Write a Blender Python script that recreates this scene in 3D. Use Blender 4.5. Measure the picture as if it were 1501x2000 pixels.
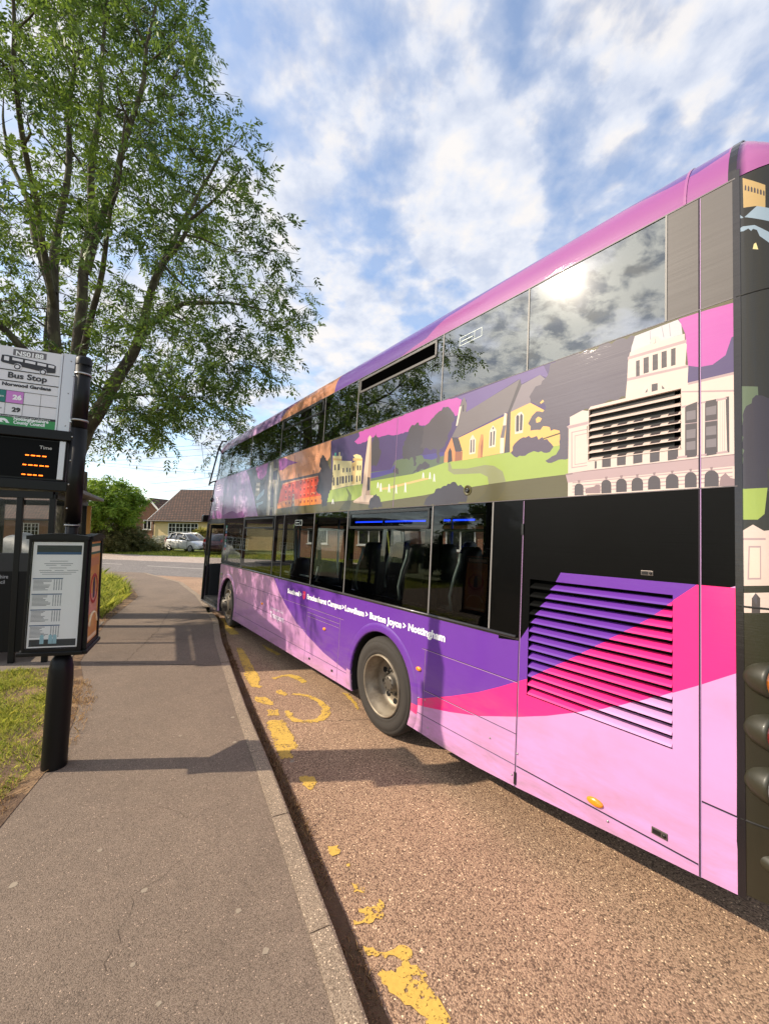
import bpy, bmesh, math, random
import numpy as np
from mathutils import Vector, Matrix
from mathutils.geometry import delaunay_2d_cdt
for o in list(bpy.data.objects): bpy.data.objects.remove(o)
sc = bpy.context.scene
col = sc.collection
# ------------------------------------------------------------------ camera, sky, sun, exposure
PITCH, ROLL, EYE, FPX = math.radians(2.673), math.radians(0.9813), 2.0755, 802.83
cd = bpy.data.cameras.new('camera'); cam = bpy.data.objects.new('camera', cd); col.objects.link(cam)
cd.sensor_fit = 'HORIZONTAL'; cd.sensor_width = 36; cd.lens = FPX/1501*36
cd.clip_start = .05; cd.clip_end = 3000
fw = Vector((0, math.cos(PITCH), math.sin(PITCH))); up = Vector((0, -math.sin(PITCH), math.cos(PITCH))); rg = Vector((1, 0, 0))
rt = rg*math.cos(ROLL)+up*math.sin(ROLL); u2 = -rg*math.sin(ROLL)+up*math.cos(ROLL)
cam.matrix_world = Matrix(((rt.x, u2.x, -fw.x, 0), (rt.y, u2.y, -fw.y, 0), (rt.z, u2.z, -fw.z, EYE), (0, 0, 0, 1)))
sc.camera = cam
SUN = Vector((-.81, -.065, .57)).normalized()     # towards the sun
world = bpy.data.worlds.new('World'); sc.world = world; world.use_nodes = True
wn = world.node_tree; wn.nodes.clear()
def N(t, typ, **kw):
    n = t.nodes.new(typ)
    for k, v in kw.items(): setattr(n, k, v)
    return n
out = N(wn, 'ShaderNodeOutputWorld'); bg = N(wn, 'ShaderNodeBackground')
sky = N(wn, 'ShaderNodeTexSky'); sky.sky_type = 'NISHITA'; sky.sun_disc = False
sky.sun_elevation = math.asin(SUN.z); sky.sun_rotation = math.atan2(SUN.x, SUN.y)
sky.air_density = 1.0; sky.dust_density = .6; sky.ozone_density = 2.2
geo = N(wn, 'ShaderNodeTexCoord'); sep = N(wn, 'ShaderNodeSeparateXYZ')
wn.links.new(geo.outputs['Generated'], sep.inputs[0])
def M_(t, op, a, b=None, c=None):
    n = N(t, 'ShaderNodeMath', operation=op)
    for i, v in enumerate((a, b, c)):
        if v is None: continue
        if isinstance(v, (int, float)): n.inputs[i].default_value = v
        else: t.links.new(v, n.inputs[i])
    return n.outputs[0]
zc = M_(wn, 'ADD', M_(wn, 'MAXIMUM', sep.outputs[2], 0.0), .16)
cx = M_(wn, 'DIVIDE', sep.outputs[0], zc); cy = M_(wn, 'DIVIDE', sep.outputs[1], zc)
cmb = N(wn, 'ShaderNodeCombineXYZ'); wn.links.new(cx, cmb.inputs[0]); wn.links.new(cy, cmb.inputs[1])
mp = N(wn, 'ShaderNodeMapping'); mp.inputs['Rotation'].default_value = (0, 0, math.radians(-6)); mp.inputs['Scale'].default_value = (1.9, 1.7, 1); mp.inputs['Location'].default_value = (9.1, 4.4, 0)
wn.links.new(cmb.outputs[0], mp.inputs[0])
def noise(t, vec, sc_, det=6, rough=.55, dist=0.):
    n = N(t, 'ShaderNodeTexNoise'); n.inputs['Scale'].default_value = sc_; n.inputs['Detail'].default_value = det
    n.inputs['Roughness'].default_value = rough; n.inputs['Distortion'].default_value = dist
    if vec is not None: t.links.new(vec, n.inputs['Vector'])
    return n.outputs[0]
def ramp(t, fac, stops):
    r = N(t, 'ShaderNodeValToRGB'); e = r.color_ramp.elements
    while len(e) > 1: e.remove(e[0])
    for i, (p, c_) in enumerate(stops):
        el = e[0] if i == 0 else e.new(p)
        el.position = p; el.color = c_ if isinstance(c_, tuple) else (c_, c_, c_, 1)
    t.links.new(fac, r.inputs[0]); return r.outputs[0]
n1 = noise(wn, mp.outputs[0], 1.5, 9, .52, .12); n2 = noise(wn, mp.outputs[0], 5.2, 7, .52, .1)
cl = M_(wn, 'ADD', M_(wn, 'MULTIPLY', n1, .66), M_(wn, 'MULTIPLY', n2, .34))
cov = ramp(wn, cl, [(.40, .18), (.455, .50), (.50, .92), (.56, 1.)])
shade = ramp(wn, noise(wn, mp.outputs[0], 4.2, 7, .55, .1), [(.36, (3.2, 3.5, 4.2, 1)), (.50, (4.2, 4.35, 4.75, 1)), (.62, (5.0, 4.8, 4.65, 1))])
dt = N(wn, 'ShaderNodeVectorMath', operation='DOT_PRODUCT'); wn.links.new(geo.outputs['Generated'], dt.inputs[0]); dt.inputs[1].default_value = SUN
nearsun = M_(wn, 'POWER', M_(wn, 'MAXIMUM', dt.outputs['Value'], 0.0), 26.0)
contrast = ramp(wn, noise(wn, mp.outputs[0], 6.5, 9, .62, .25), [(.42, 0.), (.56, 1.)])
shm = N(wn, 'ShaderNodeMix', data_type='RGBA'); wn.links.new(M_(wn, 'MULTIPLY', nearsun, contrast), shm.inputs[0]); wn.links.new(shade, shm.inputs[6]); shm.inputs[7].default_value = (13, 12.3, 11, 1)
shade2 = shm.outputs[2]
horz = ramp(wn, sep.outputs[2], [(0., 0.), (.10, .35), (.28, 1.)])
cov2 = M_(wn, 'MULTIPLY', cov, M_(wn, 'ADD', M_(wn, 'MULTIPLY', horz, .55), .4))
mixc = N(wn, 'ShaderNodeMix', data_type='RGBA')
wn.links.new(cov2, mixc.inputs[0]); skb = N(wn, 'ShaderNodeMix', data_type='RGBA', blend_type='MULTIPLY'); skb.inputs[0].default_value = 1; skb.inputs[7].default_value = (1.5, 1.45, 1.40, 1); wn.links.new(sky.outputs[0], skb.inputs[6]); wn.links.new(skb.outputs[2], mixc.inputs[6]); wn.links.new(shade2, mixc.inputs[7])
wn.links.new(mixc.outputs[2], bg.inputs[0]); bg.inputs[1].default_value = .15
wn.links.new(bg.outputs[0], out.inputs[0])
ld = bpy.data.lights.new('sun', 'SUN'); ld.energy = 4.5; ld.angle = math.radians(.55); ld.color = (1, .875, .70)
lo = bpy.data.objects.new('sun', ld); col.objects.link(lo); lo.rotation_euler = SUN.to_track_quat('Z', 'Y').to_euler()
sc.view_settings.view_transform = 'Standard'; sc.view_settings.look = 'None'
sc.view_settings.exposure = 0.46; sc.view_settings.gamma = 1
sc.cycles.max_bounces = 8; sc.cycles.transparent_max_bounces = 24; sc.cycles.glossy_bounces = 4

# ------------------------------------------------------------------ helpers
def lin(c):
    return tuple(((v/255)/12.92 if v/255 <= .04045 else ((v/255+.055)/1.055)**2.4) for v in c)+(1,)
MT = {}
def mat(name, c=(128, 128, 128), rough=.6, metal=0., coat=0., var=0., vs=3., bump=0., bs=60., c2=None, c2s=2., c2r=(.45, .6), emit=None, spec=.5, sss=0., stretch=None):
    if name in MT: return MT[name]
    m = bpy.data.materials.new(name); m.use_nodes = True; t = m.node_tree; p = t.nodes['Principled BSDF']
    p.inputs['Base Color'].default_value = lin(c); p.inputs['Roughness'].default_value = rough; p.inputs['Metallic'].default_value = metal
    p.inputs['Coat Weight'].default_value = coat; p.inputs['Coat Roughness'].default_value = .04; p.inputs['Specular IOR Level'].default_value = spec
    tc = N(t, 'ShaderNodeTexCoord'); vec = tc.outputs['Object']
    if stretch:
        mpn = N(t, 'ShaderNodeMapping'); mpn.inputs['Scale'].default_value = stretch; t.links.new(vec, mpn.inputs[0]); vec = mpn.outputs[0]
    cs = None
    if c2:
        mx = N(t, 'ShaderNodeMix', data_type='RGBA'); mx.inputs[6].default_value = lin(c); mx.inputs[7].default_value = lin(c2)
        t.links.new(ramp(t, noise(t, vec, c2s, 6, .6), [(c2r[0], 0.), (c2r[1], 1.)]), mx.inputs[0]); cs = mx.outputs[2]
    if var:
        hs = N(t, 'ShaderNodeHueSaturation')
        if cs: t.links.new(cs, hs.inputs['Color'])
        else: hs.inputs['Color'].default_value = lin(c)
        t.links.new(M_(t, 'ADD', M_(t, 'MULTIPLY', noise(t, vec, vs, 6, .65), 2*var), 1-var), hs.inputs['Value']); cs = hs.outputs[0]
    if cs: t.links.new(cs, p.inputs['Base Color'])
    if bump:
        b = N(t, 'ShaderNodeBump'); b.inputs['Strength'].default_value = bump; b.inputs['Distance'].default_value = .02
        t.links.new(noise(t, vec, bs, 4, .6), b.inputs['Height']); t.links.new(b.outputs[0], p.inputs['Normal'])
    if emit:
        p.inputs['Emission Color'].default_value = lin(c); p.inputs['Emission Strength'].default_value = emit
    MT[name] = m; return m
def nodes(m): return m.node_tree, m.node_tree.nodes['Principled BSDF']
ORG = {}
class MB:
    def __init__(s): s.v = []; s.f = []; s.m = []; s.sm = []
    def add(s, v, f, mi=0, sm=False):
        b = len(s.v); s.v += [tuple(x) for x in v]; s.f += [tuple(b+i for i in q) for q in f]
        s.m += [mi]*len(f) if isinstance(mi, int) else list(mi); s.sm += [sm]*len(f); return s
    def hexa(s, p, mi=0): return s.add(p, [(0, 3, 2, 1), (4, 5, 6, 7), (0, 1, 5, 4), (1, 2, 6, 5), (2, 3, 7, 6), (3, 0, 4, 7)], mi)
    def box(s, c, d, R=None, mi=0):
        p = [Vector((x*d[0]/2, y*d[1]/2, z*d[2]/2)) for z in (-1, 1) for x, y in ((-1, -1), (1, -1), (1, 1), (-1, 1))]
        if R is not None: p = [R @ q for q in p]
        return s.hexa([q+Vector(c) for q in p], mi)
    def tube(s, pts, r, n=10, mi=0, cap=True, sm=True):
        pts = [Vector(p) for p in pts]; rs = r if isinstance(r, (list, tuple)) else [r]*len(pts)
        V = []; prev = None
        for i, p in enumerate(pts):
            d = (pts[min(i+1, len(pts)-1)]-pts[max(i-1, 0)]); d = d.normalized() if d.length > 1e-9 else Vector((0, 0, 1))
            a = prev if prev is not None else (Vector((0, 0, 1)) if abs(d.z) < .9 else Vector((1, 0, 0)))
            x = a-d*a.dot(d)
            if x.length < 1e-6: x = d.orthogonal()
            x.normalize(); y = d.cross(x); prev = x
            V += [p+(x*math.cos(k*2*math.pi/n)+y*math.sin(k*2*math.pi/n))*rs[i] for k in range(n)]
        F = [(i*n+k, i*n+(k+1) % n, (i+1)*n+(k+1) % n, (i+1)*n+k) for i in range(len(pts)-1) for k in range(n)]
        s.add(V, F, mi, sm)
        if cap:
            b = len(s.v)-len(V); s.f += [tuple(b+k for k in reversed(range(n))), tuple(b+(len(pts)-1)*n+k for k in range(n))]; s.m += [mi, mi]; s.sm += [False, False]
        return s
    def lathe(s, org, axis, prof, n=24, mi=0, sm=True):
        # prof: (radius, distance along axis)
        ax = Vector(axis).normalized(); x = ax.orthogonal().normalized(); y = ax.cross(x); o = Vector(org)
        V = [o+ax*h+(x*math.cos(k*2*math.pi/n)+y*math.sin(k*2*math.pi/n))*r for r, h in prof for k in range(n)]
        F = [(i*n+k, i*n+(k+1) % n, (i+1)*n+(k+1) % n, (i+1)*n+k) for i in range(len(prof)-1) for k in range(n)]
        return s.add(V, F, mi, sm)
    def prism(s, poly, fn, a, b, mi=0, side=None):
        n = len(poly); V = [fn(p[0], p[1], a) for p in poly]+[fn(p[0], p[1], b) for p in poly]
        s.add(V, [tuple(range(n))[::-1], tuple(range(n, 2*n))], mi)
        s.f += [(len(s.v)-2*n+i, len(s.v)-2*n+(i+1) % n, len(s.v)-n+(i+1) % n, len(s.v)-n+i) for i in range(n)]
        s.m += [mi if side is None else side]*n; s.sm += [False]*n; return s
    def build(s, name, mats, parent=None, bevel=0., bseg=2, recalc=True):
        me = bpy.data.meshes.new(name); base = ORG[parent.name] if parent is not None else Vector((0, 0, 0))
        me.from_pydata([tuple(Vector(v)-base) for v in s.v], [], s.f)
        for m in (mats if isinstance(mats, (list, tuple)) else [mats]): me.materials.append(m)
        if len(s.m): me.polygons.foreach_set('material_index', s.m); me.polygons.foreach_set('use_smooth', s.sm)
        me.update()
        if recalc:
            b = bmesh.new(); b.from_mesh(me); bmesh.ops.recalc_face_normals(b, faces=b.faces); b.to_mesh(me); b.free()
        o = bpy.data.objects.new(name, me); col.objects.link(o)
        if parent is not None: o.parent = parent
        ORG[o.name] = base
        if bevel:
            bv = o.modifiers.new('bevel', 'BEVEL'); bv.width = bevel; bv.segments = bseg; bv.limit_method = 'ANGLE'
        return o
def thing(name, label, cat, loc=(0, 0, 0), group=None):
    o = bpy.data.objects.new(name, None); col.objects.link(o); o.location = loc; o.empty_display_size = .2
    ORG[o.name] = Vector(loc); o['label'] = label; o['category'] = cat
    if group: o['group'] = group
    return o
def tag(o, label, cat, group=None):
    o['label'] = label; o['category'] = cat
    if group: o['group'] = group
    return o
def kind(o, k): o['kind'] = k; return o
def textmesh(txt, fn, size, name, m, parent, bold=0., width=None, align='LEFT', depth=.0008, target=None):
    # fn(x, y, z) maps flat text space to world; width squeezes the text to that length
    cu = bpy.data.curves.new('t', 'FONT'); cu.body = txt; cu.size = size; cu.offset = bold*size; cu.resolution_u = 3
    to = bpy.data.objects.new('t', cu); col.objects.link(to); dg = bpy.context.evaluated_depsgraph_get()
    me = bpy.data.meshes.new_from_object(to.evaluated_get(dg)); vs = [v.co.copy() for v in me.vertices]; fs = [tuple(p.vertices) for p in me.polygons]
    bpy.data.objects.remove(to); bpy.data.curves.remove(cu); bpy.data.meshes.remove(me)
    x0 = min(v.x for v in vs); x1 = max(v.x for v in vs); k = width/(x1-x0) if width else 1.
    sh = (x1-x0)*k; off = {'LEFT': 0, 'CENTER': -sh/2, 'RIGHT': -sh}[align]
    V = [fn((v.x-x0)*k+off, v.y, depth) for v in vs]
    if target is not None: target.add(V, fs); return None
    return MB().add(V, fs).build(name, m, parent, recalc=False)
def inside(p, poly):
    x, y = p; c = False; n = len(poly); j = n-1
    for i in range(n):
        xi, yi = poly[i]; xj, yj = poly[j]
        if (yi > y) != (yj > y) and x < (xj-xi)*(y-yi)/(yj-yi)+xi: c = not c
        j = i
    return c
def planar(outline, holes, layers, default, fn, off=0.):
    """flat sheet bounded by outline, minus holes, cut along the edges of every layer; each piece takes the topmost layer's colour"""
    xs = [p[0] for p in outline]; ys = [p[1] for p in outline]; bx = (min(xs), max(xs), min(ys), max(ys))
    L = []
    for nm, pl in layers:
        if max(p[0] for p in pl) < bx[0] or min(p[0] for p in pl) > bx[1] or max(p[1] for p in pl) < bx[2] or min(p[1] for p in pl) > bx[3]: continue
        L.append((nm, pl))
    V = []; Ed = []
    for pl in [outline]+holes+[q for _, q in L]:
        b = len(V); V += [Vector(p) for p in pl]; Ed += [(b+i, b+(i+1) % len(pl)) for i in range(len(pl))]
    r = delaunay_2d_cdt(V, Ed, [], 0, 1e-5, False)
    vs, fs = r[0], r[2]; names = [default]; out_f = []; mi = []
    for f in fs:
        c = sum((vs[i] for i in f), Vector((0, 0)))/len(f)
        if not inside(c, outline) or any(inside(c, h) for h in holes): continue
        nm = default
        for n_, pl in reversed(L):
            if inside(c, pl): nm = n_; break
        if nm not in names: names.append(nm)
        out_f.append(tuple(f)); mi.append(names.index(nm))
    mb = MB(); mb.add([fn(v.x, v.y, off) for v in vs], out_f, mi); return mb, names
def rect(a, b, c, d): return [(a, c), (b, c), (b, d), (a, d)]
UP=[
('lavender',[(7.734,2.350),(7.559,3.394),(4.314,3.348),(3.752,3.341),(4.031,2.331)]),
('lilac',[(6.373,2.345),(6.360,2.777),(6.294,3.041),(6.193,3.299),(4.770,3.297),(4.660,3.071),(4.404,2.769),(4.224,2.538),(4.031,2.331)]),
('lilac_light',[(6.161,2.361),(6.226,2.933),(6.061,3.205),(5.852,3.185),(5.873,2.908),(5.848,2.590),(5.713,2.351)]),
('lilac_light',[(5.454,2.346),(5.508,2.767),(5.446,3.223),(5.207,3.236),(5.197,2.972),(4.999,2.663),(5.088,2.338)]),
('lilac_light',[(4.640,2.345),(4.790,2.724),(5.058,3.109),(4.836,3.124),(4.527,2.743),(4.262,2.489),(4.129,2.342)]),
('plum_pale',[(7.404,2.556),(7.374,2.557),(7.343,2.557),(7.313,2.551),(7.283,2.552),(7.253,2.551),(7.223,2.545),(7.193,2.536),(7.163,2.536),(7.132,2.534),(7.102,2.539),(7.072,2.533),(7.041,2.534),(7.011,2.533),(6.981,2.532),(6.951,2.528),(6.921,2.518),(6.891,2.517),(6.860,2.515),(6.830,2.513),(6.799,2.518),(6.769,2.513),(6.740,2.505),(6.713,2.492),(6.685,2.481),(6.657,2.470),(6.628,2.460),(6.597,2.460),(6.570,2.444),(6.542,2.434),(6.513,2.426),(6.483,2.421),(6.455,2.408),(6.427,2.398),(6.397,2.408),(6.364,2.403),(6.333,2.409),(6.303,2.418),(6.272,2.427),(6.240,2.425),(6.210,2.434),(6.178,2.436),(6.147,2.441),(6.117,2.451),(6.086,2.453),(6.055,2.456),(6.024,2.456),(5.993,2.461),(5.963,2.466),(5.932,2.467),(5.901,2.463),(5.870,2.474),(5.839,2.476),(5.808,2.472),(5.778,2.478),(5.746,2.477),(5.716,2.480),(5.685,2.482),(5.654,2.478),(5.625,2.465),(5.593,2.469),(5.563,2.460),(5.532,2.457),(5.502,2.446),(5.471,2.444),(5.441,2.438),(5.411,2.427),(5.380,2.426),(5.350,2.418),(5.318,2.422),(5.286,2.421),(5.256,2.434),(5.224,2.439),(5.193,2.440),(5.161,2.438),(5.129,2.443),(5.098,2.451),(5.067,2.454),(5.035,2.460),(5.004,2.459),(4.976,2.447),(4.946,2.438),(4.922,2.418),(4.895,2.402),(4.868,2.389),(4.839,2.378),(4.810,2.367),(4.824,2.314),(4.854,2.320),(4.884,2.309),(4.914,2.313),(4.944,2.321),(4.974,2.319),(5.004,2.315),(5.034,2.322),(5.064,2.318),(5.094,2.321),(5.124,2.315),(5.154,2.314),(5.184,2.318),(5.214,2.314),(5.244,2.317),(5.274,2.325),(5.304,2.318),(5.334,2.314),(5.364,2.315),(5.394,2.317),(5.424,2.324),(5.454,2.320),(5.484,2.319),(5.514,2.317),(5.544,2.328),(5.574,2.322),(5.604,2.319),(5.634,2.318),(5.664,2.318),(5.694,2.320),(5.724,2.326),(5.754,2.320),(5.784,2.319),(5.814,2.325),(5.844,2.323),(5.874,2.332),(5.904,2.322),(5.934,2.327),(5.964,2.330),(5.994,2.326),(6.024,2.334),(6.054,2.328),(6.084,2.325),(6.114,2.328),(6.144,2.324),(6.174,2.328),(6.204,2.327),(6.234,2.335),(6.264,2.334),(6.294,2.331),(6.324,2.325),(6.354,2.329),(6.384,2.329),(6.414,2.329),(6.444,2.329),(6.474,2.337),(6.504,2.329),(6.534,2.328),(6.564,2.339),(6.594,2.335),(6.624,2.340),(6.654,2.334),(6.684,2.340),(6.714,2.337),(6.744,2.339),(6.774,2.339),(6.804,2.336),(6.834,2.332),(6.864,2.334),(6.894,2.342),(6.924,2.343),(6.954,2.343),(6.984,2.337),(7.014,2.341),(7.044,2.343),(7.074,2.341),(7.104,2.344),(7.134,2.341),(7.164,2.342),(7.194,2.343),(7.224,2.339),(7.254,2.347),(7.284,2.347),(7.314,2.337),(7.344,2.348),(7.374,2.343),(7.373,2.374),(7.381,2.404),(7.393,2.434),(7.387,2.465),(7.400,2.495),(7.394,2.526)]),
('slate',[(4.931,3.280),(4.302,3.295),(3.703,3.319),(3.206,3.314),(3.106,2.802),(3.158,2.281),(4.043,2.323),(4.404,2.769),(4.724,3.113)]),
('magenta_soft',[(4.371,3.268),(4.340,3.268),(4.309,3.276),(4.278,3.277),(4.247,3.273),(4.216,3.275),(4.185,3.274),(4.154,3.273),(4.123,3.283),(4.092,3.288),(4.061,3.278),(4.030,3.290),(3.999,3.281),(3.968,3.292),(3.937,3.285),(3.906,3.287),(3.875,3.292),(3.844,3.287),(3.812,3.290),(3.781,3.285),(3.749,3.293),(3.718,3.288),(3.730,3.260),(3.735,3.229),(3.751,3.202),(3.759,3.173),(3.766,3.143),(3.776,3.114),(3.785,3.085),(3.813,3.068),(3.843,3.057),(3.876,3.053),(3.906,3.040),(3.937,3.033),(3.966,3.020),(3.996,3.007),(4.031,3.012),(4.064,3.023),(4.097,3.037),(4.131,3.043),(4.166,3.046),(4.199,3.061),(4.217,3.089),(4.239,3.115),(4.267,3.135),(4.284,3.165),(4.307,3.189),(4.325,3.219),(4.351,3.241)]),
('tan',[(4.279,2.983),(4.071,2.964),(4.047,2.712),(4.304,2.729)]),
('stone',[(4.265,2.965),(4.077,2.948),(4.077,2.906),(4.265,2.922)]),
('stone',[(4.262,2.871),(4.075,2.856),(4.075,2.814),(4.267,2.828)]),
('iceblue',[(4.223,2.639),(4.121,2.725),(3.826,2.820),(3.820,2.730),(4.100,2.632)]),
('iceblue',[(4.207,2.571),(3.837,2.601),(3.849,2.553),(4.077,2.531),(4.112,2.474),(4.164,2.535)]),
('stone_dim',[(3.618,2.314),(3.651,2.974),(3.629,3.277),(3.475,3.288),(3.423,3.156),(3.217,3.131),(3.162,2.928),(3.144,2.310)]),
('slate',[(3.481,2.770),(3.425,2.844),(3.334,2.759),(3.307,2.466),(3.490,2.474)]),
('slate',[(3.444,3.096),(3.237,3.111),(3.217,2.933),(3.435,2.954)]),
('stone',[(3.619,3.227),(3.555,3.227),(3.452,2.333),(3.556,2.328)]),
('stone',[(3.290,2.940),(3.229,2.934),(3.193,2.356),(3.251,2.350)]),
('slate',[(3.449,2.418),(3.373,2.454),(3.307,2.329),(3.471,2.326)]),
('peach',[(3.220,3.285),(2.454,3.300),(1.380,3.301),(1.398,3.073),(1.676,2.861),(2.544,2.869),(3.043,2.871),(3.200,3.084)]),
('plum',[(3.222,3.293),(2.971,3.278),(2.741,3.205),(2.431,3.129),(2.798,3.125),(3.007,3.077),(3.182,3.089)]),
('slate',[(3.067,2.896),(2.616,2.892),(1.680,2.889),(1.643,2.820),(2.539,2.840),(3.032,2.811)]),
('brick',[(2.979,2.829),(2.506,2.844),(1.686,2.837),(1.627,2.620),(1.536,2.527),(2.893,2.478),(3.130,2.437),(3.049,2.708)]),
('amber',[(3.147,2.520),(2.907,2.552),(1.540,2.558),(1.540,2.436),(2.520,2.448),(3.109,2.428)]),
('brick_light',[(2.964,2.849),(2.509,2.858),(1.687,2.847),(1.685,2.832),(2.505,2.837),(2.959,2.822)]),
('stone_dim',[(2.555,2.645),(2.477,2.640),(2.430,2.447),(2.544,2.449)]),
('brick_light',[(1.912,2.602),(1.845,2.623),(1.760,2.610),(1.771,2.592),(1.842,2.607),(1.896,2.588)]),
('mast',[(1.881,2.947),(1.858,2.944),(1.855,2.893),(1.875,2.895)]),
('mast',[(2.387,2.950),(2.368,2.948),(2.360,2.885),(2.380,2.887)]),
('mast',[(1.950,2.773),(1.933,2.771),(1.892,2.434),(1.906,2.434)]),
('maroon',[(2.864,2.804),(2.817,2.803),(2.809,2.762),(2.856,2.763)]),
('brick_light',[(2.876,2.810),(2.807,2.808),(2.805,2.801),(2.874,2.802)]),
('maroon',[(2.714,2.805),(2.669,2.804),(2.662,2.764),(2.707,2.765)]),
('brick_light',[(2.726,2.811),(2.659,2.809),(2.658,2.802),(2.724,2.803)]),
('maroon',[(2.570,2.807),(2.526,2.806),(2.519,2.766),(2.563,2.767)]),
('brick_light',[(2.581,2.812),(2.517,2.810),(2.516,2.803),(2.580,2.805)]),
('maroon',[(2.297,2.809),(2.256,2.808),(2.249,2.770),(2.290,2.770)]),
('brick_light',[(2.307,2.814),(2.247,2.813),(2.246,2.806),(2.306,2.807)]),
('maroon',[(2.167,2.810),(2.127,2.809),(2.121,2.771),(2.160,2.772)]),
('brick_light',[(2.177,2.815),(2.119,2.814),(2.118,2.807),(2.175,2.808)]),
('maroon',[(2.041,2.811),(2.003,2.810),(1.997,2.773),(2.035,2.774)]),
('brick_light',[(2.051,2.816),(1.995,2.815),(1.994,2.808),(2.050,2.809)]),
('maroon',[(1.919,2.812),(1.882,2.811),(1.877,2.775),(1.914,2.775)]),
('brick_light',[(1.929,2.817),(1.875,2.816),(1.874,2.809),(1.928,2.810)]),
('maroon',[(1.802,2.813),(1.766,2.812),(1.760,2.776),(1.796,2.777)]),
('brick_light',[(1.811,2.818),(1.758,2.817),(1.757,2.810),(1.810,2.811)]),
('maroon',[(2.847,2.712),(2.800,2.712),(2.792,2.671),(2.839,2.671)]),
('brick_light',[(2.858,2.718),(2.790,2.717),(2.789,2.710),(2.857,2.710)]),
('maroon',[(2.697,2.713),(2.652,2.712),(2.645,2.672),(2.690,2.672)]),
('brick_light',[(2.709,2.718),(2.643,2.717),(2.641,2.710),(2.708,2.711)]),
('maroon',[(2.554,2.713),(2.510,2.712),(2.503,2.673),(2.546,2.673)]),
('brick_light',[(2.565,2.718),(2.501,2.717),(2.500,2.710),(2.563,2.711)]),
('maroon',[(2.280,2.713),(2.240,2.713),(2.233,2.674),(2.274,2.675)]),
('brick_light',[(2.291,2.718),(2.231,2.717),(2.230,2.711),(2.290,2.711)]),
('maroon',[(2.151,2.713),(2.111,2.713),(2.105,2.675),(2.145,2.676)]),
('brick_light',[(2.161,2.718),(2.103,2.717),(2.102,2.711),(2.160,2.711)]),
('maroon',[(2.025,2.713),(1.987,2.713),(1.981,2.676),(2.019,2.676)]),
('brick_light',[(2.035,2.718),(1.979,2.718),(1.978,2.711),(2.034,2.712)]),
('maroon',[(1.904,2.714),(1.867,2.713),(1.862,2.677),(1.898,2.677)]),
('brick_light',[(1.913,2.718),(1.859,2.718),(1.858,2.711),(1.912,2.712)]),
('maroon',[(1.787,2.714),(1.751,2.713),(1.745,2.678),(1.781,2.678)]),
('brick_light',[(1.796,2.718),(1.743,2.718),(1.742,2.711),(1.795,2.712)]),
('maroon',[(2.829,2.621),(2.783,2.621),(2.775,2.581),(2.822,2.580)]),
('brick_light',[(2.841,2.627),(2.773,2.627),(2.772,2.619),(2.840,2.619)]),
('maroon',[(2.681,2.621),(2.636,2.621),(2.628,2.581),(2.673,2.580)]),
('brick_light',[(2.692,2.626),(2.626,2.626),(2.625,2.618),(2.691,2.618)]),
('maroon',[(2.537,2.620),(2.494,2.620),(2.487,2.580),(2.530,2.580)]),
('brick_light',[(2.548,2.625),(2.485,2.625),(2.483,2.618),(2.547,2.617)]),
('maroon',[(2.264,2.618),(2.224,2.618),(2.218,2.580),(2.258,2.580)]),
('brick_light',[(2.275,2.623),(2.215,2.623),(2.214,2.616),(2.273,2.616)]),
('maroon',[(2.135,2.617),(2.096,2.617),(2.090,2.580),(2.129,2.580)]),
('brick_light',[(2.145,2.622),(2.088,2.622),(2.087,2.615),(2.144,2.615)]),
('maroon',[(2.010,2.616),(1.972,2.616),(1.966,2.580),(2.004,2.580)]),
('brick_light',[(2.019,2.621),(1.964,2.621),(1.963,2.615),(2.018,2.614)]),
('maroon',[(1.889,2.616),(1.852,2.616),(1.847,2.580),(1.883,2.579)]),
('brick_light',[(1.898,2.620),(1.844,2.620),(1.843,2.614),(1.897,2.614)]),
('maroon',[(1.772,2.615),(1.736,2.615),(1.731,2.579),(1.766,2.579)]),
('brick_light',[(1.780,2.619),(1.729,2.619),(1.728,2.613),(1.780,2.613)]),
('maroon',[(2.813,2.531),(2.766,2.531),(2.759,2.491),(2.805,2.490)]),
('brick_light',[(2.824,2.536),(2.756,2.537),(2.755,2.529),(2.823,2.529)]),
('maroon',[(2.664,2.529),(2.619,2.529),(2.612,2.490),(2.657,2.489)]),
('brick_light',[(2.675,2.534),(2.610,2.535),(2.609,2.527),(2.674,2.527)]),
('maroon',[(2.521,2.527),(2.477,2.528),(2.471,2.488),(2.514,2.488)]),
('brick_light',[(2.531,2.532),(2.468,2.533),(2.467,2.526),(2.530,2.525)]),
('maroon',[(2.249,2.523),(2.208,2.524),(2.202,2.486),(2.242,2.485)]),
('brick_light',[(2.259,2.528),(2.200,2.529),(2.199,2.522),(2.258,2.521)]),
('maroon',[(2.119,2.522),(2.080,2.522),(2.074,2.485),(2.113,2.484)]),
('brick_light',[(2.129,2.526),(2.072,2.527),(2.071,2.520),(2.128,2.520)]),
('maroon',[(1.994,2.520),(1.957,2.520),(1.951,2.484),(1.989,2.483)]),
('brick_light',[(2.004,2.524),(1.949,2.525),(1.948,2.519),(2.003,2.518)]),
('maroon',[(1.874,2.518),(1.837,2.519),(1.832,2.483),(1.868,2.482)]),
('brick_light',[(1.883,2.523),(1.830,2.524),(1.829,2.517),(1.882,2.516)]),
('maroon',[(1.757,2.517),(1.721,2.517),(1.716,2.482),(1.751,2.481)]),
('brick_light',[(1.766,2.521),(1.714,2.522),(1.713,2.516),(1.765,2.515)]),
('maroon',[(1.875,3.100),(1.854,3.107),(1.861,3.098),(1.848,3.088)]),
('maroon',[(1.915,3.100),(1.894,3.108),(1.901,3.098),(1.888,3.089)]),
('maroon',[(2.134,3.052),(2.111,3.060),(2.119,3.050),(2.105,3.040)]),
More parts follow.
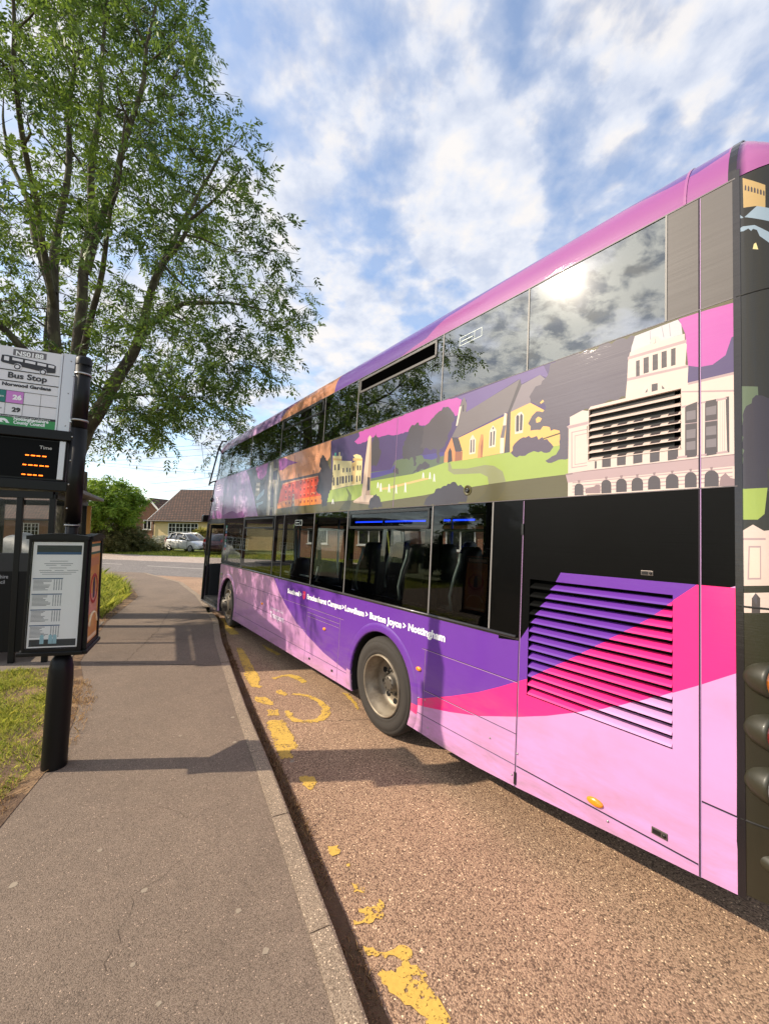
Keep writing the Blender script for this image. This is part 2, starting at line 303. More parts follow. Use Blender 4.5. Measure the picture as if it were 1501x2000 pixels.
('maroon',[(1.851,3.061),(1.830,3.069),(1.837,3.059),(1.824,3.050)]),
('maroon',[(1.707,3.094),(1.687,3.102),(1.694,3.093),(1.682,3.083)]),
('maroon',[(2.071,3.174),(2.048,3.182),(2.055,3.172),(2.042,3.162)]),
('maroon',[(2.081,3.177),(2.058,3.184),(2.066,3.174),(2.052,3.164)]),
('maroon',[(2.084,3.195),(2.061,3.203),(2.069,3.193),(2.055,3.183)]),
('maroon',[(1.980,3.164),(1.958,3.171),(1.966,3.162),(1.953,3.152)]),
('maroon',[(2.037,3.098),(2.015,3.106),(2.022,3.096),(2.009,3.086)]),
('maroon',[(2.063,3.062),(2.041,3.069),(2.048,3.060),(2.035,3.050)]),
('maroon',[(1.798,3.131),(1.778,3.138),(1.784,3.129),(1.772,3.119)]),
('maroon',[(1.782,3.158),(1.761,3.165),(1.768,3.156),(1.756,3.146)]),
('maroon',[(2.193,3.052),(2.170,3.060),(2.178,3.050),(2.164,3.040)]),
('maroon',[(2.267,3.264),(2.243,3.271),(2.251,3.261),(2.237,3.251)]),
('maroon',[(1.769,3.189),(1.748,3.196),(1.755,3.187),(1.743,3.178)]),
('dusk',[(1.403,3.288),(0.705,3.276),(-0.038,3.289),(-0.707,3.328),(-1.808,3.326),(-2.011,3.258),(-2.027,2.523),(-0.749,2.680),(-0.532,2.553),(0.378,2.616),(1.287,2.613)]),
('olive',[(4.067,2.282),(4.047,2.340),(3.167,2.326),(3.111,2.436),(2.469,2.443),(1.536,2.442),(1.465,2.475),(1.105,2.479),(0.186,2.422),(-0.895,2.441),(-0.763,2.465),(-1.996,2.485),(-2.014,2.273),(-0.775,2.285),(0.170,2.265),(2.440,2.280)]),
('magenta',[(0.705,3.276),(0.674,3.280),(0.643,3.278),(0.612,3.273),(0.581,3.284),(0.550,3.284),(0.519,3.279),(0.488,3.276),(0.458,3.282),(0.427,3.283),(0.396,3.279),(0.365,3.280),(0.334,3.290),(0.303,3.281),(0.272,3.289),(0.241,3.289),(0.210,3.283),(0.179,3.289),(0.148,3.285),(0.118,3.293),(0.087,3.285),(0.056,3.290),(0.025,3.295),(-0.005,3.296),(-0.036,3.293),(-0.066,3.296),(-0.097,3.294),(-0.128,3.290),(-0.158,3.294),(-0.188,3.303),(-0.219,3.300),(-0.250,3.298),(-0.280,3.299),(-0.311,3.297),(-0.341,3.301),(-0.372,3.307),(-0.402,3.306),(-0.433,3.299),(-0.463,3.306),(-0.494,3.302),(-0.525,3.300),(-0.555,3.305),(-0.586,3.305),(-0.616,3.307),(-0.647,3.311),(-0.677,3.305),(-0.708,3.311),(-0.742,3.307),(-0.776,3.298),(-0.811,3.301),(-0.845,3.290),(-0.879,3.287),(-0.914,3.286),(-0.946,3.267),(-0.978,3.249),(-0.969,3.219),(-0.957,3.190),(-0.956,3.154),(-0.945,3.120),(-0.908,3.116),(-0.891,3.143),(-0.867,3.164),(-0.851,3.190),(-0.830,3.213),(-0.787,3.223),(-0.748,3.241),(-0.715,3.198),(-0.683,3.180),(-0.648,3.167),(-0.611,3.161),(-0.578,3.145),(-0.553,3.121),(-0.524,3.103),(-0.492,3.118),(-0.457,3.121),(-0.424,3.133),(-0.391,3.127),(-0.359,3.118),(-0.326,3.115),(-0.295,3.103),(-0.261,3.101),(-0.230,3.101),(-0.198,3.108),(-0.166,3.099),(-0.134,3.105),(-0.103,3.102),(-0.071,3.102),(-0.039,3.105),(-0.001,3.107),(0.037,3.115),(0.073,3.128),(0.103,3.135),(0.134,3.134),(0.164,3.135),(0.195,3.136),(0.225,3.139),(0.256,3.135),(0.293,3.140),(0.327,3.153),(0.372,3.157),(0.417,3.159),(0.448,3.151),(0.480,3.144),(0.513,3.141),(0.543,3.128),(0.578,3.132),(0.613,3.135),(0.648,3.125),(0.683,3.132),(0.718,3.131),(0.755,3.155),(0.794,3.177),(0.758,3.188),(0.723,3.203),(0.688,3.219),(0.693,3.249)]),
('hill',[(0.411,2.753),(0.005,2.737),(-0.049,2.826),(-0.241,2.832),(-0.324,2.843),(-0.487,2.820),(-0.787,2.801),(-0.799,2.701),(-0.354,2.646),(0.399,2.638)]),
('river',[(0.410,2.742),(0.021,2.738),(-0.052,2.787),(-0.057,2.701),(0.211,2.681),(0.403,2.675)]),
('river',[(-0.487,2.820),(-0.786,2.809),(-0.789,2.776),(-0.630,2.756),(-0.516,2.781)]),
('tree_grey',[(0.332,3.200),(0.340,3.176),(0.368,3.164),(0.368,3.135),(0.385,3.117),(0.405,3.100),(0.408,3.074),(0.415,3.051),(0.405,3.028),(0.403,3.006),(0.407,2.983),(0.416,2.961),(0.428,2.939),(0.426,2.916),(0.413,2.893),(0.414,2.871),(0.426,2.849),(0.418,2.826),(0.392,2.828),(0.368,2.820),(0.340,2.827),(0.316,2.818),(0.292,2.805),(0.276,2.827),(0.258,2.846),(0.245,2.870),(0.232,2.893),(0.225,2.918),(0.211,2.941),(0.209,2.967),(0.226,2.985),(0.247,3.002),(0.258,3.022),(0.256,3.048),(0.255,3.076),(0.266,3.098),(0.278,3.119),(0.297,3.136),(0.315,3.154),(0.331,3.173)]),
('tree_grey',[(-0.381,3.169),(-0.361,3.156),(-0.340,3.148),(-0.313,3.161),(-0.291,3.153),(-0.273,3.136),(-0.254,3.116),(-0.257,3.085),(-0.242,3.063),(-0.223,3.043),(-0.215,3.019),(-0.187,3.007),(-0.193,2.975),(-0.172,2.959),(-0.166,2.936),(-0.171,2.914),(-0.177,2.892),(-0.167,2.869),(-0.188,2.849),(-0.183,2.826),(-0.209,2.819),(-0.237,2.822),(-0.263,2.816),(-0.286,2.798),(-0.307,2.823),(-0.340,2.823),(-0.350,2.801),(-0.360,2.779),(-0.367,2.756),(-0.361,2.730),(-0.395,2.726),(-0.407,2.752),(-0.385,2.775),(-0.400,2.801),(-0.387,2.825),(-0.412,2.823),(-0.437,2.825),(-0.461,2.830),(-0.486,2.837),(-0.502,2.857),(-0.504,2.879),(-0.503,2.902),(-0.503,2.925),(-0.510,2.946),(-0.515,2.968),(-0.513,2.991),(-0.508,3.014),(-0.499,3.036),(-0.483,3.056),(-0.495,3.084),(-0.479,3.104),(-0.459,3.116),(-0.433,3.120),(-0.415,3.135),(-0.406,3.164)]),
('tree_grey2',[(-0.578,3.145),(-0.560,3.128),(-0.536,3.120),(-0.511,3.116),(-0.492,3.101),(-0.477,3.077),(-0.488,3.049),(-0.481,3.023),(-0.474,2.998),(-0.471,2.972),(-0.477,2.944),(-0.449,2.923),(-0.455,2.895),(-0.482,2.903),(-0.499,2.871),(-0.528,2.888),(-0.551,2.882),(-0.573,2.868),(-0.593,2.854),(-0.616,2.852),(-0.641,2.865),(-0.662,2.852),(-0.684,2.850),(-0.688,2.827),(-0.685,2.803),(-0.703,2.783),(-0.689,2.757),(-0.688,2.733),(-0.705,2.713),(-0.727,2.710),(-0.732,2.732),(-0.737,2.755),(-0.737,2.777),(-0.721,2.799),(-0.733,2.822),(-0.723,2.844),(-0.751,2.842),(-0.775,2.856),(-0.800,2.865),(-0.796,2.890),(-0.817,2.907),(-0.831,2.926),(-0.822,2.952),(-0.833,2.972),(-0.849,2.991),(-0.867,3.008),(-0.871,3.033),(-0.869,3.062),(-0.895,3.074),(-0.903,3.097),(-0.885,3.119),(-0.887,3.151),(-0.866,3.171),(-0.851,3.189),(-0.827,3.196),(-0.820,3.224),(-0.795,3.230),(-0.771,3.230),(-0.749,3.224),(-0.729,3.210),(-0.702,3.212),(-0.680,3.204),(-0.659,3.194),(-0.638,3.184),(-0.619,3.168),(-0.597,3.160)]),
('tree_grey',[(-0.340,2.650),(-0.361,2.664),(-0.378,2.682),(-0.406,2.688),(-0.416,2.714),(-0.437,2.727),(-0.457,2.742),(-0.486,2.734),(-0.507,2.748),(-0.530,2.757),(-0.551,2.743),(-0.572,2.729),(-0.596,2.718),(-0.600,2.694),(-0.577,2.683),(-0.554,2.677),(-0.531,2.670),(-0.504,2.686),(-0.480,2.685),(-0.457,2.675),(-0.436,2.655),(-0.408,2.675),(-0.385,2.667),(-0.363,2.654)]),
('tree_grey',[(-0.061,2.691),(-0.033,2.703),(-0.026,2.733),(-0.053,2.736),(-0.070,2.756),(-0.092,2.741),(-0.118,2.732),(-0.120,2.705),(-0.130,2.679),(-0.104,2.670),(-0.085,2.693)]),
('grass',[(1.475,2.458),(1.384,2.608),(0.927,2.625),(0.565,2.632),(0.382,2.647),(-0.353,2.650),(-0.793,2.705),(-0.793,2.711),(-1.022,2.701),(-1.518,2.697),(-1.826,2.688),(-1.921,2.692),(-1.988,2.589),(-1.990,2.474),(-1.478,2.469),(-0.765,2.442),(-0.542,2.424),(0.184,2.397),(0.740,2.448)]),
('grass_dim',[(0.926,2.614),(0.869,2.582),(0.784,2.510),(0.780,2.444),(0.885,2.452),(0.854,2.514)]),
('grass_dark',[(0.884,2.448),(0.780,2.444),(0.808,2.337),(1.076,2.330),(0.965,2.410)]),
('sand',[(0.216,2.552),(0.067,2.550),(-0.504,2.589),(-0.593,2.586),(-0.593,2.575),(0.065,2.526),(0.214,2.535)]),
('cream',[(1.287,2.613),(1.303,2.994),(1.321,3.075),(1.088,3.038),(1.076,2.974),(0.828,2.937),(0.825,2.909),(0.716,2.933),(0.805,3.006),(0.724,3.011),(0.632,2.981),(0.588,2.932),(0.583,2.629),(0.928,2.631)]),
('sand',[(0.825,2.909),(0.716,2.933),(0.727,2.647),(0.804,2.645)]),
('teal',[(1.272,3.064),(1.274,3.098),(1.254,3.112),(1.233,3.092),(1.224,3.057)]),
('cream',[(1.157,3.045),(1.164,3.099),(1.132,3.094),(1.125,3.041)]),
('sand',[(1.316,3.042),(1.079,3.000),(1.076,2.974),(1.313,3.014)]),
('sand',[(0.801,2.972),(0.588,2.932),(0.586,2.910),(0.797,2.937)]),
('shade',[(1.268,2.948),(1.225,2.946),(1.215,2.869),(1.258,2.870)]),
('shade',[(1.171,2.942),(1.125,2.940),(1.115,2.857),(1.161,2.859)]),
('shade',[(1.041,2.874),(1.008,2.873),(1.000,2.816),(1.033,2.816)]),
('shade',[(0.946,2.868),(0.914,2.868),(0.907,2.811),(0.939,2.811)]),
('shade',[(0.874,2.854),(0.849,2.855),(0.843,2.804),(0.868,2.803)]),
('shade',[(0.793,2.866),(0.764,2.866),(0.758,2.811),(0.786,2.811)]),
('shade',[(0.698,2.866),(0.668,2.865),(0.661,2.805),(0.691,2.805)]),
('shade',[(0.640,2.859),(0.613,2.858),(0.606,2.799),(0.633,2.799)]),
('shade',[(1.281,2.778),(1.238,2.777),(1.224,2.668),(1.266,2.668)]),
('shade',[(1.179,2.770),(1.133,2.769),(1.119,2.664),(1.165,2.664)]),
('shade',[(1.106,2.772),(1.068,2.772),(1.056,2.677),(1.094,2.676)]),
('shade',[(1.050,2.771),(0.992,2.768),(0.980,2.672),(1.038,2.674)]),
('shade',[(0.962,2.769),(0.919,2.767),(0.908,2.675),(0.951,2.675)]),
('shade',[(0.891,2.763),(0.855,2.763),(0.845,2.677),(0.880,2.677)]),
('shade',[(0.830,2.760),(0.784,2.759),(0.775,2.679),(0.820,2.680)]),
('shade',[(0.704,2.742),(0.674,2.742),(0.665,2.664),(0.695,2.663)]),
('shade',[(0.638,2.735),(0.615,2.736),(0.607,2.669),(0.630,2.668)]),
('white',[(0.249,2.613),(0.240,2.624),(0.226,2.611),(0.220,2.582),(0.212,2.552),(0.224,2.553),(0.235,2.582),(0.243,2.554),(0.253,2.555),(0.252,2.590)]),
('white',[(0.193,2.598),(0.184,2.609),(0.171,2.596),(0.162,2.536),(0.154,2.506),(0.166,2.507),(0.177,2.535),(0.184,2.508),(0.194,2.509),(0.193,2.543)]),
('white',[(0.039,2.575),(0.031,2.586),(0.019,2.573),(0.010,2.519),(0.003,2.490),(0.014,2.490),(0.025,2.518),(0.032,2.492),(0.041,2.492),(0.040,2.526)]),
('white',[(-0.086,2.557),(-0.094,2.567),(-0.106,2.555),(-0.114,2.496),(-0.121,2.468),(-0.111,2.469),(-0.101,2.495),(-0.094,2.470),(-0.085,2.470),(-0.087,2.503)]),
('white',[(-0.237,2.565),(-0.245,2.575),(-0.256,2.563),(-0.264,2.498),(-0.271,2.470),(-0.261,2.471),(-0.251,2.497),(-0.245,2.472),(-0.236,2.473),(-0.238,2.505)]),
('white',[(-0.505,2.641),(-0.512,2.651),(-0.522,2.639),(-0.526,2.614),(-0.532,2.588),(-0.523,2.589),(-0.515,2.614),(-0.509,2.590),(-0.501,2.591),(-0.503,2.621)]),
('white',[(-0.601,2.632),(-0.607,2.642),(-0.617,2.630),(-0.622,2.598),(-0.627,2.572),(-0.618,2.573),(-0.610,2.597),(-0.605,2.574),(-0.597,2.575),(-0.599,2.604)]),
('white',[(-0.661,2.611),(-0.667,2.621),(-0.676,2.610),(-0.682,2.566),(-0.687,2.541),(-0.679,2.542),(-0.671,2.566),(-0.665,2.543),(-0.658,2.544),(-0.660,2.573)]),
('white',[(1.255,2.480),(1.243,2.493),(1.224,2.478),(1.217,2.456),(1.205,2.421),(1.221,2.422),(1.238,2.455),(1.247,2.423),(1.262,2.424),(1.260,2.465)]),
('obelisk',[(0.457,3.195),(0.492,3.172),(0.537,2.809),(0.559,2.495),(0.383,2.484),(0.396,2.782),(0.421,3.159)]),
('obelisk_dark',[(0.421,3.159),(0.440,3.152),(0.451,2.788),(0.479,2.449),(0.386,2.484),(0.392,2.781)]),
('mast',[(0.456,2.701),(0.401,2.690),(0.393,2.546),(0.446,2.539)]),
('obelisk',[(0.738,2.433),(0.550,2.495),(0.276,2.477),(0.368,2.376),(0.726,2.415)]),
('obelisk_dark',[(0.368,2.376),(0.726,2.415),(0.734,2.433),(0.392,2.403)]),
('tree_dark',[(0.393,2.332),(0.402,2.359),(0.386,2.382),(0.391,2.409),(0.377,2.433),(0.357,2.451),(0.327,2.455),(0.311,2.479),(0.284,2.478),(0.261,2.491),(0.241,2.467),(0.209,2.463),(0.188,2.442),(0.173,2.421),(0.166,2.396),(0.140,2.382),(0.137,2.355),(0.127,2.331),(0.150,2.345),(0.172,2.339),(0.194,2.342),(0.216,2.326),(0.238,2.337),(0.260,2.340),(0.283,2.337),(0.305,2.330),(0.327,2.323),(0.349,2.318),(0.371,2.343)]),
('tree_dark',[(1.609,3.128),(1.634,3.125),(1.641,3.097),(1.667,3.094),(1.681,3.075),(1.683,3.046),(1.693,3.018),(1.695,2.989),(1.681,2.963),(1.650,2.954),(1.633,2.931),(1.654,2.921),(1.668,2.900),(1.692,2.893),(1.704,2.868),(1.730,2.867),(1.713,2.850),(1.703,2.829),(1.707,2.801),(1.686,2.787),(1.686,2.762),(1.711,2.748),(1.703,2.720),(1.736,2.709),(1.724,2.679),(1.731,2.657),(1.751,2.641),(1.726,2.638),(1.713,2.609),(1.688,2.604),(1.670,2.588),(1.643,2.587),(1.617,2.586),(1.598,2.569),(1.578,2.555),(1.571,2.534),(1.579,2.508),(1.551,2.493),(1.547,2.472),(1.557,2.446),(1.532,2.430),(1.536,2.406),(1.509,2.394),(1.484,2.414),(1.458,2.408),(1.432,2.406),(1.406,2.412),(1.389,2.431),(1.405,2.458),(1.378,2.474),(1.390,2.501),(1.370,2.518),(1.370,2.541),(1.368,2.568),(1.338,2.575),(1.339,2.603),(1.325,2.621),(1.317,2.643),(1.293,2.654),(1.297,2.678),(1.295,2.702),(1.276,2.724),(1.285,2.748),(1.290,2.772),(1.271,2.795),(1.293,2.820),(1.283,2.843),(1.308,2.850),(1.318,2.882),(1.339,2.896),(1.365,2.905),(1.389,2.915),(1.393,2.941),(1.428,2.943),(1.424,2.976),(1.442,2.991),(1.458,3.008),(1.468,3.030),(1.499,3.035),(1.511,3.055),(1.519,3.078),(1.547,3.082),(1.564,3.103),(1.586,3.117)]),
('tree_dark',[(-0.542,2.330),(-0.554,2.355),(-0.564,2.380),(-0.588,2.403),(-0.617,2.419),(-0.641,2.422),(-0.663,2.430),(-0.684,2.441),(-0.697,2.469),(-0.719,2.476),(-0.745,2.476),(-0.763,2.473),(-0.784,2.487),(-0.808,2.493),(-0.834,2.491),(-0.854,2.508),(-0.881,2.503),(-0.903,2.517),(-0.927,2.519),(-0.949,2.512),(-0.964,2.494),(-0.981,2.478),(-1.010,2.486),(-1.028,2.472),(-1.046,2.458),(-1.043,2.432),(-1.072,2.421),(-1.086,2.402),(-1.091,2.380),(-1.092,2.356),(-1.079,2.326),(-1.055,2.335),(-1.031,2.331),(-1.008,2.337),(-0.985,2.323),(-0.961,2.310),(-0.938,2.317),(-0.914,2.328),(-0.891,2.318),(-0.867,2.310),(-0.844,2.316),(-0.820,2.318),(-0.797,2.314),(-0.773,2.317),(-0.750,2.317),(-0.726,2.310),(-0.703,2.308),(-0.681,2.330),(-0.658,2.330),(-0.634,2.323),(-0.611,2.315),(-0.588,2.322),(-0.565,2.330)]),
('dusk_light',[(-0.914,3.286),(-1.418,3.297),(-1.772,3.318),(-1.833,3.186),(-1.753,3.237),(-1.594,3.216),(-1.569,3.260),(-1.040,3.122),(-1.034,3.235),(-0.978,3.249)]),
('roof_grey',[(-0.875,2.928),(-0.940,3.024),(-0.980,3.080),(-1.040,3.124),(-1.577,3.256),(-1.499,3.016),(-1.472,3.022),(-0.957,2.913)]),
('roof_light',[(-1.593,3.206),(-1.753,3.239),(-1.801,3.189),(-1.758,3.062),(-1.678,3.046),(-1.497,3.015)]),
('wall_gold',[(-0.958,2.907),(-1.452,2.998),(-1.468,3.016),(-1.471,3.008),(-1.458,2.700),(-1.017,2.700)]),
('wall_gold',[(-1.499,3.015),(-1.678,3.046),(-1.919,2.874),(-1.924,2.685),(-1.826,2.685),(-1.510,2.696)]),
('roof_dark',[(-1.581,3.261),(-1.596,3.207),(-1.505,3.022),(-1.508,2.698),(-1.456,2.700),(-1.474,3.015)]),
('roof_grey',[(-1.006,3.268),(-0.957,3.198),(-0.950,3.127),(-0.929,3.027),(-0.966,3.035),(-1.035,3.120),(-1.043,3.193)]),
('stone',[(-0.955,3.191),(-0.979,3.190),(-0.964,3.124),(-0.940,3.024),(-0.921,3.024)]),
('mast',[(-0.994,3.197),(-1.007,3.198),(-1.010,3.137),(-0.997,3.136)]),
('porch',[(-0.791,2.709),(-0.793,2.798),(-0.875,2.928),(-0.929,2.818),(-0.929,2.704)]),
('roof_dark',[(-0.875,2.932),(-0.964,2.900),(-1.014,2.780),(-0.927,2.792)]),
('porch_dark',[(-0.927,2.790),(-1.015,2.777),(-1.014,2.701),(-0.927,2.702)]),
('mast',[(-0.839,2.700),(-0.838,2.799),(-0.859,2.838),(-0.883,2.801),(-0.896,2.708)]),
('porch',[(-1.189,2.695),(-1.191,2.799),(-1.215,2.893),(-1.239,2.887),(-1.237,2.694)]),
('porch_dark',[(-1.217,2.787),(-1.239,2.884),(-1.244,2.783),(-1.237,2.694),(-1.225,2.695)]),
('stone',[(-1.465,3.013),(-1.446,3.021),(-1.435,2.923),(-1.414,2.827),(-1.416,2.701),(-1.453,2.699),(-1.451,2.820),(-1.466,2.917)]),
('roof_grey',[(-1.435,2.923),(-1.466,2.918),(-1.451,2.820),(-1.414,2.827)]),
('stone',[(-1.093,2.739),(-1.094,2.869),(-1.122,2.908),(-1.161,2.857),(-1.160,2.739)]),
('roof_dark',[(-1.103,2.753),(-1.104,2.863),(-1.117,2.865),(-1.120,2.753)]),
('roof_dark',[(-1.134,2.753),(-1.131,2.862),(-1.144,2.864),(-1.148,2.754)]),
('stone',[(-1.302,2.764),(-1.305,2.905),(-1.337,2.945),(-1.371,2.900),(-1.369,2.762)]),
('roof_dark',[(-1.314,2.777),(-1.313,2.893),(-1.329,2.893),(-1.330,2.776)]),
('roof_dark',[(-1.343,2.780),(-1.342,2.894),(-1.358,2.895),(-1.356,2.780)]),
('roof_dark',[(-1.329,2.921),(-1.337,2.932),(-1.347,2.920),(-1.340,2.907)]),
('stone',[(-1.550,2.831),(-1.549,2.969),(-1.575,2.991),(-1.604,2.996),(-1.625,2.966),(-1.621,2.829)]),
('roof_dark',[(-1.560,2.848),(-1.557,2.967),(-1.570,2.981),(-1.584,2.962),(-1.585,2.847)]),
('roof_dark',[(-1.593,2.851),(-1.592,2.967),(-1.603,2.983),(-1.615,2.961),(-1.614,2.850)]),
('olive',[(-1.789,2.756),(-1.922,2.773),(-1.922,2.762),(-1.790,2.746)]),
('tree_mass',[(-1.797,3.197),(-1.772,3.186),(-1.763,3.161),(-1.719,3.160),(-1.701,3.137),(-1.683,3.116),(-1.668,3.094),(-1.680,3.071),(-1.679,3.049),(-1.710,3.040),(-1.731,3.015),(-1.763,3.011),(-1.796,3.013),(-1.811,2.976),(-1.783,2.950),(-1.759,2.962),(-1.732,2.968),(-1.713,2.954),(-1.694,2.940),(-1.682,2.919),(-1.664,2.890),(-1.687,2.865),(-1.685,2.832),(-1.715,2.831),(-1.744,2.827),(-1.769,2.822),(-1.790,2.845),(-1.815,2.839),(-1.842,2.828),(-1.851,2.799),(-1.875,2.804),(-1.898,2.796),(-1.919,2.786),(-1.922,2.761),(-1.926,2.736),(-1.918,2.710),(-1.922,2.685),(-1.922,2.660),(-1.909,2.641),(-1.896,2.621),(-1.867,2.614),(-1.842,2.600),(-1.815,2.588),(-1.838,2.570),(-1.863,2.567),(-1.891,2.574),(-1.915,2.582),(-1.939,2.582),(-1.964,2.577),(-1.988,2.580),(-1.989,2.578),(-1.990,2.602),(-1.985,2.625),(-1.999,2.649),(-1.980,2.672),(-1.987,2.696),(-1.977,2.719),(-1.999,2.743),(-1.990,2.766),(-2.001,2.790),(-1.977,2.813),(-1.993,2.836),(-1.987,2.860),(-2.009,2.863),(-2.027,2.884),(-2.055,2.869),(-2.077,2.873),(-2.093,2.901),(-2.118,2.895),(-2.142,2.885),(-2.164,2.892),(-2.187,2.900),(-2.209,2.904),(-2.231,2.914),(-2.254,2.922),(-2.278,2.913),(-2.302,2.904),(-2.323,2.925),(-2.346,2.919),(-2.349,2.942),(-2.347,2.966),(-2.361,2.987),(-2.372,3.009),(-2.373,3.032),(-2.360,3.057),(-2.366,3.079),(-2.358,3.103),(-2.376,3.124),(-2.388,3.146),(-2.391,3.168),(-2.373,3.194),(-2.386,3.215),(-2.379,3.240),(-2.392,3.261),(-2.397,3.283),(-2.375,3.296),(-2.351,3.280),(-2.329,3.297),(-2.307,3.301),(-2.284,3.299),(-2.260,3.283),(-2.238,3.304),(-2.216,3.306),(-2.193,3.309),(-2.169,3.283),(-2.146,3.284),(-2.124,3.293),(-2.101,3.301),(-2.078,3.299),(-2.055,3.292),(-2.033,3.308),(-2.010,3.310),(-1.988,3.310),(-1.965,3.308),(-1.942,3.311),(-1.919,3.316),(-1.896,3.312),(-1.869,3.293),(-1.837,3.297),(-1.828,3.271),(-1.826,3.243),(-1.817,3.218)]),
('wall_gold',[(-1.759,3.028),(-1.781,3.043),(-1.792,3.027),(-1.767,3.016)]),
('wall_gold',[(-1.727,2.910),(-1.748,2.925),(-1.778,2.905),(-1.764,2.882),(-1.735,2.881)]),
('tree_purple',[(-1.518,2.690),(-1.535,2.708),(-1.534,2.735),(-1.548,2.754),(-1.572,2.771),(-1.597,2.786),(-1.625,2.794),(-1.648,2.788),(-1.673,2.796),(-1.693,2.778),(-1.716,2.778),(-1.741,2.783),(-1.756,2.752),(-1.784,2.767),(-1.801,2.744),(-1.825,2.745),(-1.841,2.723),(-1.860,2.703),(-1.876,2.680),(-1.848,2.647),(-1.824,2.644),(-1.802,2.649),(-1.780,2.663),(-1.757,2.659),(-1.720,2.673),(-1.695,2.668),(-1.671,2.662),(-1.649,2.649),(-1.623,2.650),(-1.599,2.656),(-1.575,2.646),(-1.552,2.657),(-1.535,2.673)]),
('path_art',[(-0.845,2.701),(-0.873,2.697),(-0.898,2.638),(-1.078,2.620),(-1.270,2.627),(-1.361,2.609),(-1.449,2.552),(-1.482,2.468),(-1.314,2.464),(-1.302,2.525),(-1.226,2.562),(-0.923,2.585),(-0.849,2.627)]),
('path_dark',[(-1.314,2.464),(-1.482,2.468),(-1.472,2.410),(-1.408,2.331),(-1.172,2.329),(-1.281,2.396)]),
('magenta',[(-2.625,3.293),(-2.760,3.289),(-2.871,3.278),(-2.870,3.093),(-2.835,3.009),(-2.780,2.976),(-2.722,2.982),(-2.671,3.004),(-2.657,3.196),(-2.639,3.252)]),
('dusk',[(-2.671,3.006),(-2.722,2.982),(-2.780,2.976),(-2.835,3.009),(-2.860,3.096),(-2.872,3.098),(-2.871,2.896),(-2.668,2.905)]),
('dome',[(-2.374,3.186),(-2.379,3.222),(-2.397,3.283),(-2.622,3.292),(-2.638,3.259),(-2.644,3.197),(-2.476,3.200)]),
('dome_line',[(-2.479,3.281),(-2.481,3.282),(-2.486,3.205),(-2.483,3.204)]),
('dome_line',[(-2.540,3.287),(-2.542,3.287),(-2.554,3.215),(-2.551,3.215)]),
('dome_line',[(-2.578,3.288),(-2.580,3.288),(-2.587,3.209),(-2.584,3.209)]),
('stone_pink',[(-2.370,3.189),(-2.476,3.201),(-2.654,3.196),(-2.655,3.148),(-2.665,3.131),(-2.658,3.017),(-2.672,3.005),(-2.668,2.905),(-2.347,2.904),(-2.356,3.026),(-2.359,3.131)]),
('mauve',[(-2.357,3.165),(-2.663,3.160),(-2.663,3.141),(-2.358,3.146)]),
('mauve',[(-2.356,3.030),(-2.672,3.011),(-2.672,2.997),(-2.356,3.012)]),
('shade',[(-2.405,3.123),(-2.425,3.123),(-2.426,3.025),(-2.406,3.025)]),
('shade',[(-2.446,3.127),(-2.474,3.127),(-2.475,3.030),(-2.447,3.030)]),
('shade',[(-2.495,3.129),(-2.522,3.128),(-2.523,3.033),(-2.495,3.033)]),
('shade',[(-2.541,3.131),(-2.567,3.130),(-2.568,3.033),(-2.541,3.033)]),
('shade',[(-2.589,3.131),(-2.611,3.131),(-2.611,3.031),(-2.589,3.030)]),
('stone',[(-2.481,3.217),(-2.486,3.236),(-2.502,3.239),(-2.523,3.231),(-2.536,3.209),(-2.534,3.187),(-2.517,3.178),(-2.496,3.188)]),
('mauve',[(-2.507,3.225),(-2.510,3.223),(-2.512,3.195),(-2.499,3.196),(-2.498,3.200),(-2.507,3.200)]),
('stone',[(-2.437,2.910),(-2.453,2.957),(-2.503,2.978),(-2.552,2.956),(-2.585,2.905),(-2.576,2.904),(-2.546,2.940),(-2.503,2.959),(-2.466,2.942),(-2.450,2.906)]),
('shade',[(-2.491,2.953),(-2.522,2.951),(-2.522,2.901),(-2.491,2.902)]),
('shade',[(-2.456,2.912),(-2.469,2.934),(-2.469,2.912)]),
('shade',[(-2.543,2.931),(-2.558,2.909),(-2.546,2.905)]),
('stone_pink',[(-2.132,2.906),(-2.374,2.907),(-2.673,2.909),(-2.871,2.905),(-2.868,2.306),(-2.119,2.326),(-2.112,2.569),(-2.118,2.887)]),
('mauve',[(-2.671,2.910),(-2.871,2.909),(-2.871,2.895),(-2.671,2.897)]),
('mauve',[(-2.640,2.871),(-2.871,2.814),(-2.871,2.804),(-2.640,2.863)]),
('stone_pink',[(-1.991,2.867),(-2.078,2.894),(-2.120,2.879),(-2.121,2.790),(-2.111,2.777),(-2.120,2.310),(-1.990,2.316),(-1.988,2.472),(-1.984,2.786),(-1.971,2.805),(-1.992,2.813)]),
('mauve',[(-1.969,2.807),(-2.119,2.811),(-2.120,2.792),(-1.984,2.786)]),
('mauve',[(-2.004,2.761),(-2.112,2.762),(-2.113,2.755),(-2.011,2.754),(-2.017,2.518),(-2.117,2.520),(-2.117,2.514),(-2.010,2.511)]),
('mauve',[(-2.028,2.732),(-2.110,2.735),(-2.110,2.730),(-2.032,2.727),(-2.036,2.536),(-2.114,2.538),(-2.114,2.533),(-2.032,2.531)]),
('mauve',[(-1.969,2.478),(-2.116,2.484),(-2.869,2.483),(-2.868,2.421),(-2.118,2.419),(-1.987,2.415)]),
('mauve_dark',[(-1.969,2.478),(-2.116,2.484),(-2.869,2.483),(-2.869,2.476),(-2.116,2.474),(-1.972,2.467)]),
('mauve',[(-2.020,2.345),(-2.860,2.345),(-2.860,2.352),(-2.020,2.352)]),
('mauve',[(-2.020,2.366),(-2.860,2.366),(-2.860,2.373),(-2.020,2.373)]),
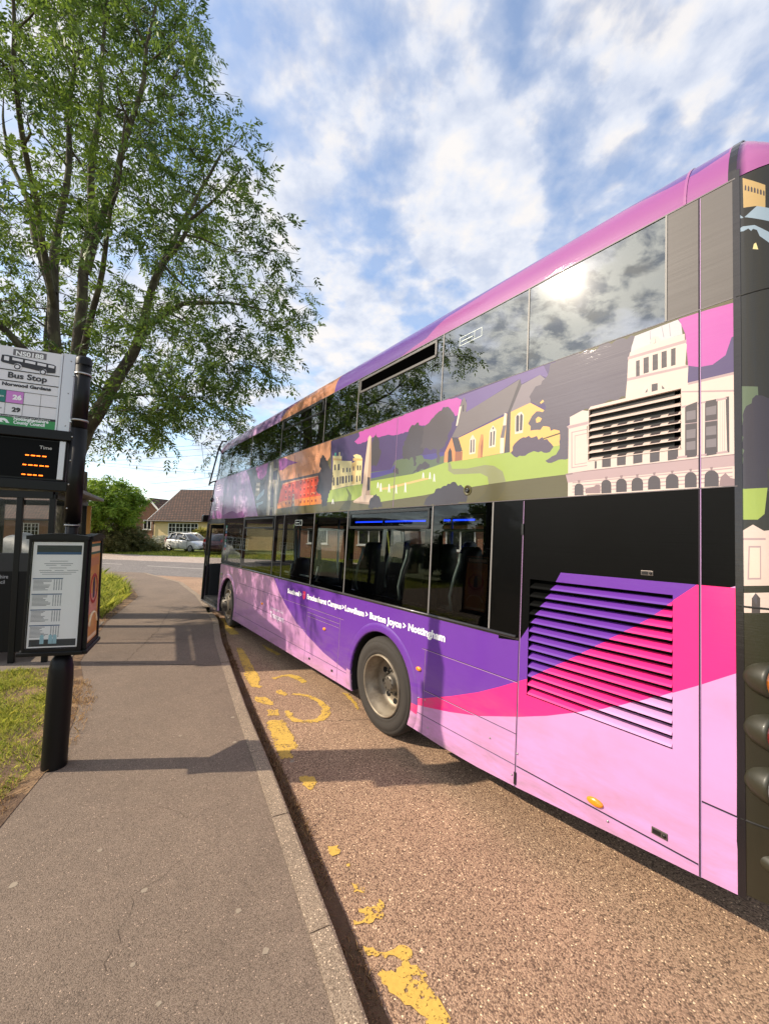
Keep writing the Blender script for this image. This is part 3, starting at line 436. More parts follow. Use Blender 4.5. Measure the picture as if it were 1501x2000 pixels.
('mauve',[(-2.020,2.387),(-2.860,2.387),(-2.860,2.394),(-2.020,2.394)]),
('mauve',[(-2.020,2.408),(-2.860,2.408),(-2.860,2.415),(-2.020,2.415)]),
('mauve',[(-2.020,2.429),(-2.860,2.429),(-2.860,2.436),(-2.020,2.436)]),
('mauve',[(-2.020,2.450),(-2.860,2.450),(-2.860,2.457),(-2.020,2.457)]),
('mauve',[(-2.020,2.471),(-2.860,2.471),(-2.860,2.478),(-2.020,2.478)]),
('shade',[(-2.212,2.787),(-2.263,2.788),(-2.266,2.491),(-2.213,2.493)]),
('shade',[(-2.299,2.791),(-2.356,2.792),(-2.353,2.492),(-2.303,2.493)]),
('shade',[(-2.392,2.793),(-2.446,2.791),(-2.445,2.495),(-2.395,2.492)]),
('shade',[(-2.482,2.794),(-2.536,2.795),(-2.534,2.490),(-2.485,2.488)]),
('shade',[(-2.574,2.793),(-2.624,2.795),(-2.625,2.491),(-2.575,2.488)]),
('shade',[(-2.166,2.539),(-2.179,2.537),(-2.179,2.491),(-2.166,2.490)]),
('shade',[(-2.657,2.780),(-2.713,2.793),(-2.712,2.492),(-2.657,2.492)]),
('shade',[(-2.747,2.785),(-2.801,2.786),(-2.800,2.492),(-2.745,2.489)]),
('shade',[(-2.834,2.787),(-2.848,2.786),(-2.848,2.494),(-2.839,2.493)]),
('pane',[(-2.663,2.748),(-2.705,2.748),(-2.705,2.699),(-2.663,2.700)]),
('pane',[(-2.663,2.645),(-2.705,2.644),(-2.704,2.596),(-2.663,2.598)]),
('pane',[(-2.663,2.578),(-2.704,2.579),(-2.704,2.532),(-2.663,2.534)]),
('pane',[(-2.751,2.750),(-2.795,2.751),(-2.794,2.705),(-2.751,2.707)]),
('pane',[(-2.751,2.645),(-2.794,2.644),(-2.794,2.597),(-2.751,2.599)]),
('pane',[(-2.751,2.576),(-2.794,2.576),(-2.794,2.532),(-2.751,2.534)]),
('mauve',[(-2.657,2.683),(-2.713,2.679),(-2.713,2.676),(-2.657,2.679)]),
('mauve',[(-2.747,2.677),(-2.800,2.675),(-2.800,2.670),(-2.747,2.672)]),
('mauve',[(-2.794,2.785),(-2.839,2.784),(-2.840,2.774),(-2.795,2.773)]),
('mauve',[(-2.712,2.786),(-2.750,2.786),(-2.750,2.777),(-2.712,2.776)]),
('mauve',[(-2.640,2.784),(-2.661,2.785),(-2.661,2.775),(-2.640,2.774)]),
('mauve',[(-2.795,2.502),(-2.840,2.505),(-2.843,2.492),(-2.795,2.492)]),
('mauve',[(-2.709,2.499),(-2.753,2.502),(-2.753,2.491),(-2.706,2.492)]),
('mauve',[(-2.621,2.504),(-2.666,2.505),(-2.666,2.493),(-2.618,2.493)]),
('mauve',[(-2.811,2.768),(-2.812,2.767),(-2.811,2.506),(-2.810,2.506)]),
('mauve',[(-2.820,2.767),(-2.821,2.767),(-2.821,2.506),(-2.819,2.506)]),
('mauve',[(-2.827,2.767),(-2.829,2.767),(-2.829,2.506),(-2.827,2.507)]),
('mauve',[(-2.725,2.773),(-2.726,2.773),(-2.727,2.503),(-2.725,2.503)]),
('mauve',[(-2.734,2.773),(-2.736,2.772),(-2.737,2.503),(-2.735,2.503)]),
('shade',[(-2.036,2.325),(-2.035,2.378),(-2.037,2.389),(-2.044,2.398),(-2.053,2.403),(-2.065,2.404),(-2.077,2.401),(-2.087,2.394),(-2.094,2.384),(-2.096,2.373),(-2.097,2.324)]),
('mauve_dark',[(-2.055,2.425),(-2.074,2.426),(-2.072,2.407),(-2.059,2.407)]),
('shade',[(-2.211,2.327),(-2.210,2.384),(-2.212,2.396),(-2.218,2.405),(-2.228,2.410),(-2.240,2.412),(-2.252,2.408),(-2.262,2.401),(-2.268,2.390),(-2.271,2.379),(-2.272,2.326)]),
('mauve_dark',[(-2.231,2.431),(-2.248,2.432),(-2.246,2.414),(-2.234,2.414)]),
('shade',[(-2.300,2.328),(-2.299,2.382),(-2.301,2.394),(-2.308,2.403),(-2.318,2.409),(-2.330,2.410),(-2.342,2.407),(-2.352,2.399),(-2.358,2.388),(-2.361,2.376),(-2.361,2.327)]),
('mauve_dark',[(-2.321,2.430),(-2.338,2.430),(-2.335,2.413),(-2.324,2.412)]),
('shade',[(-2.388,2.329),(-2.387,2.379),(-2.390,2.391),(-2.396,2.401),(-2.407,2.407),(-2.419,2.409),(-2.430,2.405),(-2.441,2.397),(-2.447,2.386),(-2.450,2.374),(-2.450,2.328)]),
('mauve_dark',[(-2.411,2.427),(-2.426,2.428),(-2.424,2.411),(-2.413,2.411)]),
('shade',[(-2.476,2.331),(-2.476,2.379),(-2.478,2.392),(-2.485,2.402),(-2.496,2.409),(-2.508,2.410),(-2.520,2.406),(-2.530,2.398),(-2.537,2.386),(-2.539,2.373),(-2.540,2.329)]),
('mauve_dark',[(-2.500,2.428),(-2.515,2.429),(-2.513,2.412),(-2.503,2.412)]),
('shade',[(-2.566,2.330),(-2.566,2.380),(-2.568,2.393),(-2.575,2.403),(-2.585,2.410),(-2.597,2.411),(-2.608,2.407),(-2.618,2.399),(-2.625,2.387),(-2.627,2.374),(-2.627,2.328)]),
('mauve_dark',[(-2.590,2.429),(-2.604,2.429),(-2.601,2.413),(-2.592,2.413)]),
('shade',[(-2.656,2.328),(-2.656,2.383),(-2.658,2.395),(-2.664,2.404),(-2.673,2.410),(-2.683,2.411),(-2.693,2.408),(-2.702,2.400),(-2.708,2.390),(-2.710,2.378),(-2.710,2.326)]),
('mauve_dark',[(-2.676,2.428),(-2.689,2.429),(-2.687,2.414),(-2.679,2.413)]),
('shade',[(-2.743,2.325),(-2.744,2.378),(-2.746,2.392),(-2.753,2.403),(-2.763,2.409),(-2.774,2.411),(-2.786,2.407),(-2.795,2.398),(-2.802,2.386),(-2.804,2.372),(-2.804,2.323)]),
('mauve_dark',[(-2.768,2.427),(-2.780,2.428),(-2.778,2.413),(-2.770,2.412)]),
('mauve_dark',[(-2.111,2.334),(-2.108,2.364),(-2.166,2.375),(-2.175,2.386),(-2.200,2.385),(-2.205,2.369),(-2.205,2.329)]),
('mauve_dark',[(-2.805,2.324),(-2.812,2.372),(-2.832,2.390),(-2.851,2.363),(-2.869,2.356),(-2.869,2.318)])]
LOW=[
('lilac_base',[(6.493,1.362),(2.857,1.425),(3.909,1.345),(-1.657,1.320),(-2.873,1.825),(-2.865,0.633),(-2.890,0.298),(-2.014,0.150),(-1.696,0.268),(3.588,-0.023),(6.805,-0.469)]),
('purple',[(3.115,1.467),(3.038,1.283),(2.794,1.103),(2.506,0.943),(2.195,0.802),(1.777,0.636),(2.252,0.806),(1.693,0.639),(1.219,0.528),(0.854,0.480),(0.548,0.446),(0.514,0.315),(-0.485,0.297),(-0.476,0.478),(-0.690,0.516),(-0.995,0.573),(-1.297,0.649),(-1.656,0.769),(-1.647,0.823),(-2.234,1.075),(-2.600,1.473),(-2.710,1.813),(-1.952,1.810),(-1.644,1.294),(-1.497,1.282),(-1.636,1.303),(3.901,1.314)]),
('magenta_hot',[(-0.468,0.512),(-0.685,0.583),(-1.007,0.704),(-1.288,0.823),(-1.503,0.932),(-1.646,1.011),(-1.640,1.006),(-1.733,1.057),(-1.828,1.126),(-2.004,1.245),(-2.142,1.345),(-2.290,1.455),(-2.426,1.553),(-2.517,1.628),(-2.599,1.713),(-2.710,1.813),(-2.880,1.814),(-2.877,1.411),(-2.713,1.300),(-2.601,1.229),(-2.511,1.175),(-2.374,1.096),(-2.235,1.019),(-2.059,0.937),(-1.876,0.853),(-1.649,0.765),(-1.656,0.769),(-1.297,0.646),(-0.995,0.571),(-0.691,0.510),(-0.471,0.476)]),
('black_vinyl',[(-1.443,1.773),(-1.952,1.810),(-1.916,1.742),(-1.839,1.648),(-1.721,1.409),(-1.644,1.294),(-1.465,1.275)])]
MARKS=[[[(-1.102,4.783),(-1.059,4.813),(-0.991,4.731),(-0.991,4.677),(-0.917,4.613),(-0.814,4.578),(-0.714,4.621),(-0.673,4.744),(-0.690,4.901),(-0.775,5.066),(-0.903,5.191),(-1.024,5.253),(-1.136,5.266),(-1.112,5.308),(-0.977,5.290),(-0.826,5.211),(-0.681,5.054),(-0.592,4.875),(-0.567,4.734),(-0.605,4.612),(-0.699,4.531),(-0.824,4.509),(-0.962,4.547),(-1.039,4.648)],[(-1.354,5.361),(-1.298,5.418),(-1.185,5.298),(-1.196,5.229),(-1.290,5.276)],[(-1.536,5.820),(-1.417,5.956),(-1.299,5.984),(-1.162,5.925),(-1.016,5.720),(-1.063,5.658),(-1.162,5.775),(-1.315,5.917),(-1.417,5.890),(-1.480,5.781)]],
[[(-1.304,4.818),(-1.190,4.837),(-1.127,4.685),(-1.255,4.667)],[(-1.232,4.562),(-1.061,4.569),(-0.938,4.341),(-0.865,4.187),(-0.861,4.145),(-0.786,4.044),(-0.788,4.005),(-0.864,3.973),(-0.800,3.872),(-0.800,3.826),(-0.886,3.811),(-0.969,3.941),(-1.015,4.057),(-1.115,4.289),(-1.186,4.403)]],
[[(-1.983,6.018),(-1.804,6.050),(-1.673,5.772),(-1.642,5.572),(-1.568,5.518),(-1.579,5.461),(-1.709,5.511),(-1.879,5.804)],[(-1.562,5.180),(-1.429,5.185),(-1.292,5.029),(-1.278,4.952),(-1.408,4.977),(-1.514,5.067)]],
[[(-2.538,7.257),(-2.445,7.262),(-2.099,6.614),(-1.857,6.117),(-1.820,6.049),(-1.959,6.042),(-2.198,6.500)]],
[[(-3.796,9.569),(-3.626,9.583),(-3.227,8.850),(-2.807,8.184),(-2.959,8.132),(-3.347,8.742)]],
[[(-0.680,3.545),(-0.612,3.568),(-0.548,3.549),(-0.509,3.439),(-0.548,3.378),(-0.611,3.429)]],
[[(-0.334,2.802),(-0.268,2.808),(-0.253,2.739),(-0.290,2.718),(-0.327,2.746)],[(-0.200,2.659),(-0.178,2.660),(-0.176,2.640),(-0.198,2.640)]],
[[(-0.160,2.519),(-0.114,2.513),(-0.076,2.465),(-0.075,2.452),(-0.140,2.454),(-0.136,2.478)],[(-0.105,2.359),(-0.034,2.360),(0.007,2.418),(0.030,2.392),(0.036,2.316),(-0.045,2.269),(-0.120,2.262),(-0.127,2.284),(-0.068,2.300)]],
[[(-0.069,2.156),(-0.002,2.127),(0.087,2.143),(0.139,2.159),(0.175,2.135),(0.173,2.100),(0.147,2.086),(0.229,2.036),(0.241,1.971),(0.286,1.921),(0.320,1.854),(0.316,1.767),(0.223,1.765),(0.211,1.853),(0.126,1.899),(0.082,1.938),(0.000,2.022),(0.024,2.044),(0.089,2.030),(0.122,2.081),(0.061,2.108),(-0.001,2.102),(-0.060,2.121)]],
[[(-0.502,5.363),(-0.429,5.331),(-0.331,5.132),(-0.265,4.948),(-0.273,4.858),(-0.353,5.067)]],
[[(-2.150,7.487),(-1.922,7.227),(-1.676,6.926),(-1.714,6.864),(-1.978,7.158)]]]
CORN=[
('tower_gold',[(-2.910,3.941),(-2.997,3.851),(-2.996,3.725),(-2.960,3.756),(-2.912,3.774)]),
('shade',[(-2.988,3.799),(-2.988,3.821),(-2.991,3.827),(-2.994,3.816),(-2.994,3.794)]),
('shade',[(-2.976,3.810),(-2.976,3.832),(-2.979,3.838),(-2.983,3.828),(-2.983,3.805)]),
('shade',[(-2.965,3.821),(-2.965,3.843),(-2.968,3.850),(-2.971,3.839),(-2.971,3.816)]),
('shade',[(-2.953,3.832),(-2.953,3.855),(-2.956,3.861),(-2.960,3.850),(-2.960,3.828)]),
('shade',[(-2.941,3.844),(-2.941,3.866),(-2.944,3.872),(-2.948,3.862),(-2.948,3.839)]),
('shade',[(-2.929,3.855),(-2.930,3.878),(-2.933,3.884),(-2.936,3.873),(-2.936,3.850)]),
('shade',[(-2.917,3.867),(-2.918,3.890),(-2.921,3.896),(-2.924,3.885),(-2.924,3.862)]),
('iceblue',[(-2.866,3.801),(-2.912,3.719),(-2.866,3.735)]),
('iceblue',[(-2.916,3.720),(-2.964,3.754),(-3.024,3.711),(-3.023,3.642)]),
('iceblue',[(-2.867,3.660),(-2.908,3.673),(-2.954,3.656),(-3.023,3.578),(-3.022,3.519),(-2.973,3.588),(-2.963,3.625),(-2.948,3.639),(-2.941,3.631),(-2.930,3.650),(-2.911,3.646)]),
('cream',[(-2.946,3.531),(-2.951,3.556),(-2.959,3.559),(-2.967,3.519)]),
('hill',[(-2.881,2.830),(-2.959,2.808),(-2.968,2.296),(-2.877,2.303)]),
('tree_dark',[(-2.893,2.608),(-2.900,2.629),(-2.903,2.652),(-2.901,2.675),(-2.906,2.697),(-2.915,2.719),(-2.935,2.729),(-2.938,2.752),(-2.952,2.767),(-2.975,2.760),(-2.993,2.745),(-3.013,2.732),(-3.009,2.712),(-3.017,2.691),(-3.021,2.671),(-3.007,2.650),(-3.020,2.630),(-3.021,2.609),(-3.022,2.589),(-3.002,2.569),(-3.013,2.548),(-3.006,2.528),(-3.010,2.508),(-3.001,2.487),(-3.014,2.467),(-3.013,2.447),(-3.006,2.426),(-3.020,2.406),(-3.012,2.385),(-3.004,2.365),(-3.008,2.345),(-3.009,2.324),(-3.000,2.304),(-3.008,2.283),(-2.987,2.287),(-2.968,2.297),(-2.945,2.295),(-2.923,2.294),(-2.904,2.305),(-2.883,2.312),(-2.879,2.332),(-2.878,2.353),(-2.885,2.372),(-2.884,2.392),(-2.892,2.412),(-2.900,2.431),(-2.902,2.451),(-2.899,2.472),(-2.906,2.495),(-2.893,2.517),(-2.899,2.540),(-2.903,2.563),(-2.892,2.585)]),
('grass',[(-2.880,2.302),(-2.989,2.303),(-2.977,2.177),(-2.953,2.150),(-2.879,2.151)]),
('stone_pink',[(-2.895,2.052),(-2.895,2.095),(-2.935,2.126),(-2.974,2.096),(-3.030,2.104),(-3.026,1.842),(-2.890,1.827)]),
('mauve',[(-2.891,2.060),(-2.980,2.062),(-2.980,2.052),(-2.891,2.050)]),
('mauve',[(-2.918,2.022),(-2.963,2.024),(-2.962,1.864),(-2.913,1.859)]),
('stone',[(-2.923,2.014),(-2.959,2.015),(-2.958,1.872),(-2.919,1.868)]),
('stone_pink',[(-2.893,1.793),(-3.026,1.810),(-3.025,1.717),(-2.899,1.699)]),
('shade',[(-2.927,1.701),(-2.928,1.772),(-2.942,1.799),(-2.958,1.776),(-2.957,1.706)])]
# ------------------------------------------------------------------ materials for the setting
def aggregate(name, ca, cb, cdark, scale, rough=.85, bump=.6, sparkle=.04, patch=(.82, 1.12), blot=None):
    m = bpy.data.materials.new(name); m.use_nodes = True; t, p = nodes(m); tc = N(t, 'ShaderNodeTexCoord'); vec = tc.outputs['Object']
    v = N(t, 'ShaderNodeTexVoronoi'); v.inputs['Scale'].default_value = scale; t.links.new(vec, v.inputs['Vector'])
    sp = N(t, 'ShaderNodeSeparateColor'); t.links.new(v.outputs['Color'], sp.inputs[0])
    c = ramp(t, sp.outputs[0], [(0., lin(cdark)), (.3, lin(ca)), (.75, lin(cb)), (1-sparkle, lin(cb)), (1-sparkle*.6, lin(tuple(min(255, int(x*1.45)) for x in cb)))])
    hs = N(t, 'ShaderNodeHueSaturation'); t.links.new(c, hs.inputs['Color'])
    big = noise(t, vec, .9, 6, .6, .4); fine = noise(t, vec, 9, 5, .7)
    edge = ramp(t, v.outputs['Distance'], [(.0, 1.), (.55, .86), (.9, .5)])
    val = M_(t, 'MULTIPLY', M_(t, 'ADD', M_(t, 'MULTIPLY', big, (patch[1]-patch[0])*1.6), patch[0]-.1), M_(t, 'ADD', M_(t, 'MULTIPLY', fine, .4), .8))
    val = M_(t, 'MULTIPLY', val, edge); t.links.new(val, hs.inputs['Value']); colo = hs.outputs[0]
    if blot:
        mx = N(t, 'ShaderNodeMix', data_type='RGBA'); mx.inputs[7].default_value = lin(blot)
        t.links.new(colo, mx.inputs[6]); t.links.new(ramp(t, noise(t, vec, 2.3, 4, .5), [(.735, 0.), (.75, .7)]), mx.inputs[0]); colo = mx.outputs[2]
    t.links.new(colo, p.inputs['Base Color']); p.inputs['Roughness'].default_value = rough
    b = N(t, 'ShaderNodeBump'); b.inputs['Strength'].default_value = bump; b.inputs['Distance'].default_value = .006; b.invert = True
    t.links.new(M_(t, 'ADD', v.outputs['Distance'], M_(t, 'MULTIPLY', noise(t, vec, scale*2.2, 3), .6)), b.inputs['Height']); t.links.new(b.outputs[0], p.inputs['Normal'])
    MT[name] = m; return m
road_m = aggregate('aggregate_road', (156, 124, 99), (186, 152, 123), (98, 74, 57), 130, bump=.75, patch=(.76, 1.28), sparkle=.025)
path_m = aggregate('path_asphalt', (127, 109, 93), (145, 126, 109), (102, 86, 72), 220, bump=.5, sparkle=.012, patch=(.74, 1.18))
main_m = aggregate('main_road_asphalt', (118, 110, 106), (142, 134, 128), (95, 88, 84), 60, bump=.3)
pave_m = aggregate('pale_pavement', (176, 156, 142), (198, 178, 164), (150, 132, 120), 40, bump=.2)
kerb_m = aggregate('kerb_concrete', (150, 131, 110), (172, 152, 130), (122, 104, 86), 190, bump=.4, patch=(.8, 1.15))
def grass_mat(name, a, b, dry):
    m = bpy.data.materials.new(name); m.use_nodes = True; t, p = nodes(m); tc = N(t, 'ShaderNodeTexCoord')
    mx = N(t, 'ShaderNodeMix', data_type='RGBA'); mx.inputs[6].default_value = lin(a); mx.inputs[7].default_value = lin(b)
    t.links.new(noise(t, tc.outputs['Object'], 30, 6, .7), mx.inputs[0])
    m2 = N(t, 'ShaderNodeMix', data_type='RGBA'); m2.inputs[7].default_value = lin(dry); t.links.new(mx.outputs[2], m2.inputs[6])
    t.links.new(ramp(t, noise(t, tc.outputs['Object'], 1.1, 6, .7), [(.5, 0.), (.66, .8)]), m2.inputs[0])
    t.links.new(m2.outputs[2], p.inputs['Base Color']); p.inputs['Roughness'].default_value = .9; MT[name] = m; return m
turf = grass_mat('turf', (86, 100, 44), (122, 136, 62), (150, 132, 82))
soil = mat('soil', (96, 74, 56), .95, var=.4, vs=9, bump=.8, bs=40, c2=(140, 112, 82), c2s=6)

# ------------------------------------------------------------------ ground
def sheet(name, pts, z, m, thick=0.):
    mb = MB()
    if thick:
        mb.prism(pts, lambda x, y, q: (x, y, q), z-thick, z)
    else: mb.add([(x, y, z) for x, y in pts], [tuple(range(len(pts)))])
    # tessellate concave outlines
    o = mb.build(name, m); b = bmesh.new(); b.from_mesh(o.data); bmesh.ops.triangulate(b, faces=b.faces, ngon_method='EAR_CLIP'); bmesh.ops.recalc_face_normals(b, faces=b.faces); b.to_mesh(o.data); b.free()
    return kind(o, 'structure')
mbg = MB(); n = 14
mbg.add([(math.cos(i*2*math.pi/48)*900, math.sin(i*2*math.pi/48)*900, -.012) for i in range(48)], [tuple(range(48))])
kind(mbg.build('ground', turf), 'structure')
KO = [(.62, .5), (.25, 1.15), (-.02, 1.74), (-.2, 2.12), (-.44, 2.6), (-.91, 3.54), (-1.35, 4.38), (-2.17, 6.03), (-2.84, 7.39), (-3.56, 9.02), (-3.98, 9.75)]
PE = [(-4.35, 10.4), (-5.36, 12.14), (-7.3, 15.0), (-10.35, 17.95)]
PL = [(-12.6, 18.3), (-11.8, 17.4), (-8.95, 14.39), (-7.07, 11.79), (-5.83, 8.59), (-4.5, 6.1), (-3.89, 5.34), (-3.2, 4.25), (-2.85, 3.6), (-2.62, 2.86), (-2.3, 2.0), (-2.1, .5), (-2., -3)]
def offs(P_, d):
    o_ = []
    for i, p in enumerate(P_):
        a = Vector(P_[max(i-1, 0)]); b = Vector(P_[min(i+1, len(P_)-1)]); t_ = (b-a).normalized(); o_.append((p[0]-t_.y*d, p[1]+t_.x*d))
    return o_
KI = offs(KO, .115)
sheet('road', [(8.4, -14), (8.2, 2), (1.2, 16), (-.2, 20), (-2, 22.5), (-10.4, 18.0)]+PE[::-1][1:]+KO[::-1]+[(1.4, -1), (3.2, -4), (6, -14)], 0, road_m)
sheet('main_road', [(-60, 30.6), (-12.5, 18.4), (-10.4, 18.0), (-2, 15.9), (30, 6.0), (32, 13.5), (-10.72, 24.44), (-17.84, 26.2), (-60, 37.5)], .004, main_m)
sheet('far_pavement', [(-60, 37.5), (-17.84, 26.2), (-10.72, 24.44), (32, 13.5), (34, 18.0), (-13.0, 29.2), (-19.14, 30.9), (-60, 41.5)], .002, pave_m)
lm = MB()
for i in range(9):
    a = Vector((-18.5, 24.1)); b = Vector((-8.2, 20.6)); d = (b-a).normalized(); s = a+d*(i*6.6-7); e = s+d*4.8; nn = Vector((-d.y, d.x))*.055
    lm.add([(*(s-nn), .009), (*(e-nn), .009), (*(e+nn), .009), (*(s+nn), .009)], [(0, 1, 2, 3)])
kind(lm.build('road_line', mat('faded_white_paint', (190, 182, 172), .8, var=.25, vs=9)), 'structure')
sheet('footpath', [(1.9, -3)]+[(.95, -.2)]+KI+[(-4.46, 10.42)]+PE[1:]+PL, .1, path_m, .12)
km = MB()
def along(P_, s):
    for i in range(len(P_)-1):
        a, b = Vector(P_[i]), Vector(P_[i+1]); l = (b-a).length
        if s <= l or i == len(P_)-2: return a+(b-a)*(s/l), (b-a).normalized()
        s -= l
TL = sum((Vector(KO[i+1])-Vector(KO[i])).length for i in range(len(KO)-1)); s0 = .05; rk = random.Random(3)
while s0 < TL-.3:
    ln = .905; ring = []
    for q in (s0+.004, s0+ln*.33, s0+ln*.66, s0+ln-.004):
        p, d = along(KO, min(q, TL)); nn = Vector((-d.y, d.x)); ring.append((p, nn))
    V = []; w = .123; h = .104+rk.uniform(-.004, .004)
    for p, nn in ring:
        for a, z in ((-.012, -.02), (0., h-.018), (.006, h-.006), (.02, h), (w, h), (w, -.02)): V.append((*(p+nn*a), z))
    F = [(i*6+k, i*6+k+1, (i+1)*6+k+1, (i+1)*6+k) for i in range(3) for k in range(5)]+[(0, 1, 2, 3, 4, 5), (18, 19, 20, 21, 22, 23)]
    km.add(V, F); s0 += ln
kind(km.build('kerb', kerb_m), 'structure')
km = MB()
for i in range(len(PE)-1):
    a, b = Vector(PE[i]), Vector(PE[i+1]); d = (b-a).normalized(); nn = Vector((-d.y, d.x))
    km.add([(*(a-nn*.03), -.02), (*(a-nn*.02), .1), (*(a+nn*.12), .106), (*(b-nn*.03), -.02), (*(b-nn*.02), .1), (*(b+nn*.12), .106)], [(0, 1, 4, 3), (1, 2, 5, 4)])
kind(km.build('kerb', kerb_m), 'structure')
# bare trodden earth beside the path and the raised grass verge
sheet('verge_soil', [(-2., -3), (-2.05, .5), (-2.2, 2.0), (-2.5, 2.86), (-2.75, 3.6), (-3.1, 4.25), (-3.8, 5.34), (-4.4, 6.1), (-5.7, 8.59), (-6.95, 11.79), (-8.8, 14.39), (-11.7, 17.3), (-14, 18.7), (-30, 22.4), (-30, -6), (-8, -6)], .104, soil, .11)
sheet('concrete_base', [(-4.45, 5.85), (-6.7, 4.9), (-8.2, 8.0), (-5.75, 8.6)], .112, mat('base_slab', (120, 108, 96), .9, var=.2, vs=6, bump=.3, bs=50), .1)

# yellow worn road letters
ym = bpy.data.materials.new('worn_yellow_paint'); ym.use_nodes = True; t, p = nodes(ym)
tc = N(t, 'ShaderNodeTexCoord'); mpn = N(t, 'ShaderNodeMapping'); mpn.inputs['Scale'].default_value = (1, 1, 1); t.links.new(tc.outputs['Object'], mpn.inputs[0])
p.inputs['Base Color'].default_value = lin((212, 172, 78)); p.inputs['Roughness'].default_value = .7
hs = N(t, 'ShaderNodeHueSaturation'); hs.inputs['Color'].default_value = lin((214, 174, 80)); t.links.new(M_(t, 'ADD', M_(t, 'MULTIPLY', noise(t, mpn.outputs[0], 40, 5, .7), .6), .68), hs.inputs['Value']); t.links.new(hs.outputs[0], p.inputs['Base Color'])
wear = ramp(t, M_(t, 'ADD', M_(t, 'MULTIPLY', noise(t, mpn.outputs[0], 62, 4, .7), .6), M_(t, 'MULTIPLY', noise(t, mpn.outputs[0], 7, 4, .6), .4)), [(.425, 0.), (.47, .95)])
t.links.new(wear, p.inputs['Alpha'])
rj = random.Random(8)
WORN = ['yellow letter S painted on the road nearest the bus wheel', 'long yellow bar of a worn road letter beside the large S', 'pair of scratched yellow paint strokes by the kerb left of the S', 'shaded yellow paint bar just beyond the large S', 'faint yellow bay line along the kerb by the front bus wheel',
        'small yellow paint fleck inside the sign shadow', 'two tiny yellow paint flecks halfway down the kerb', 'two yellow paint patches just below the tiny flecks', 'large ragged yellow paint patch at the bottom edge of the road', 'yellow paint dash right behind the rear wheel arch of the bus', 'dim yellow paint line under the side of the bus']
for g, lb in zip(MARKS, WORN):
    mb = MB()
    for pl in g:
        q = []
        for i, (x, y) in enumerate(pl):
            x2, y2 = pl[(i+1) % len(pl)]; L = math.hypot(x2-x, y2-y); k = max(1, int(L/.02))
            for j in range(k):
                a = rj.uniform(-.014, .014)*(1 if j else .3); f = j/k
                q.append((x+(x2-x)*f-(y2-y)/(L+1e-6)*a, y+(y2-y)*f+(x2-x)/(L+1e-6)*a))
        mb.add([(x, y, .0042) for x, y in q], [tuple(range(len(q)))])
    o = mb.build('road_marking', ym); b = bmesh.new(); b.from_mesh(o.data); bmesh.ops.triangulate(b, faces=b.faces, ngon_method='EAR_CLIP'); bmesh.ops.recalc_face_normals(b, faces=b.faces); b.to_mesh(o.data); b.free()
    if o.data.polygons[0].normal.z < 0: o.data.flip_normals()
    kind(o, 'structure')

# ------------------------------------------------------------------ grass (uncountable) and litter
def leaf_mat(name, a, b, tr=.35, vs=.6, rough=.5):
    m = bpy.data.materials.new(name); m.use_nodes = True; t, p = nodes(m); tc = N(t, 'ShaderNodeTexCoord')
    mx = N(t, 'ShaderNodeMix', data_type='RGBA'); mx.inputs[6].default_value = lin(a); mx.inputs[7].default_value = lin(b)
    at = N(t, 'ShaderNodeAttribute'); at.attribute_name = 'tint'; t.links.new(at.outputs['Fac'], mx.inputs[0])
    t.links.new(mx.outputs[2], p.inputs['Base Color']); p.inputs['Roughness'].default_value = rough; p.inputs['Specular IOR Level'].default_value = .35
    tl = N(t, 'ShaderNodeBsdfTranslucent'); hs = N(t, 'ShaderNodeHueSaturation'); hs.inputs['Value'].default_value = 1.5; hs.inputs['Hue'].default_value = .485; t.links.new(mx.outputs[2], hs.inputs['Color']); t.links.new(hs.outputs[0], tl.inputs[0])
    ms = N(t, 'ShaderNodeMixShader'); ms.inputs[0].default_value = tr; t.links.new(p.outputs[0], ms.inputs[1]); t.links.new(tl.outputs[0], ms.inputs[2])
    t.links.new(ms.outputs[0], t.nodes['Material Output'].inputs[0]); MT[name] = m; return m
def npmesh(name, V, F, m, parent=None, tint=None, k=4):
    base = ORG[parent.name] if parent is not None else Vector((0, 0, 0))
    V = np.asarray(V, dtype=np.float32)-np.array(base, dtype=np.float32); F = np.asarray(F, dtype=np.int32)
    me = bpy.data.meshes.new(name); me.vertices.add(len(V)); me.vertices.foreach_set('co', V.ravel())
    me.loops.add(F.size); me.loops.foreach_set('vertex_index', F.ravel()); me.polygons.add(len(F))
    me.polygons.foreach_set('loop_start', np.arange(len(F), dtype=np.int32)*k)
    me.materials.append(m)
    if tint is not None:
        a = me.attributes.new('tint', 'FLOAT', 'POINT'); a.data.foreach_set('value', np.asarray(tint, dtype=np.float32))
    me.update(calc_edges=True); me.validate()
    o = bpy.data.objects.new(name, me); col.objects.link(o)
    if parent is not None: o.parent = parent
    ORG[o.name] = base; return o
blade_m = leaf_mat('grass_blade', (92, 118, 36), (192, 190, 88), .45, rough=.7)
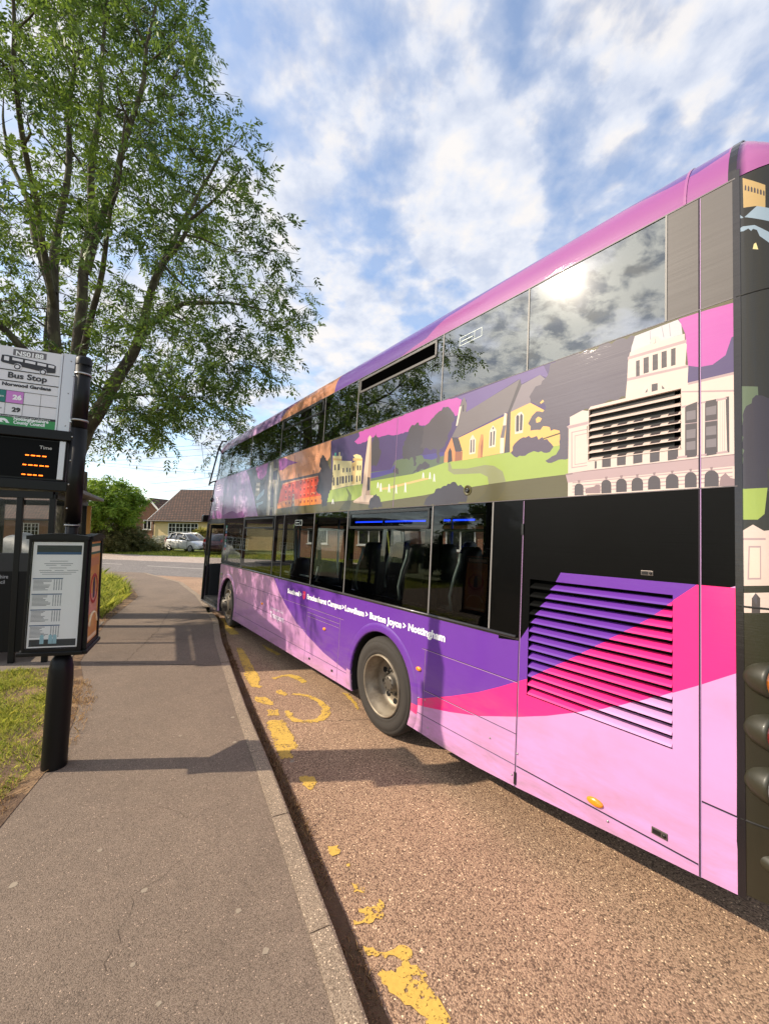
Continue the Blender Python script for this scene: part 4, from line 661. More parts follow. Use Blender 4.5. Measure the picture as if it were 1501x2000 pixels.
def blades(name, polys, dens, h, w, seed, zb=.1, m=blade_m, dry=.15, excl=None, clump=0.):
    r = np.random.default_rng(seed); V = []; T = []
    for pl, dn in polys:
        xs = [p[0] for p in pl]; ys = [p[1] for p in pl]; A = (max(xs)-min(xs))*(max(ys)-min(ys)); nn = int(A*dens*dn)
        P_ = np.c_[r.uniform(min(xs), max(xs), nn), r.uniform(min(ys), max(ys), nn)]
        P_ = np.array([p for p in P_ if inside(p, pl)])
        if len(P_) == 0: continue
        k = len(P_); pat = np.sin(P_[:, 0]*5.1+1.3*np.sin(P_[:, 1]*4.3))*np.cos(P_[:, 1]*5.7+P_[:, 0]*2.2)
        keep = r.uniform(0, 1, k) < (.62+.38*pat if clump else np.ones(k)); P_ = P_[keep]; pat = pat[keep]; k = len(P_)
        a = r.uniform(0, 2*np.pi, k); hh = h*r.uniform(.45, 1.25, k)*(1+clump*pat); ln = hh*r.uniform(.3, 1.3, k); la = r.uniform(0, 2*np.pi, k)
        dx = np.cos(a)*w/2; dy = np.sin(a)*w/2; z = np.full(k, zb)
        b0 = np.c_[P_[:, 0]-dx, P_[:, 1]-dy, z]; b1 = np.c_[P_[:, 0]+dx, P_[:, 1]+dy, z]
        md = np.c_[np.cos(la)*ln*.35, np.sin(la)*ln*.35, hh*.62]; tp = np.c_[np.cos(la)*ln, np.sin(la)*ln, hh*.95]
        c = np.c_[P_, z]
        q = np.stack([b0, b1, c+md+np.c_[dx*.8, dy*.8, z*0], c+tp, c+md-np.c_[dx*.8, dy*.8, z*0]], 1).reshape(-1, 3)
        V.append(q); tt = np.clip(r.normal(.35, .2, k)+(r.uniform(0, 1, k) < dry)*.6, 0, 1); T.append(np.repeat(tt, 5))
    V = np.concatenate(V); T = np.concatenate(T); F = np.arange(len(V)).reshape(-1, 5)
    return kind(npmesh(name, V, F, m, tint=T, k=5), 'stuff')
near = [(-2.68, 2.5), (-2.7, 3.1), (-2.84, 3.55), (-3.3, 4.35), (-3.95, 5.3), (-4.5, 5.85), (-6.2, 5.1), (-6, 3.0), (-3.4, 2.3)]
blades('grass', [(near, 1.), ([(-4.6, 5.8), (-6.8, 5.0), (-9, 4), (-12, 9), (-9, 9), (-7, 5)], .3)], 8200, .05, .0042, 5, dry=.25, clump=.5)
blades('grass', [([(-6.0, 8.9), (-7.2, 11.8), (-9.0, 14.3), (-12.5, 17.8), (-17, 18.5), (-12, 10), (-7.2, 8.9)], 1.)], 900, .26, .012, 6, dry=.12, clump=.4)
blades('grass', [([(-60, 43.2), (-20.4, 31.6), (-13.4, 30.0), (30, 18.2), (30, 23), (-12, 34), (-60, 49)], 1.)], 95, .12, .04, 7, zb=-.01, dry=.2)
blades('lawn', [([(-30, 22), (-14, 18.5), (-12.5, 10), (-30, 5)], 1.)], 120, .12, .03, 8, zb=.1)
dry_m = leaf_mat('dry_grass', (128, 98, 62), (196, 164, 112), .2, rough=.9)
gut = [(p[0]+.0, p[1]) for p in KO[1:]]+[(p[0], p[1]) for p in offs(KO[1:], -.11)[::-1]]
debris_m = leaf_mat('gutter_moss', (98, 76, 52), (170, 136, 96), .1, rough=.95)
blades('gutter_debris', [(gut, 1.)], 9000, .03, .0045, 9, zb=0., m=debris_m, dry=.35, clump=.6)
sheet('gutter_silt', gut, .0065, mat('silt', (104, 80, 58), .95, var=.5, vs=25, bump=.8, bs=90))
blades('dry_grass', [([(-2.62, 2.3), (-2.55, 2.9), (-2.78, 3.3), (-3.2, 3.2), (-3.2, 2.4)], .8), ([(-2.6, 3.5), (-2.74, 3.8), (-3.3, 4.9), (-3.6, 4.7), (-2.95, 3.5)], .5), ([(-3.2, 4.7), (-3.75, 5.4), (-4.1, 5.3), (-3.5, 4.6)], .7), ([(-5.6, 8.3), (-6.1, 9.6), (-6.8, 9.5), (-6.2, 8.2)], .2)], 1800, .045, .005, 10, m=dry_m, dry=.6)
sm = MB(); rs = random.Random(5)
for i in range(70):
    x, y = rs.uniform(-3.1, -2.35), rs.uniform(2.55, 3.2)
    if x > -2.62-.12*(3.2-y): continue
    a = rs.uniform(.2, 1.0); L = rs.uniform(.1, .32); sm.tube([(x, y, .112), (x+math.cos(a)*L/2, y+math.sin(a)*L/2, .118+rs.uniform(0, .015)), (x+math.cos(a+.3)*L, y+math.sin(a+.3)*L, .113)], .0022, 5)
kind(sm.build('straw', mat('straw', (176, 142, 98), .9)), 'stuff')

gm = MB(); rg_ = random.Random(12)
for x, y, r_ in [(-2.0, 2.35, .022), (-1.27, 2.33, .018), (-.72, 2.22, .016), (-.52, 2.02, .018), (-.37, 1.72, .02), (-1.1, 1.68, .014), (-.75, 3.6, .02), (-1.35, 3.9, .02), (-1.55, 4.4, .022), (-1.1, 1.95, .012), (-.9, 1.8, .012), (-1.9, 4.0, .018), (-1.7, 2.6, .015)]:
    gm.add([(x+r_*rg_.uniform(.7, 1.15)*math.cos(k*math.pi/6), y+r_*rg_.uniform(.7, 1.15)*math.sin(k*math.pi/6), .1015) for k in range(12)], [tuple(range(12))])
kind(gm.build('gum_spots', mat('old_gum', (150, 136, 118), .8, var=.2, vs=60)), 'stuff')

# hairline cracks and a cut joint in the footpath
rc_ = random.Random(31)
def crack(pts, w_, z, wob=.02):
    P_ = []
    for (x, y), (x2, y2) in zip(pts, pts[1:]):
        n_ = max(2, int(math.hypot(x2-x, y2-y)/.05))
        P_ += [(x+(x2-x)*i/n_+rc_.uniform(-wob, wob), y+(y2-y)*i/n_+rc_.uniform(-wob, wob)) for i in range(n_)]
    mb = MB()
    for i, (x, y) in enumerate(P_):
        x2, y2 = P_[min(i+1, len(P_)-1)]; x0, y0 = P_[max(i-1, 0)]; l = math.hypot(x2-x0, y2-y0)+1e-6; q = w_*rc_.uniform(.4, 1.2)/2; mb.v += [(x-(y2-y0)/l*q, y+(x2-x0)/l*q, z), (x+(y2-y0)/l*q, y-(x2-x0)/l*q, z)]
    mb.f = [(2*i, 2*i+1, 2*i+3, 2*i+2) for i in range(len(P_)-1)]; mb.m = [0]*len(mb.f); mb.sm = [False]*len(mb.f)
    kind(mb.build('crack', mat('crack_dark', (70, 57, 46), .95)), 'structure')
crack([(-4.15, 6.05), (-2.32, 6.02)], .014, .1018, .006)
crack([(-3.75, 6.1), (-4.3, 8.0), (-5.2, 10.2)], .008, .1018); crack([(-1.9, 2.9), (-1.5, 3.0), (-1.2, 2.85)], .002, .1018)
crack([(-1.2, 1.9), (-1.3, 2.3), (-1.15, 2.6)], .0022, .1018); crack([(-1.13, 4.55), (-.2, 4.62), (.3, 4.5)], .008, .0018); crack([(-3.3, 7.4), (-4.6, 7.3)], .008, .1018, .01)
# ------------------------------------------------------------------ the double decker bus
TH, DD, SA, LEAN, KN = .63405, 2.5354, 3.4818, .0489, .0041
UU = Vector((-math.sin(TH), math.cos(TH), 0)); NN = Vector((math.cos(TH), math.sin(TH), 0)); W = 2.52
def B(s, h, o):
    # s metres forward of the rear axle, h height, o outwards from the kerb side (negative goes into the bus)
    if s > 6.5: s = 6.5+(s-6.5)*((7.85-.38*max(0, h-2.3))-6.5)/1.35
    return UU*(SA+s)+NN*(DD+LEAN*(h-.5)*(1+2*o/W)-o)+Vector((0, 0, h-KN*s))
bus = thing('double_decker_bus', 'purple and pink double decker bus with painted townscape, stopped at the kerb', 'bus', B(0, 0, -W/2))
CR = dict(coat=.55, rough=.34)
def vinyl(name, c, **k):
    a = dict(c=c, rough=.5, coat=.85, spec=.25, var=.06, vs=7, bump=.03, bs=1.0, stretch=(1, 1, 1)); a.update(k)
    n_dirt = name in ('film_lilac_base', 'film_purple', 'film_magenta_hot'); m = mat(name, **a); t, p = nodes(m)
    # road grime thrown up along the skirt
    if n_dirt:
        sx = N(t, 'ShaderNodeSeparateXYZ'); gx = N(t, 'ShaderNodeNewGeometry'); t.links.new(gx.outputs['Position'], sx.inputs[0])
        low = ramp(t, sx.outputs[2], [(.22, 1.), (.42, .55), (.95, 0.)]); mpd = N(t, 'ShaderNodeMapping'); mpd.inputs['Scale'].default_value = (1.2, 1.2, 5); t.links.new(gx.outputs['Position'], mpd.inputs[0])
        dn = ramp(t, noise(t, mpd.outputs[0], 2.2, 9, .68, .4), [(.38, 0.), (.72, 1.)]); src = p.inputs['Base Color'].links[0].from_socket
        dm = N(t, 'ShaderNodeMix', data_type='RGBA'); dm.inputs[7].default_value = lin((138, 112, 112)); t.links.new(src, dm.inputs[6]); t.links.new(M_(t, 'MULTIPLY', low, dn), dm.inputs[0]); t.links.new(dm.outputs[2], p.inputs['Base Color'])
    # fine brushed scratches along the side
    tc = N(t, 'ShaderNodeTexCoord'); mp_ = N(t, 'ShaderNodeMapping'); mp_.inputs['Rotation'].default_value = (0, 0, math.radians(90)-TH-math.pi/2+math.pi/2); mp_.inputs['Scale'].default_value = (1, 1, 1)
    mp_.vector_type = 'TEXTURE'; mp_.inputs['Rotation'].default_value = (0, 0, TH+math.pi/2); t.links.new(tc.outputs['Object'], mp_.inputs[0])
    m2_ = N(t, 'ShaderNodeMapping'); m2_.inputs['Scale'].default_value = (1.6, 40, 160); t.links.new(mp_.outputs[0], m2_.inputs[0])
    nz = noise(t, m2_.outputs[0], 1.0, 4, .7)
    b = N(t, 'ShaderNodeBump'); b.inputs['Strength'].default_value = .12; b.inputs['Distance'].default_value = .004; t.links.new(nz, b.inputs['Height'])
    big = N(t, 'ShaderNodeBump'); big.inputs['Strength'].default_value = .25; big.inputs['Distance'].default_value = .01
    t.links.new(noise(t, tc.outputs['Object'], 1.6, 2, .4), big.inputs['Height']); t.links.new(big.outputs[0], b.inputs['Normal'])
    t.links.new(b.outputs[0], p.inputs['Normal']); t.links.new(b.outputs[0], p.inputs['Coat Normal'])
    t.links.new(M_(t, 'ADD', M_(t, 'MULTIPLY', nz, .25), .38), p.inputs['Roughness']); p.inputs['Coat Roughness'].default_value = .055
    return m
PAL = dict(lavender=(172, 138, 184), lilac=(206, 160, 214), lilac_light=(222, 184, 228), plum_pale=(168, 98, 172), slate=(98, 90, 94), magenta_soft=(186, 98, 176), tan=(150, 132, 104),
    stone=(240, 222, 204), stone_dim=(176, 162, 138), iceblue=(158, 178, 196), peach=(234, 164, 122), plum=(152, 66, 150), brick=(224, 76, 42), brick_light=(242, 164, 120), amber=(238, 138, 54),
    mast=(64, 56, 62), maroon=(136, 38, 28), dusk=(80, 62, 112), olive=(92, 84, 44), magenta=(204, 88, 180), hill=(98, 112, 84), river=(80, 70, 140), tree_grey=(76, 70, 78), tree_grey2=(88, 80, 86),
    tree_dark=(58, 50, 58), grass=(164, 184, 82), grass_dim=(112, 122, 66), grass_dark=(70, 66, 38), sand=(222, 186, 116), cream=(242, 224, 160), teal=(90, 190, 170), obelisk=(232, 202, 178), obelisk_dark=(188, 158, 136),
    dusk_light=(112, 90, 148), roof_grey=(122, 112, 114), roof_light=(140, 128, 134), wall_gold=(250, 192, 104), roof_dark=(80, 72, 76), porch=(226, 148, 90), porch_dark=(164, 104, 74), tree_mass=(96, 86, 98), tree_purple=(92, 78, 96),
    path_art=(148, 150, 106), path_dark=(86, 80, 46), dome=(212, 208, 214), dome_line=(150, 146, 156), stone_pink=(238, 214, 202), mauve=(188, 160, 162), mauve_dark=(150, 124, 126), shade=(78, 68, 70), pane=(128, 118, 122),
    white=(240, 236, 232), tower_gold=(206, 172, 112), lilac_base=(200, 142, 192), purple=(100, 48, 150), magenta_hot=(236, 38, 122), black_vinyl=(7, 7, 7), roof_purple=(98, 52, 150), roof_orange=(216, 142, 98), roof_pink=(170, 80, 158),
    roof_lav=(124, 84, 148), grey_film=(84, 77, 73), corner=(38, 35, 24), strip=(22, 18, 22), cap_pink=(184, 100, 166))
UPS = .80
def vm(n):
    kw = {}; c = PAL[n]
    if n not in ('lilac_base', 'purple', 'magenta_hot', 'black_vinyl', 'corner', 'strip', 'grey_film'): c = tuple(v*(.84 if n in ('magenta', 'roof_pink', 'cap_pink', 'magenta_soft', 'roof_orange', 'stone_pink', 'stone', 'dome') else .86) for v in c)
    if n == 'lilac_base': kw = dict(c2=(186, 134, 172), c2s=2.2, c2r=(.52, .85))
    if n == 'black_vinyl': kw = dict(coat=.04, spec=.06)
    if n in ('corner', 'strip'): kw = dict(coat=.9, spec=.15)
    if n == 'roof_lav': kw = dict(c2=(190, 150, 196), c2s=5, c2r=(.45, .55))
    return MT.get('film_'+n) or vinyl('film_'+n, c, **kw)
black_pl = mat('black_plastic', (17, 17, 17), .4, spec=.5, coat=.2, bump=.05, bs=30)
black_gl = mat('black_gloss_panel', (6, 6, 6), .3, coat=.1, var=.2, vs=3, spec=.1)
rubber = mat('black_rubber', (22, 21, 20), .7, var=.2, vs=20)
silver = mat('brushed_metal', (168, 166, 162), .32, 1., var=.15, vs=12)
seam_m = mat('seam_shadow', (34, 22, 38), .8)
seam_l = mat('panel_edge_trim', (168, 156, 168), .3, coat=.4)
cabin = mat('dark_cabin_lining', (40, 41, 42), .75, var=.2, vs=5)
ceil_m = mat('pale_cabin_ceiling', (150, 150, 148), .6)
def glass(name, tint, ior=1.55, rough=.0, wob=.02):
    m = bpy.data.materials.new(name); m.use_nodes = True; t = m.node_tree; t.nodes.remove(t.nodes['Principled BSDF'])
    g = N(t, 'ShaderNodeBsdfGlossy'); g.inputs['Roughness'].default_value = rough; g.inputs[0].default_value = (.95, 1, 1, 1)
    tr = N(t, 'ShaderNodeBsdfTransparent'); tr.inputs[0].default_value = (tint*.96, tint, tint*.98, 1)
    fr = N(t, 'ShaderNodeFresnel'); fr.inputs[0].default_value = ior
    tc = N(t, 'ShaderNodeTexCoord'); b = N(t, 'ShaderNodeBump'); b.inputs['Strength'].default_value = wob; b.inputs['Distance'].default_value = .05
    t.links.new(noise(t, tc.outputs['Object'], 1.7, 2, .5), b.inputs['Height']); t.links.new(b.outputs[0], g.inputs['Normal'])
    if tint > .8: tr.inputs[0].default_value = (tint, tint, tint, 1)
    else:
        g2 = N(t, 'ShaderNodeBsdfGlossy'); g2.inputs['Roughness'].default_value = .14; mg = N(t, 'ShaderNodeMixShader'); mg.inputs[0].default_value = .012
        t.links.new(g.outputs[0], mg.inputs[1]); t.links.new(g2.outputs[0], mg.inputs[2]); g = mg
    ms = N(t, 'ShaderNodeMixShader'); t.links.new(fr.outputs[0], ms.inputs[0]); t.links.new(tr.outputs[0], ms.inputs[1]); t.links.new(g.outputs[0], ms.inputs[2])
    t.links.new(ms.outputs[0], t.nodes['Material Output'].inputs[0]); MT[name] = m; return m
glass_l = glass('tinted_glass_lower', .46, 1.42); glass_u = glass('tinted_glass_upper', .33, 2.9); glass_far = glass('far_side_glass', .86, 1.3)
def bbox(mb, s0, s1, h0, h1, o0, o1, mi=0):
    return mb.hexa([B(s0, h0, o0), B(s1, h0, o0), B(s1, h0, o1), B(s0, h0, o1), B(s0, h1, o0), B(s1, h1, o0), B(s1, h1, o1), B(s0, h1, o1)], mi)
def fix(o, toward):
    me = o.data
    if len(me.polygons) and sum((p.normal*p.area for p in me.polygons), Vector()).dot(toward) < 0: me.flip_normals()
def bsheet(name, outline, holes, layers, default, fn=B, thick=.018, parent=bus, off=0.):
    mb, nm = planar(outline, holes, layers, default, fn, off)
    o = mb.build(name, [vm(x) for x in nm], parent); fix(o, -NN)
    if thick:
        so = o.modifiers.new('thickness', 'SOLIDIFY'); so.thickness = thick; so.offset = -1
    return o
# --- upper deck mural
VU = rect(-2.638, -2.122, 2.547, 2.887); VL = rect(-2.602, -1.72, .945, 1.745)
bsheet('mural_panel', rect(-2.88, 7.62, 2.322, 3.302), [VU], UP, 'olive')
# --- lower body panels
def arc(cs, chh, r, n=26):
    a0 = math.asin(max(-1, (.272-chh)/r)); return [(cs+r*math.cos(a), chh+r*math.sin(a)) for a in [a0+(math.pi-2*a0)*i/n for i in range(n+1)]]
AR = (.03, .485, .535); AF = (5.575, .485, .56)
lower = [(6.22, .27)]+[(p[0], p[1]) for p in arc(*AF)]+[(1.74, .272)]+[(p[0], p[1]) for p in arc(*AR)]+[(-.9, .262), (-1.3, .27), (-1.645, .292), (-1.645, 1.3), (6.22, 1.3)]
bsheet('side_panel', lower, [], LOW, 'lilac_base')
bsheet('engine_side_panel', [(-1.648, .292), (-2.72, .384), (-2.72, 2.316), (-1.648, 2.316)], [VL], LOW, 'black_vinyl', thick=0)
bsheet('rear_side_panel', [(-2.724, .386), (-2.88, .4), (-2.88, 2.316), (-2.724, 2.316)], [], LOW, 'black_vinyl', thick=0)
mb = MB(); bbox(mb, -1.374, -1.644, 1.3, 2.316, -.02, 0); mb.build('black_side_panel', black_gl, bus)
bsheet('film_panel', rect(-2.72, -2.567, 3.306, 3.956), [], [], 'grey_film'); bsheet('film_panel', rect(-2.88, -2.724, 3.306, 3.956), [], [], 'grey_film')
# --- rear corner and back, swept round the plan
def cornerfn(q, h, off):
    a = (-2.88-q)/.30
    if a <= math.pi/2: return B(-2.88-(.30+off)*math.sin(a), h, -.30+(.30+off)*math.cos(a))
    return B(-3.18-off, h, -.30-(a-math.pi/2)*.30)
def strips(name, h0, h1, layers, default, nq=14, q1=None):
    mb = MB(); names = [default]; q1 = q1 or -2.88-.30*math.pi/2
    for i in range(nq):
        a = -2.88+(q1+2.88)*i/nq; b = -2.88+(q1+2.88)*(i+1)/nq
        m2, nm = planar(rect(b, a, h0, h1), [], layers, default, cornerfn)
        for n_ in nm:
            if n_ not in names: names.append(n_)
        mb.add(m2.v, m2.f, [names.index(nm[k]) for k in m2.m], True)
    o = mb.build(name, [vm(x) for x in names], bus, recalc=False)
    b = bmesh.new(); b.from_mesh(o.data); bmesh.ops.remove_doubles(b, verts=b.verts, dist=.0004); bmesh.ops.recalc_face_normals(b, faces=b.faces); b.to_mesh(o.data); b.free(); fix(o, -NN-UU)
    return o
for h0, h1 in ((.42, .742), (.748, 1.725), (1.732, 3.3), (3.308, 3.955)): strips('rear_corner_panel', h0, h1, CORN, 'corner')
mb = MB(); bbox(mb, -3.18, -3.10, .42, 3.95, -.31, -W+.31); mb.build('back_panel', vm('corner'), bus)
mb = MB(); bbox(mb, -2.868, -2.898, .4, 4.0, -.03, .0025); mb.build('corner_trim', vm('strip'), bus)
for h in (.745, 1.7285, 3.304): MB().tube([cornerfn(-2.88-.471*i/12, h, -.002) for i in range(13)], .006, 6).build('corner_seam', rubber, bus)
# --- roof edge swept round the body, livery colours along the kerb side
RA, RB, RH = .28, .33, 3.96
def cove(s, t, off):   # kerb side straight part
    return B(s, RH+(RB+off)*math.sin(t), -RA+(RA+off)*math.cos(t))
def bnd(pts): return pts
T5 = math.radians(52)
RL = [('roof_lav', [(3.3, -1), (3.1, 1), (3.0, 2), (8, 2), (8, -1)]), ('roof_orange', [(3.34, -1), (3.3, 0.), (3.1, .5), (2.6, .8), (2.3, 2), (1.36, 2), (1.38, .6), (1.41, -1)]),
      ('roof_purple', [(1.41, -1), (1.38, .6), (1.36, 2), (-2.3, 2), (-2.0, T5*1.05), (-1.82, T5*.93), (-1.4, T5*.9), (-1.1, T5*.8), (-.85, T5*.7), (-.7, T5*.66), (-.6, T5*.5), (-.46, T5*.2), (-.25, T5*.12), (-.03, -.0), (.1, -1)]),
      ('roof_purple', [(-2.2, T5*1.1), (-2.4, T5*.88), (-2.55, T5*.72), (-2.7, T5*.66), (-2.84, T5*.78), (-2.84, T5*1.2)])]
mb = MB(); names = ['roof_pink']; nt = 16
for i in range(nt):
    t0, t1 = math.pi/2*i/nt, math.pi/2*(i+1)/nt
    m2, nm = planar(rect(-2.86, 7.3, t0, t1), [], RL, 'roof_pink', cove)
    for n_ in nm:
        if n_ not in names: names.append(n_)
    mb.add(m2.v, m2.f, [names.index(nm[k]) for k in m2.m], True)
o = mb.build('roof_edge', [vm(x) for x in names], bus, recalc=False)
b = bmesh.new(); b.from_mesh(o.data); bmesh.ops.remove_doubles(b, verts=b.verts, dist=.0004); bmesh.ops.recalc_face_normals(b, faces=b.faces); b.to_mesh(o.data); b.free(); fix(o, -NN+Vector((0, 0, 1)))
def plan(s0, s1, r=.30, n=10):
    """closed plan outline from kerb-side s0 round the given end to the far side"""
    sg = 1 if s1 > s0 else -1; P_ = [(s0, 0)]
    P_ += [(s1-sg*r+sg*r*math.sin(a), -r+r*math.cos(a)) for a in [math.pi/2*i/n for i in range(n+1)]]
    P_ += [(p[0], -W-p[1]) for p in P_[::-1]]; return P_
def sweep(P_, rings, name, m, drop=0.):
    mb = MB(); n = len(P_); cxm = sum(p[0] for p in P_)/n
    for inset, h in rings:
        for i, (s, o_) in enumerate(P_):
            a = P_[max(i-1, 0)]; b_ = P_[min(i+1, n-1)]; ds, do = b_[0]-a[0], b_[1]-a[1]; l = math.hypot(ds, do)
            ns, no = do/l, -ds/l
            if (ns*(P_[n//2][0]-P_[0][0])+0 > 0 and abs(ns) > .01) or (abs(ns) <= .01 and no*(-W/2-o_) < 0): ns, no = -ns, -no
            pr = min(1., max(0., (-2.86-s)/.30)) if drop else 0.
            mb.v.append(tuple(B(s+ns*inset, RH+(h-RH)*(1-drop*pr**1.5) if drop else h, o_+no*inset)))
    for k in range(len(rings)-1):
        for i in range(n-1): mb.f.append((k*n+i, k*n+i+1, (k+1)*n+i+1, (k+1)*n+i)); mb.m.append(0); mb.sm.append(True)
    o = mb.build(name, m, bus); return o
RG = [(RA*(1-math.cos(math.pi/2*i/10)), RH+RB*math.sin(math.pi/2*i/10)) for i in range(11)]
sweep(plan(-2.88, -3.18), RG, 'roof_rear_cap', vm('cap_pink'), .55)
mb = MB()
for i in range(10):
    t0, t1 = math.pi/2*i/10, math.pi/2*(i+1)/10
    mb.hexa([cove(-2.85, t0, -.004), cove(-2.885, t0, -.004), cove(-2.885, t1, -.004), cove(-2.85, t1, -.004), cove(-2.85, t0, .002), cove(-2.885, t0, .002), cove(-2.885, t1, .002), cove(-2.85, t1, .002)])
mb.build('roof_trim', vm('strip'), bus)
sweep(plan(7.3, 7.85, .26), RG, 'roof_front_cap', vm('roof_lav'))
mb = MB()
for i in range(10):
    t0, t1 = math.pi/2*i/10, math.pi/2*(i+1)/10
    g = lambda s, t: B(s, RH+RB*math.sin(t), -W+RA-RA*math.cos(t))
    mb.add([g(-2.88, t0), g(7.3, t0), g(7.3, t1), g(-2.88, t1)], [(0, 1, 2, 3)], 0, True)
mb.build('far_roof_edge', vm('roof_pink'), bus)
mb = MB(); mb.hexa([B(-2.9, RH+RB-.02, -RA), B(7.57, RH+RB-.02, -RA), B(7.57, RH+RB-.02, -W+RA), B(-2.9, RH+RB-.02, -W+RA), B(-2.9, RH+RB+.002, -RA), B(7.57, RH+RB+.002, -RA), B(7.57, RH+RB+.002, -W+RA), B(-2.9, RH+RB+.002, -W+RA)])
mb.build('roof', vm('roof_purple'), bus)
mb = MB()
for i in range(10): t0, t1 = math.pi/2*i/10, math.pi/2*(i+1)/10; mb.hexa([cove(-2.648, t0, -.01), cove(-2.662, t0, -.01), cove(-2.662, t1, -.01), cove(-2.648, t1, -.01), cove(-2.648, t0, .005), cove(-2.662, t0, .005), cove(-2.662, t1, .005), cove(-2.648, t1, .005)])
mb.build('roof_joint', vm('cap_pink'), bus)
# --- louvred grilles
def grille(s0, s1, h0, h1, n, layers, default, name):
    mb = MB(); names = ['black_vinyl']; bbox(mb, s0, s1, h0, h1, -.11, -.10)
    bbox(mb, s0, s1, h1, h1+.006, -.10, -.002); bbox(mb, s0, s1, h0-.006, h0, -.10, -.002); bbox(mb, s0-.006, s0, h0, h1, -.10, -.002); bbox(mb, s1, s1+.006, h0, h1, -.10, -.002)
    pitch = (h1-h0)/n
    for k in range(n):
        a = h0+pitch*k+.002; b_ = a+pitch*.60
        def fn(s, h, off, a=a, b_=b_): return B(s, h, .003-.045*max(0,(h-a)/(b_-a))**1.3+off)
        for j in range(3):
            ha, hb = a+(b_-a)*j/3, a+(b_-a)*(j+1)/3
            m2, nm = planar(rect(min(s0, s1)+.004, max(s0, s1)-.004, ha, hb), [], layers, default, fn)
            for n_ in nm:
                if n_ not in names: names.append(n_)
            mb.add(m2.v, m2.f, [names.index(nm[q]) for q in m2.m], False)
        mb.hexa([B(s0, a-.002, -.012), B(s1, a-.002, -.012), B(s1, a-.004, .0035), B(s0, a-.004, .0035), B(s0, a+.002, -.012), B(s1, a+.002, -.012), B(s1, a+.001, .0038), B(s0, a+.001, .0038)], names.index(default) if default in names else 0)
    for q in (.33, .66): bbox(mb, s0+(s1-s0)*q, s0+(s1-s0)*q+.004, h0, h1, -.07, -.055)
    return mb.build(name, [vm(x) for x in names], bus, recalc=False)
grille(-2.602, -1.72, .945, 1.745, 13, LOW, 'black_vinyl', 'engine_grille')
grille(-2.638, -2.122, 2.547, 2.887, 7, UP, 'stone_pink', 'upper_grille')
# --- glazing and the black surrounds
def frame(s0, s1, h0, h1, wd, name='window_frame', m=black_gl, o0=-.03, o1=-.001, wb=None):
    s0, s1 = max(s0, s1), min(s0, s1); mb = MB(); wb = wb or wd
    bbox(mb, s0, s0-wd, h0, h1, o0, o1); bbox(mb, s1+wd, s1, h0, h1, o0, o1); bbox(mb, s0-wd, s1+wd, h0, h0+wb, o0, o1); bbox(mb, s0-wd, s1+wd, h1-wd, h1, o0, o1)
    return mb.build(name, m, bus)
def pane(s0, s1, h0, h1, o_=-.008, m=glass_l, name='window', par=bus):
    mb = MB(); mb.add([B(s0, h0, o_), B(s1, h0, o_), B(s1, h1, o_), B(s0, h1, o_)], [(0, 1, 2, 3)]); o = mb.build(name, m, par, recalc=False); fix(o, -NN); return o
UPW = [(7.2, 6.1), (6.07, 4.73), (4.70, 3.19), (3.165, 1.64), (1.62, .775), (.755, -.705), (-.725, -1.632), (-1.65, -2.56)]
for i, (a, b_) in enumerate(UPW):
    pane(a, b_, 3.31, 3.952, -.003, glass_u)
    wd = .055 if i < 7 else .06
    frame(a, b_, 3.31, 3.952, .03 if i < 4 else wd, o0=-.05, o1=-.006, m=cabin)
LOWW = [(6.16, 4.84), (4.80, 3.2), (3.17, 2.80), (2.785, 1.745), (1.72, .845), (.82, -.665), (-.685, -1.365)]
for i, (a, b_) in enumerate(LOWW):
    pane(a, b_, 1.335, 2.312, -.003, glass_l)
    frame(a, b_, 1.335, 2.312, .035 if i not in (5, 6) else .09, o0=-.05, o1=-.006, wb=.05, m=black_gl)
gs_ = mat('grey_sealant', (118, 114, 112), .5)
for q in (6.085, 4.715, 3.177, 1.63, .765, -.715, -1.641): bbox(MB(), q+.006, q-.006, 3.306, 3.955, -.02, .0015).build('window_divider', gs_, bus)
for q in (4.82, 3.185, 2.79, 1.732, .832, -.675, -1.369): bbox(MB(), q+.007, q-.007, 1.32, 2.316, -.02, .0015).build('window_divider', gs_, bus)
bbox(MB(), -2.558, -2.568, 3.306, 3.955, -.02, .004).build('window_divider', gs_, bus)
def hopper(s0, s1, h0, h1, open_=False):
    mb = MB(); wd = .028
    for a, b_, c, d in ((s0, s0-wd, h0, h1), (s1+wd, s1, h0, h1), (s0, s1, h0, h0+wd), (s0, s1, h1-wd, h1)): bbox(mb, a, b_, c, d, -.012, .009)
    o = mb.build('opening_window', mat('hopper_frame', (74, 70, 68), .45, coat=.2) if open_ else black_pl, bus, bevel=.003)
    if open_:
        m2 = MB(); m2.hexa([B(s0-wd, h0+.02, -.015), B(s1+wd, h0+.02, -.015), B(s1+wd, h0+.02, -.02), B(s0-wd, h0+.02, -.02), B(s0-wd, h1-wd, -.10), B(s1+wd, h1-wd, -.10), B(s1+wd, h1-wd, -.105), B(s0-wd, h1-wd, -.105)])
        m2.build('hinged_pane', mat('shut_dark', (16, 16, 15), .6), o)
hopper(.735, -.63, 3.765, 3.94, True); bbox(MB(), .71, -.605, 3.79, 3.915, -.002, .003).build('vent_shade_panel', mat('vent_shade_black', (3, 3, 3), .9, spec=0.), bus); hopper(3.12, 1.68, 3.76, 3.94); hopper(.79, -.64, 2.10, 2.30); hopper(4.76, 3.23, 2.10, 2.30)  # flush black panel paints in the shaded inside of the open upper vent
mb = MB(); bbox(mb, 3.1, 1.70, 3.62, 3.635, -.004, .006); bbox(mb, 2.4, 2.385, 3.31, 3.76, -.004, .006); mb.build('window_bar', black_pl, bus)
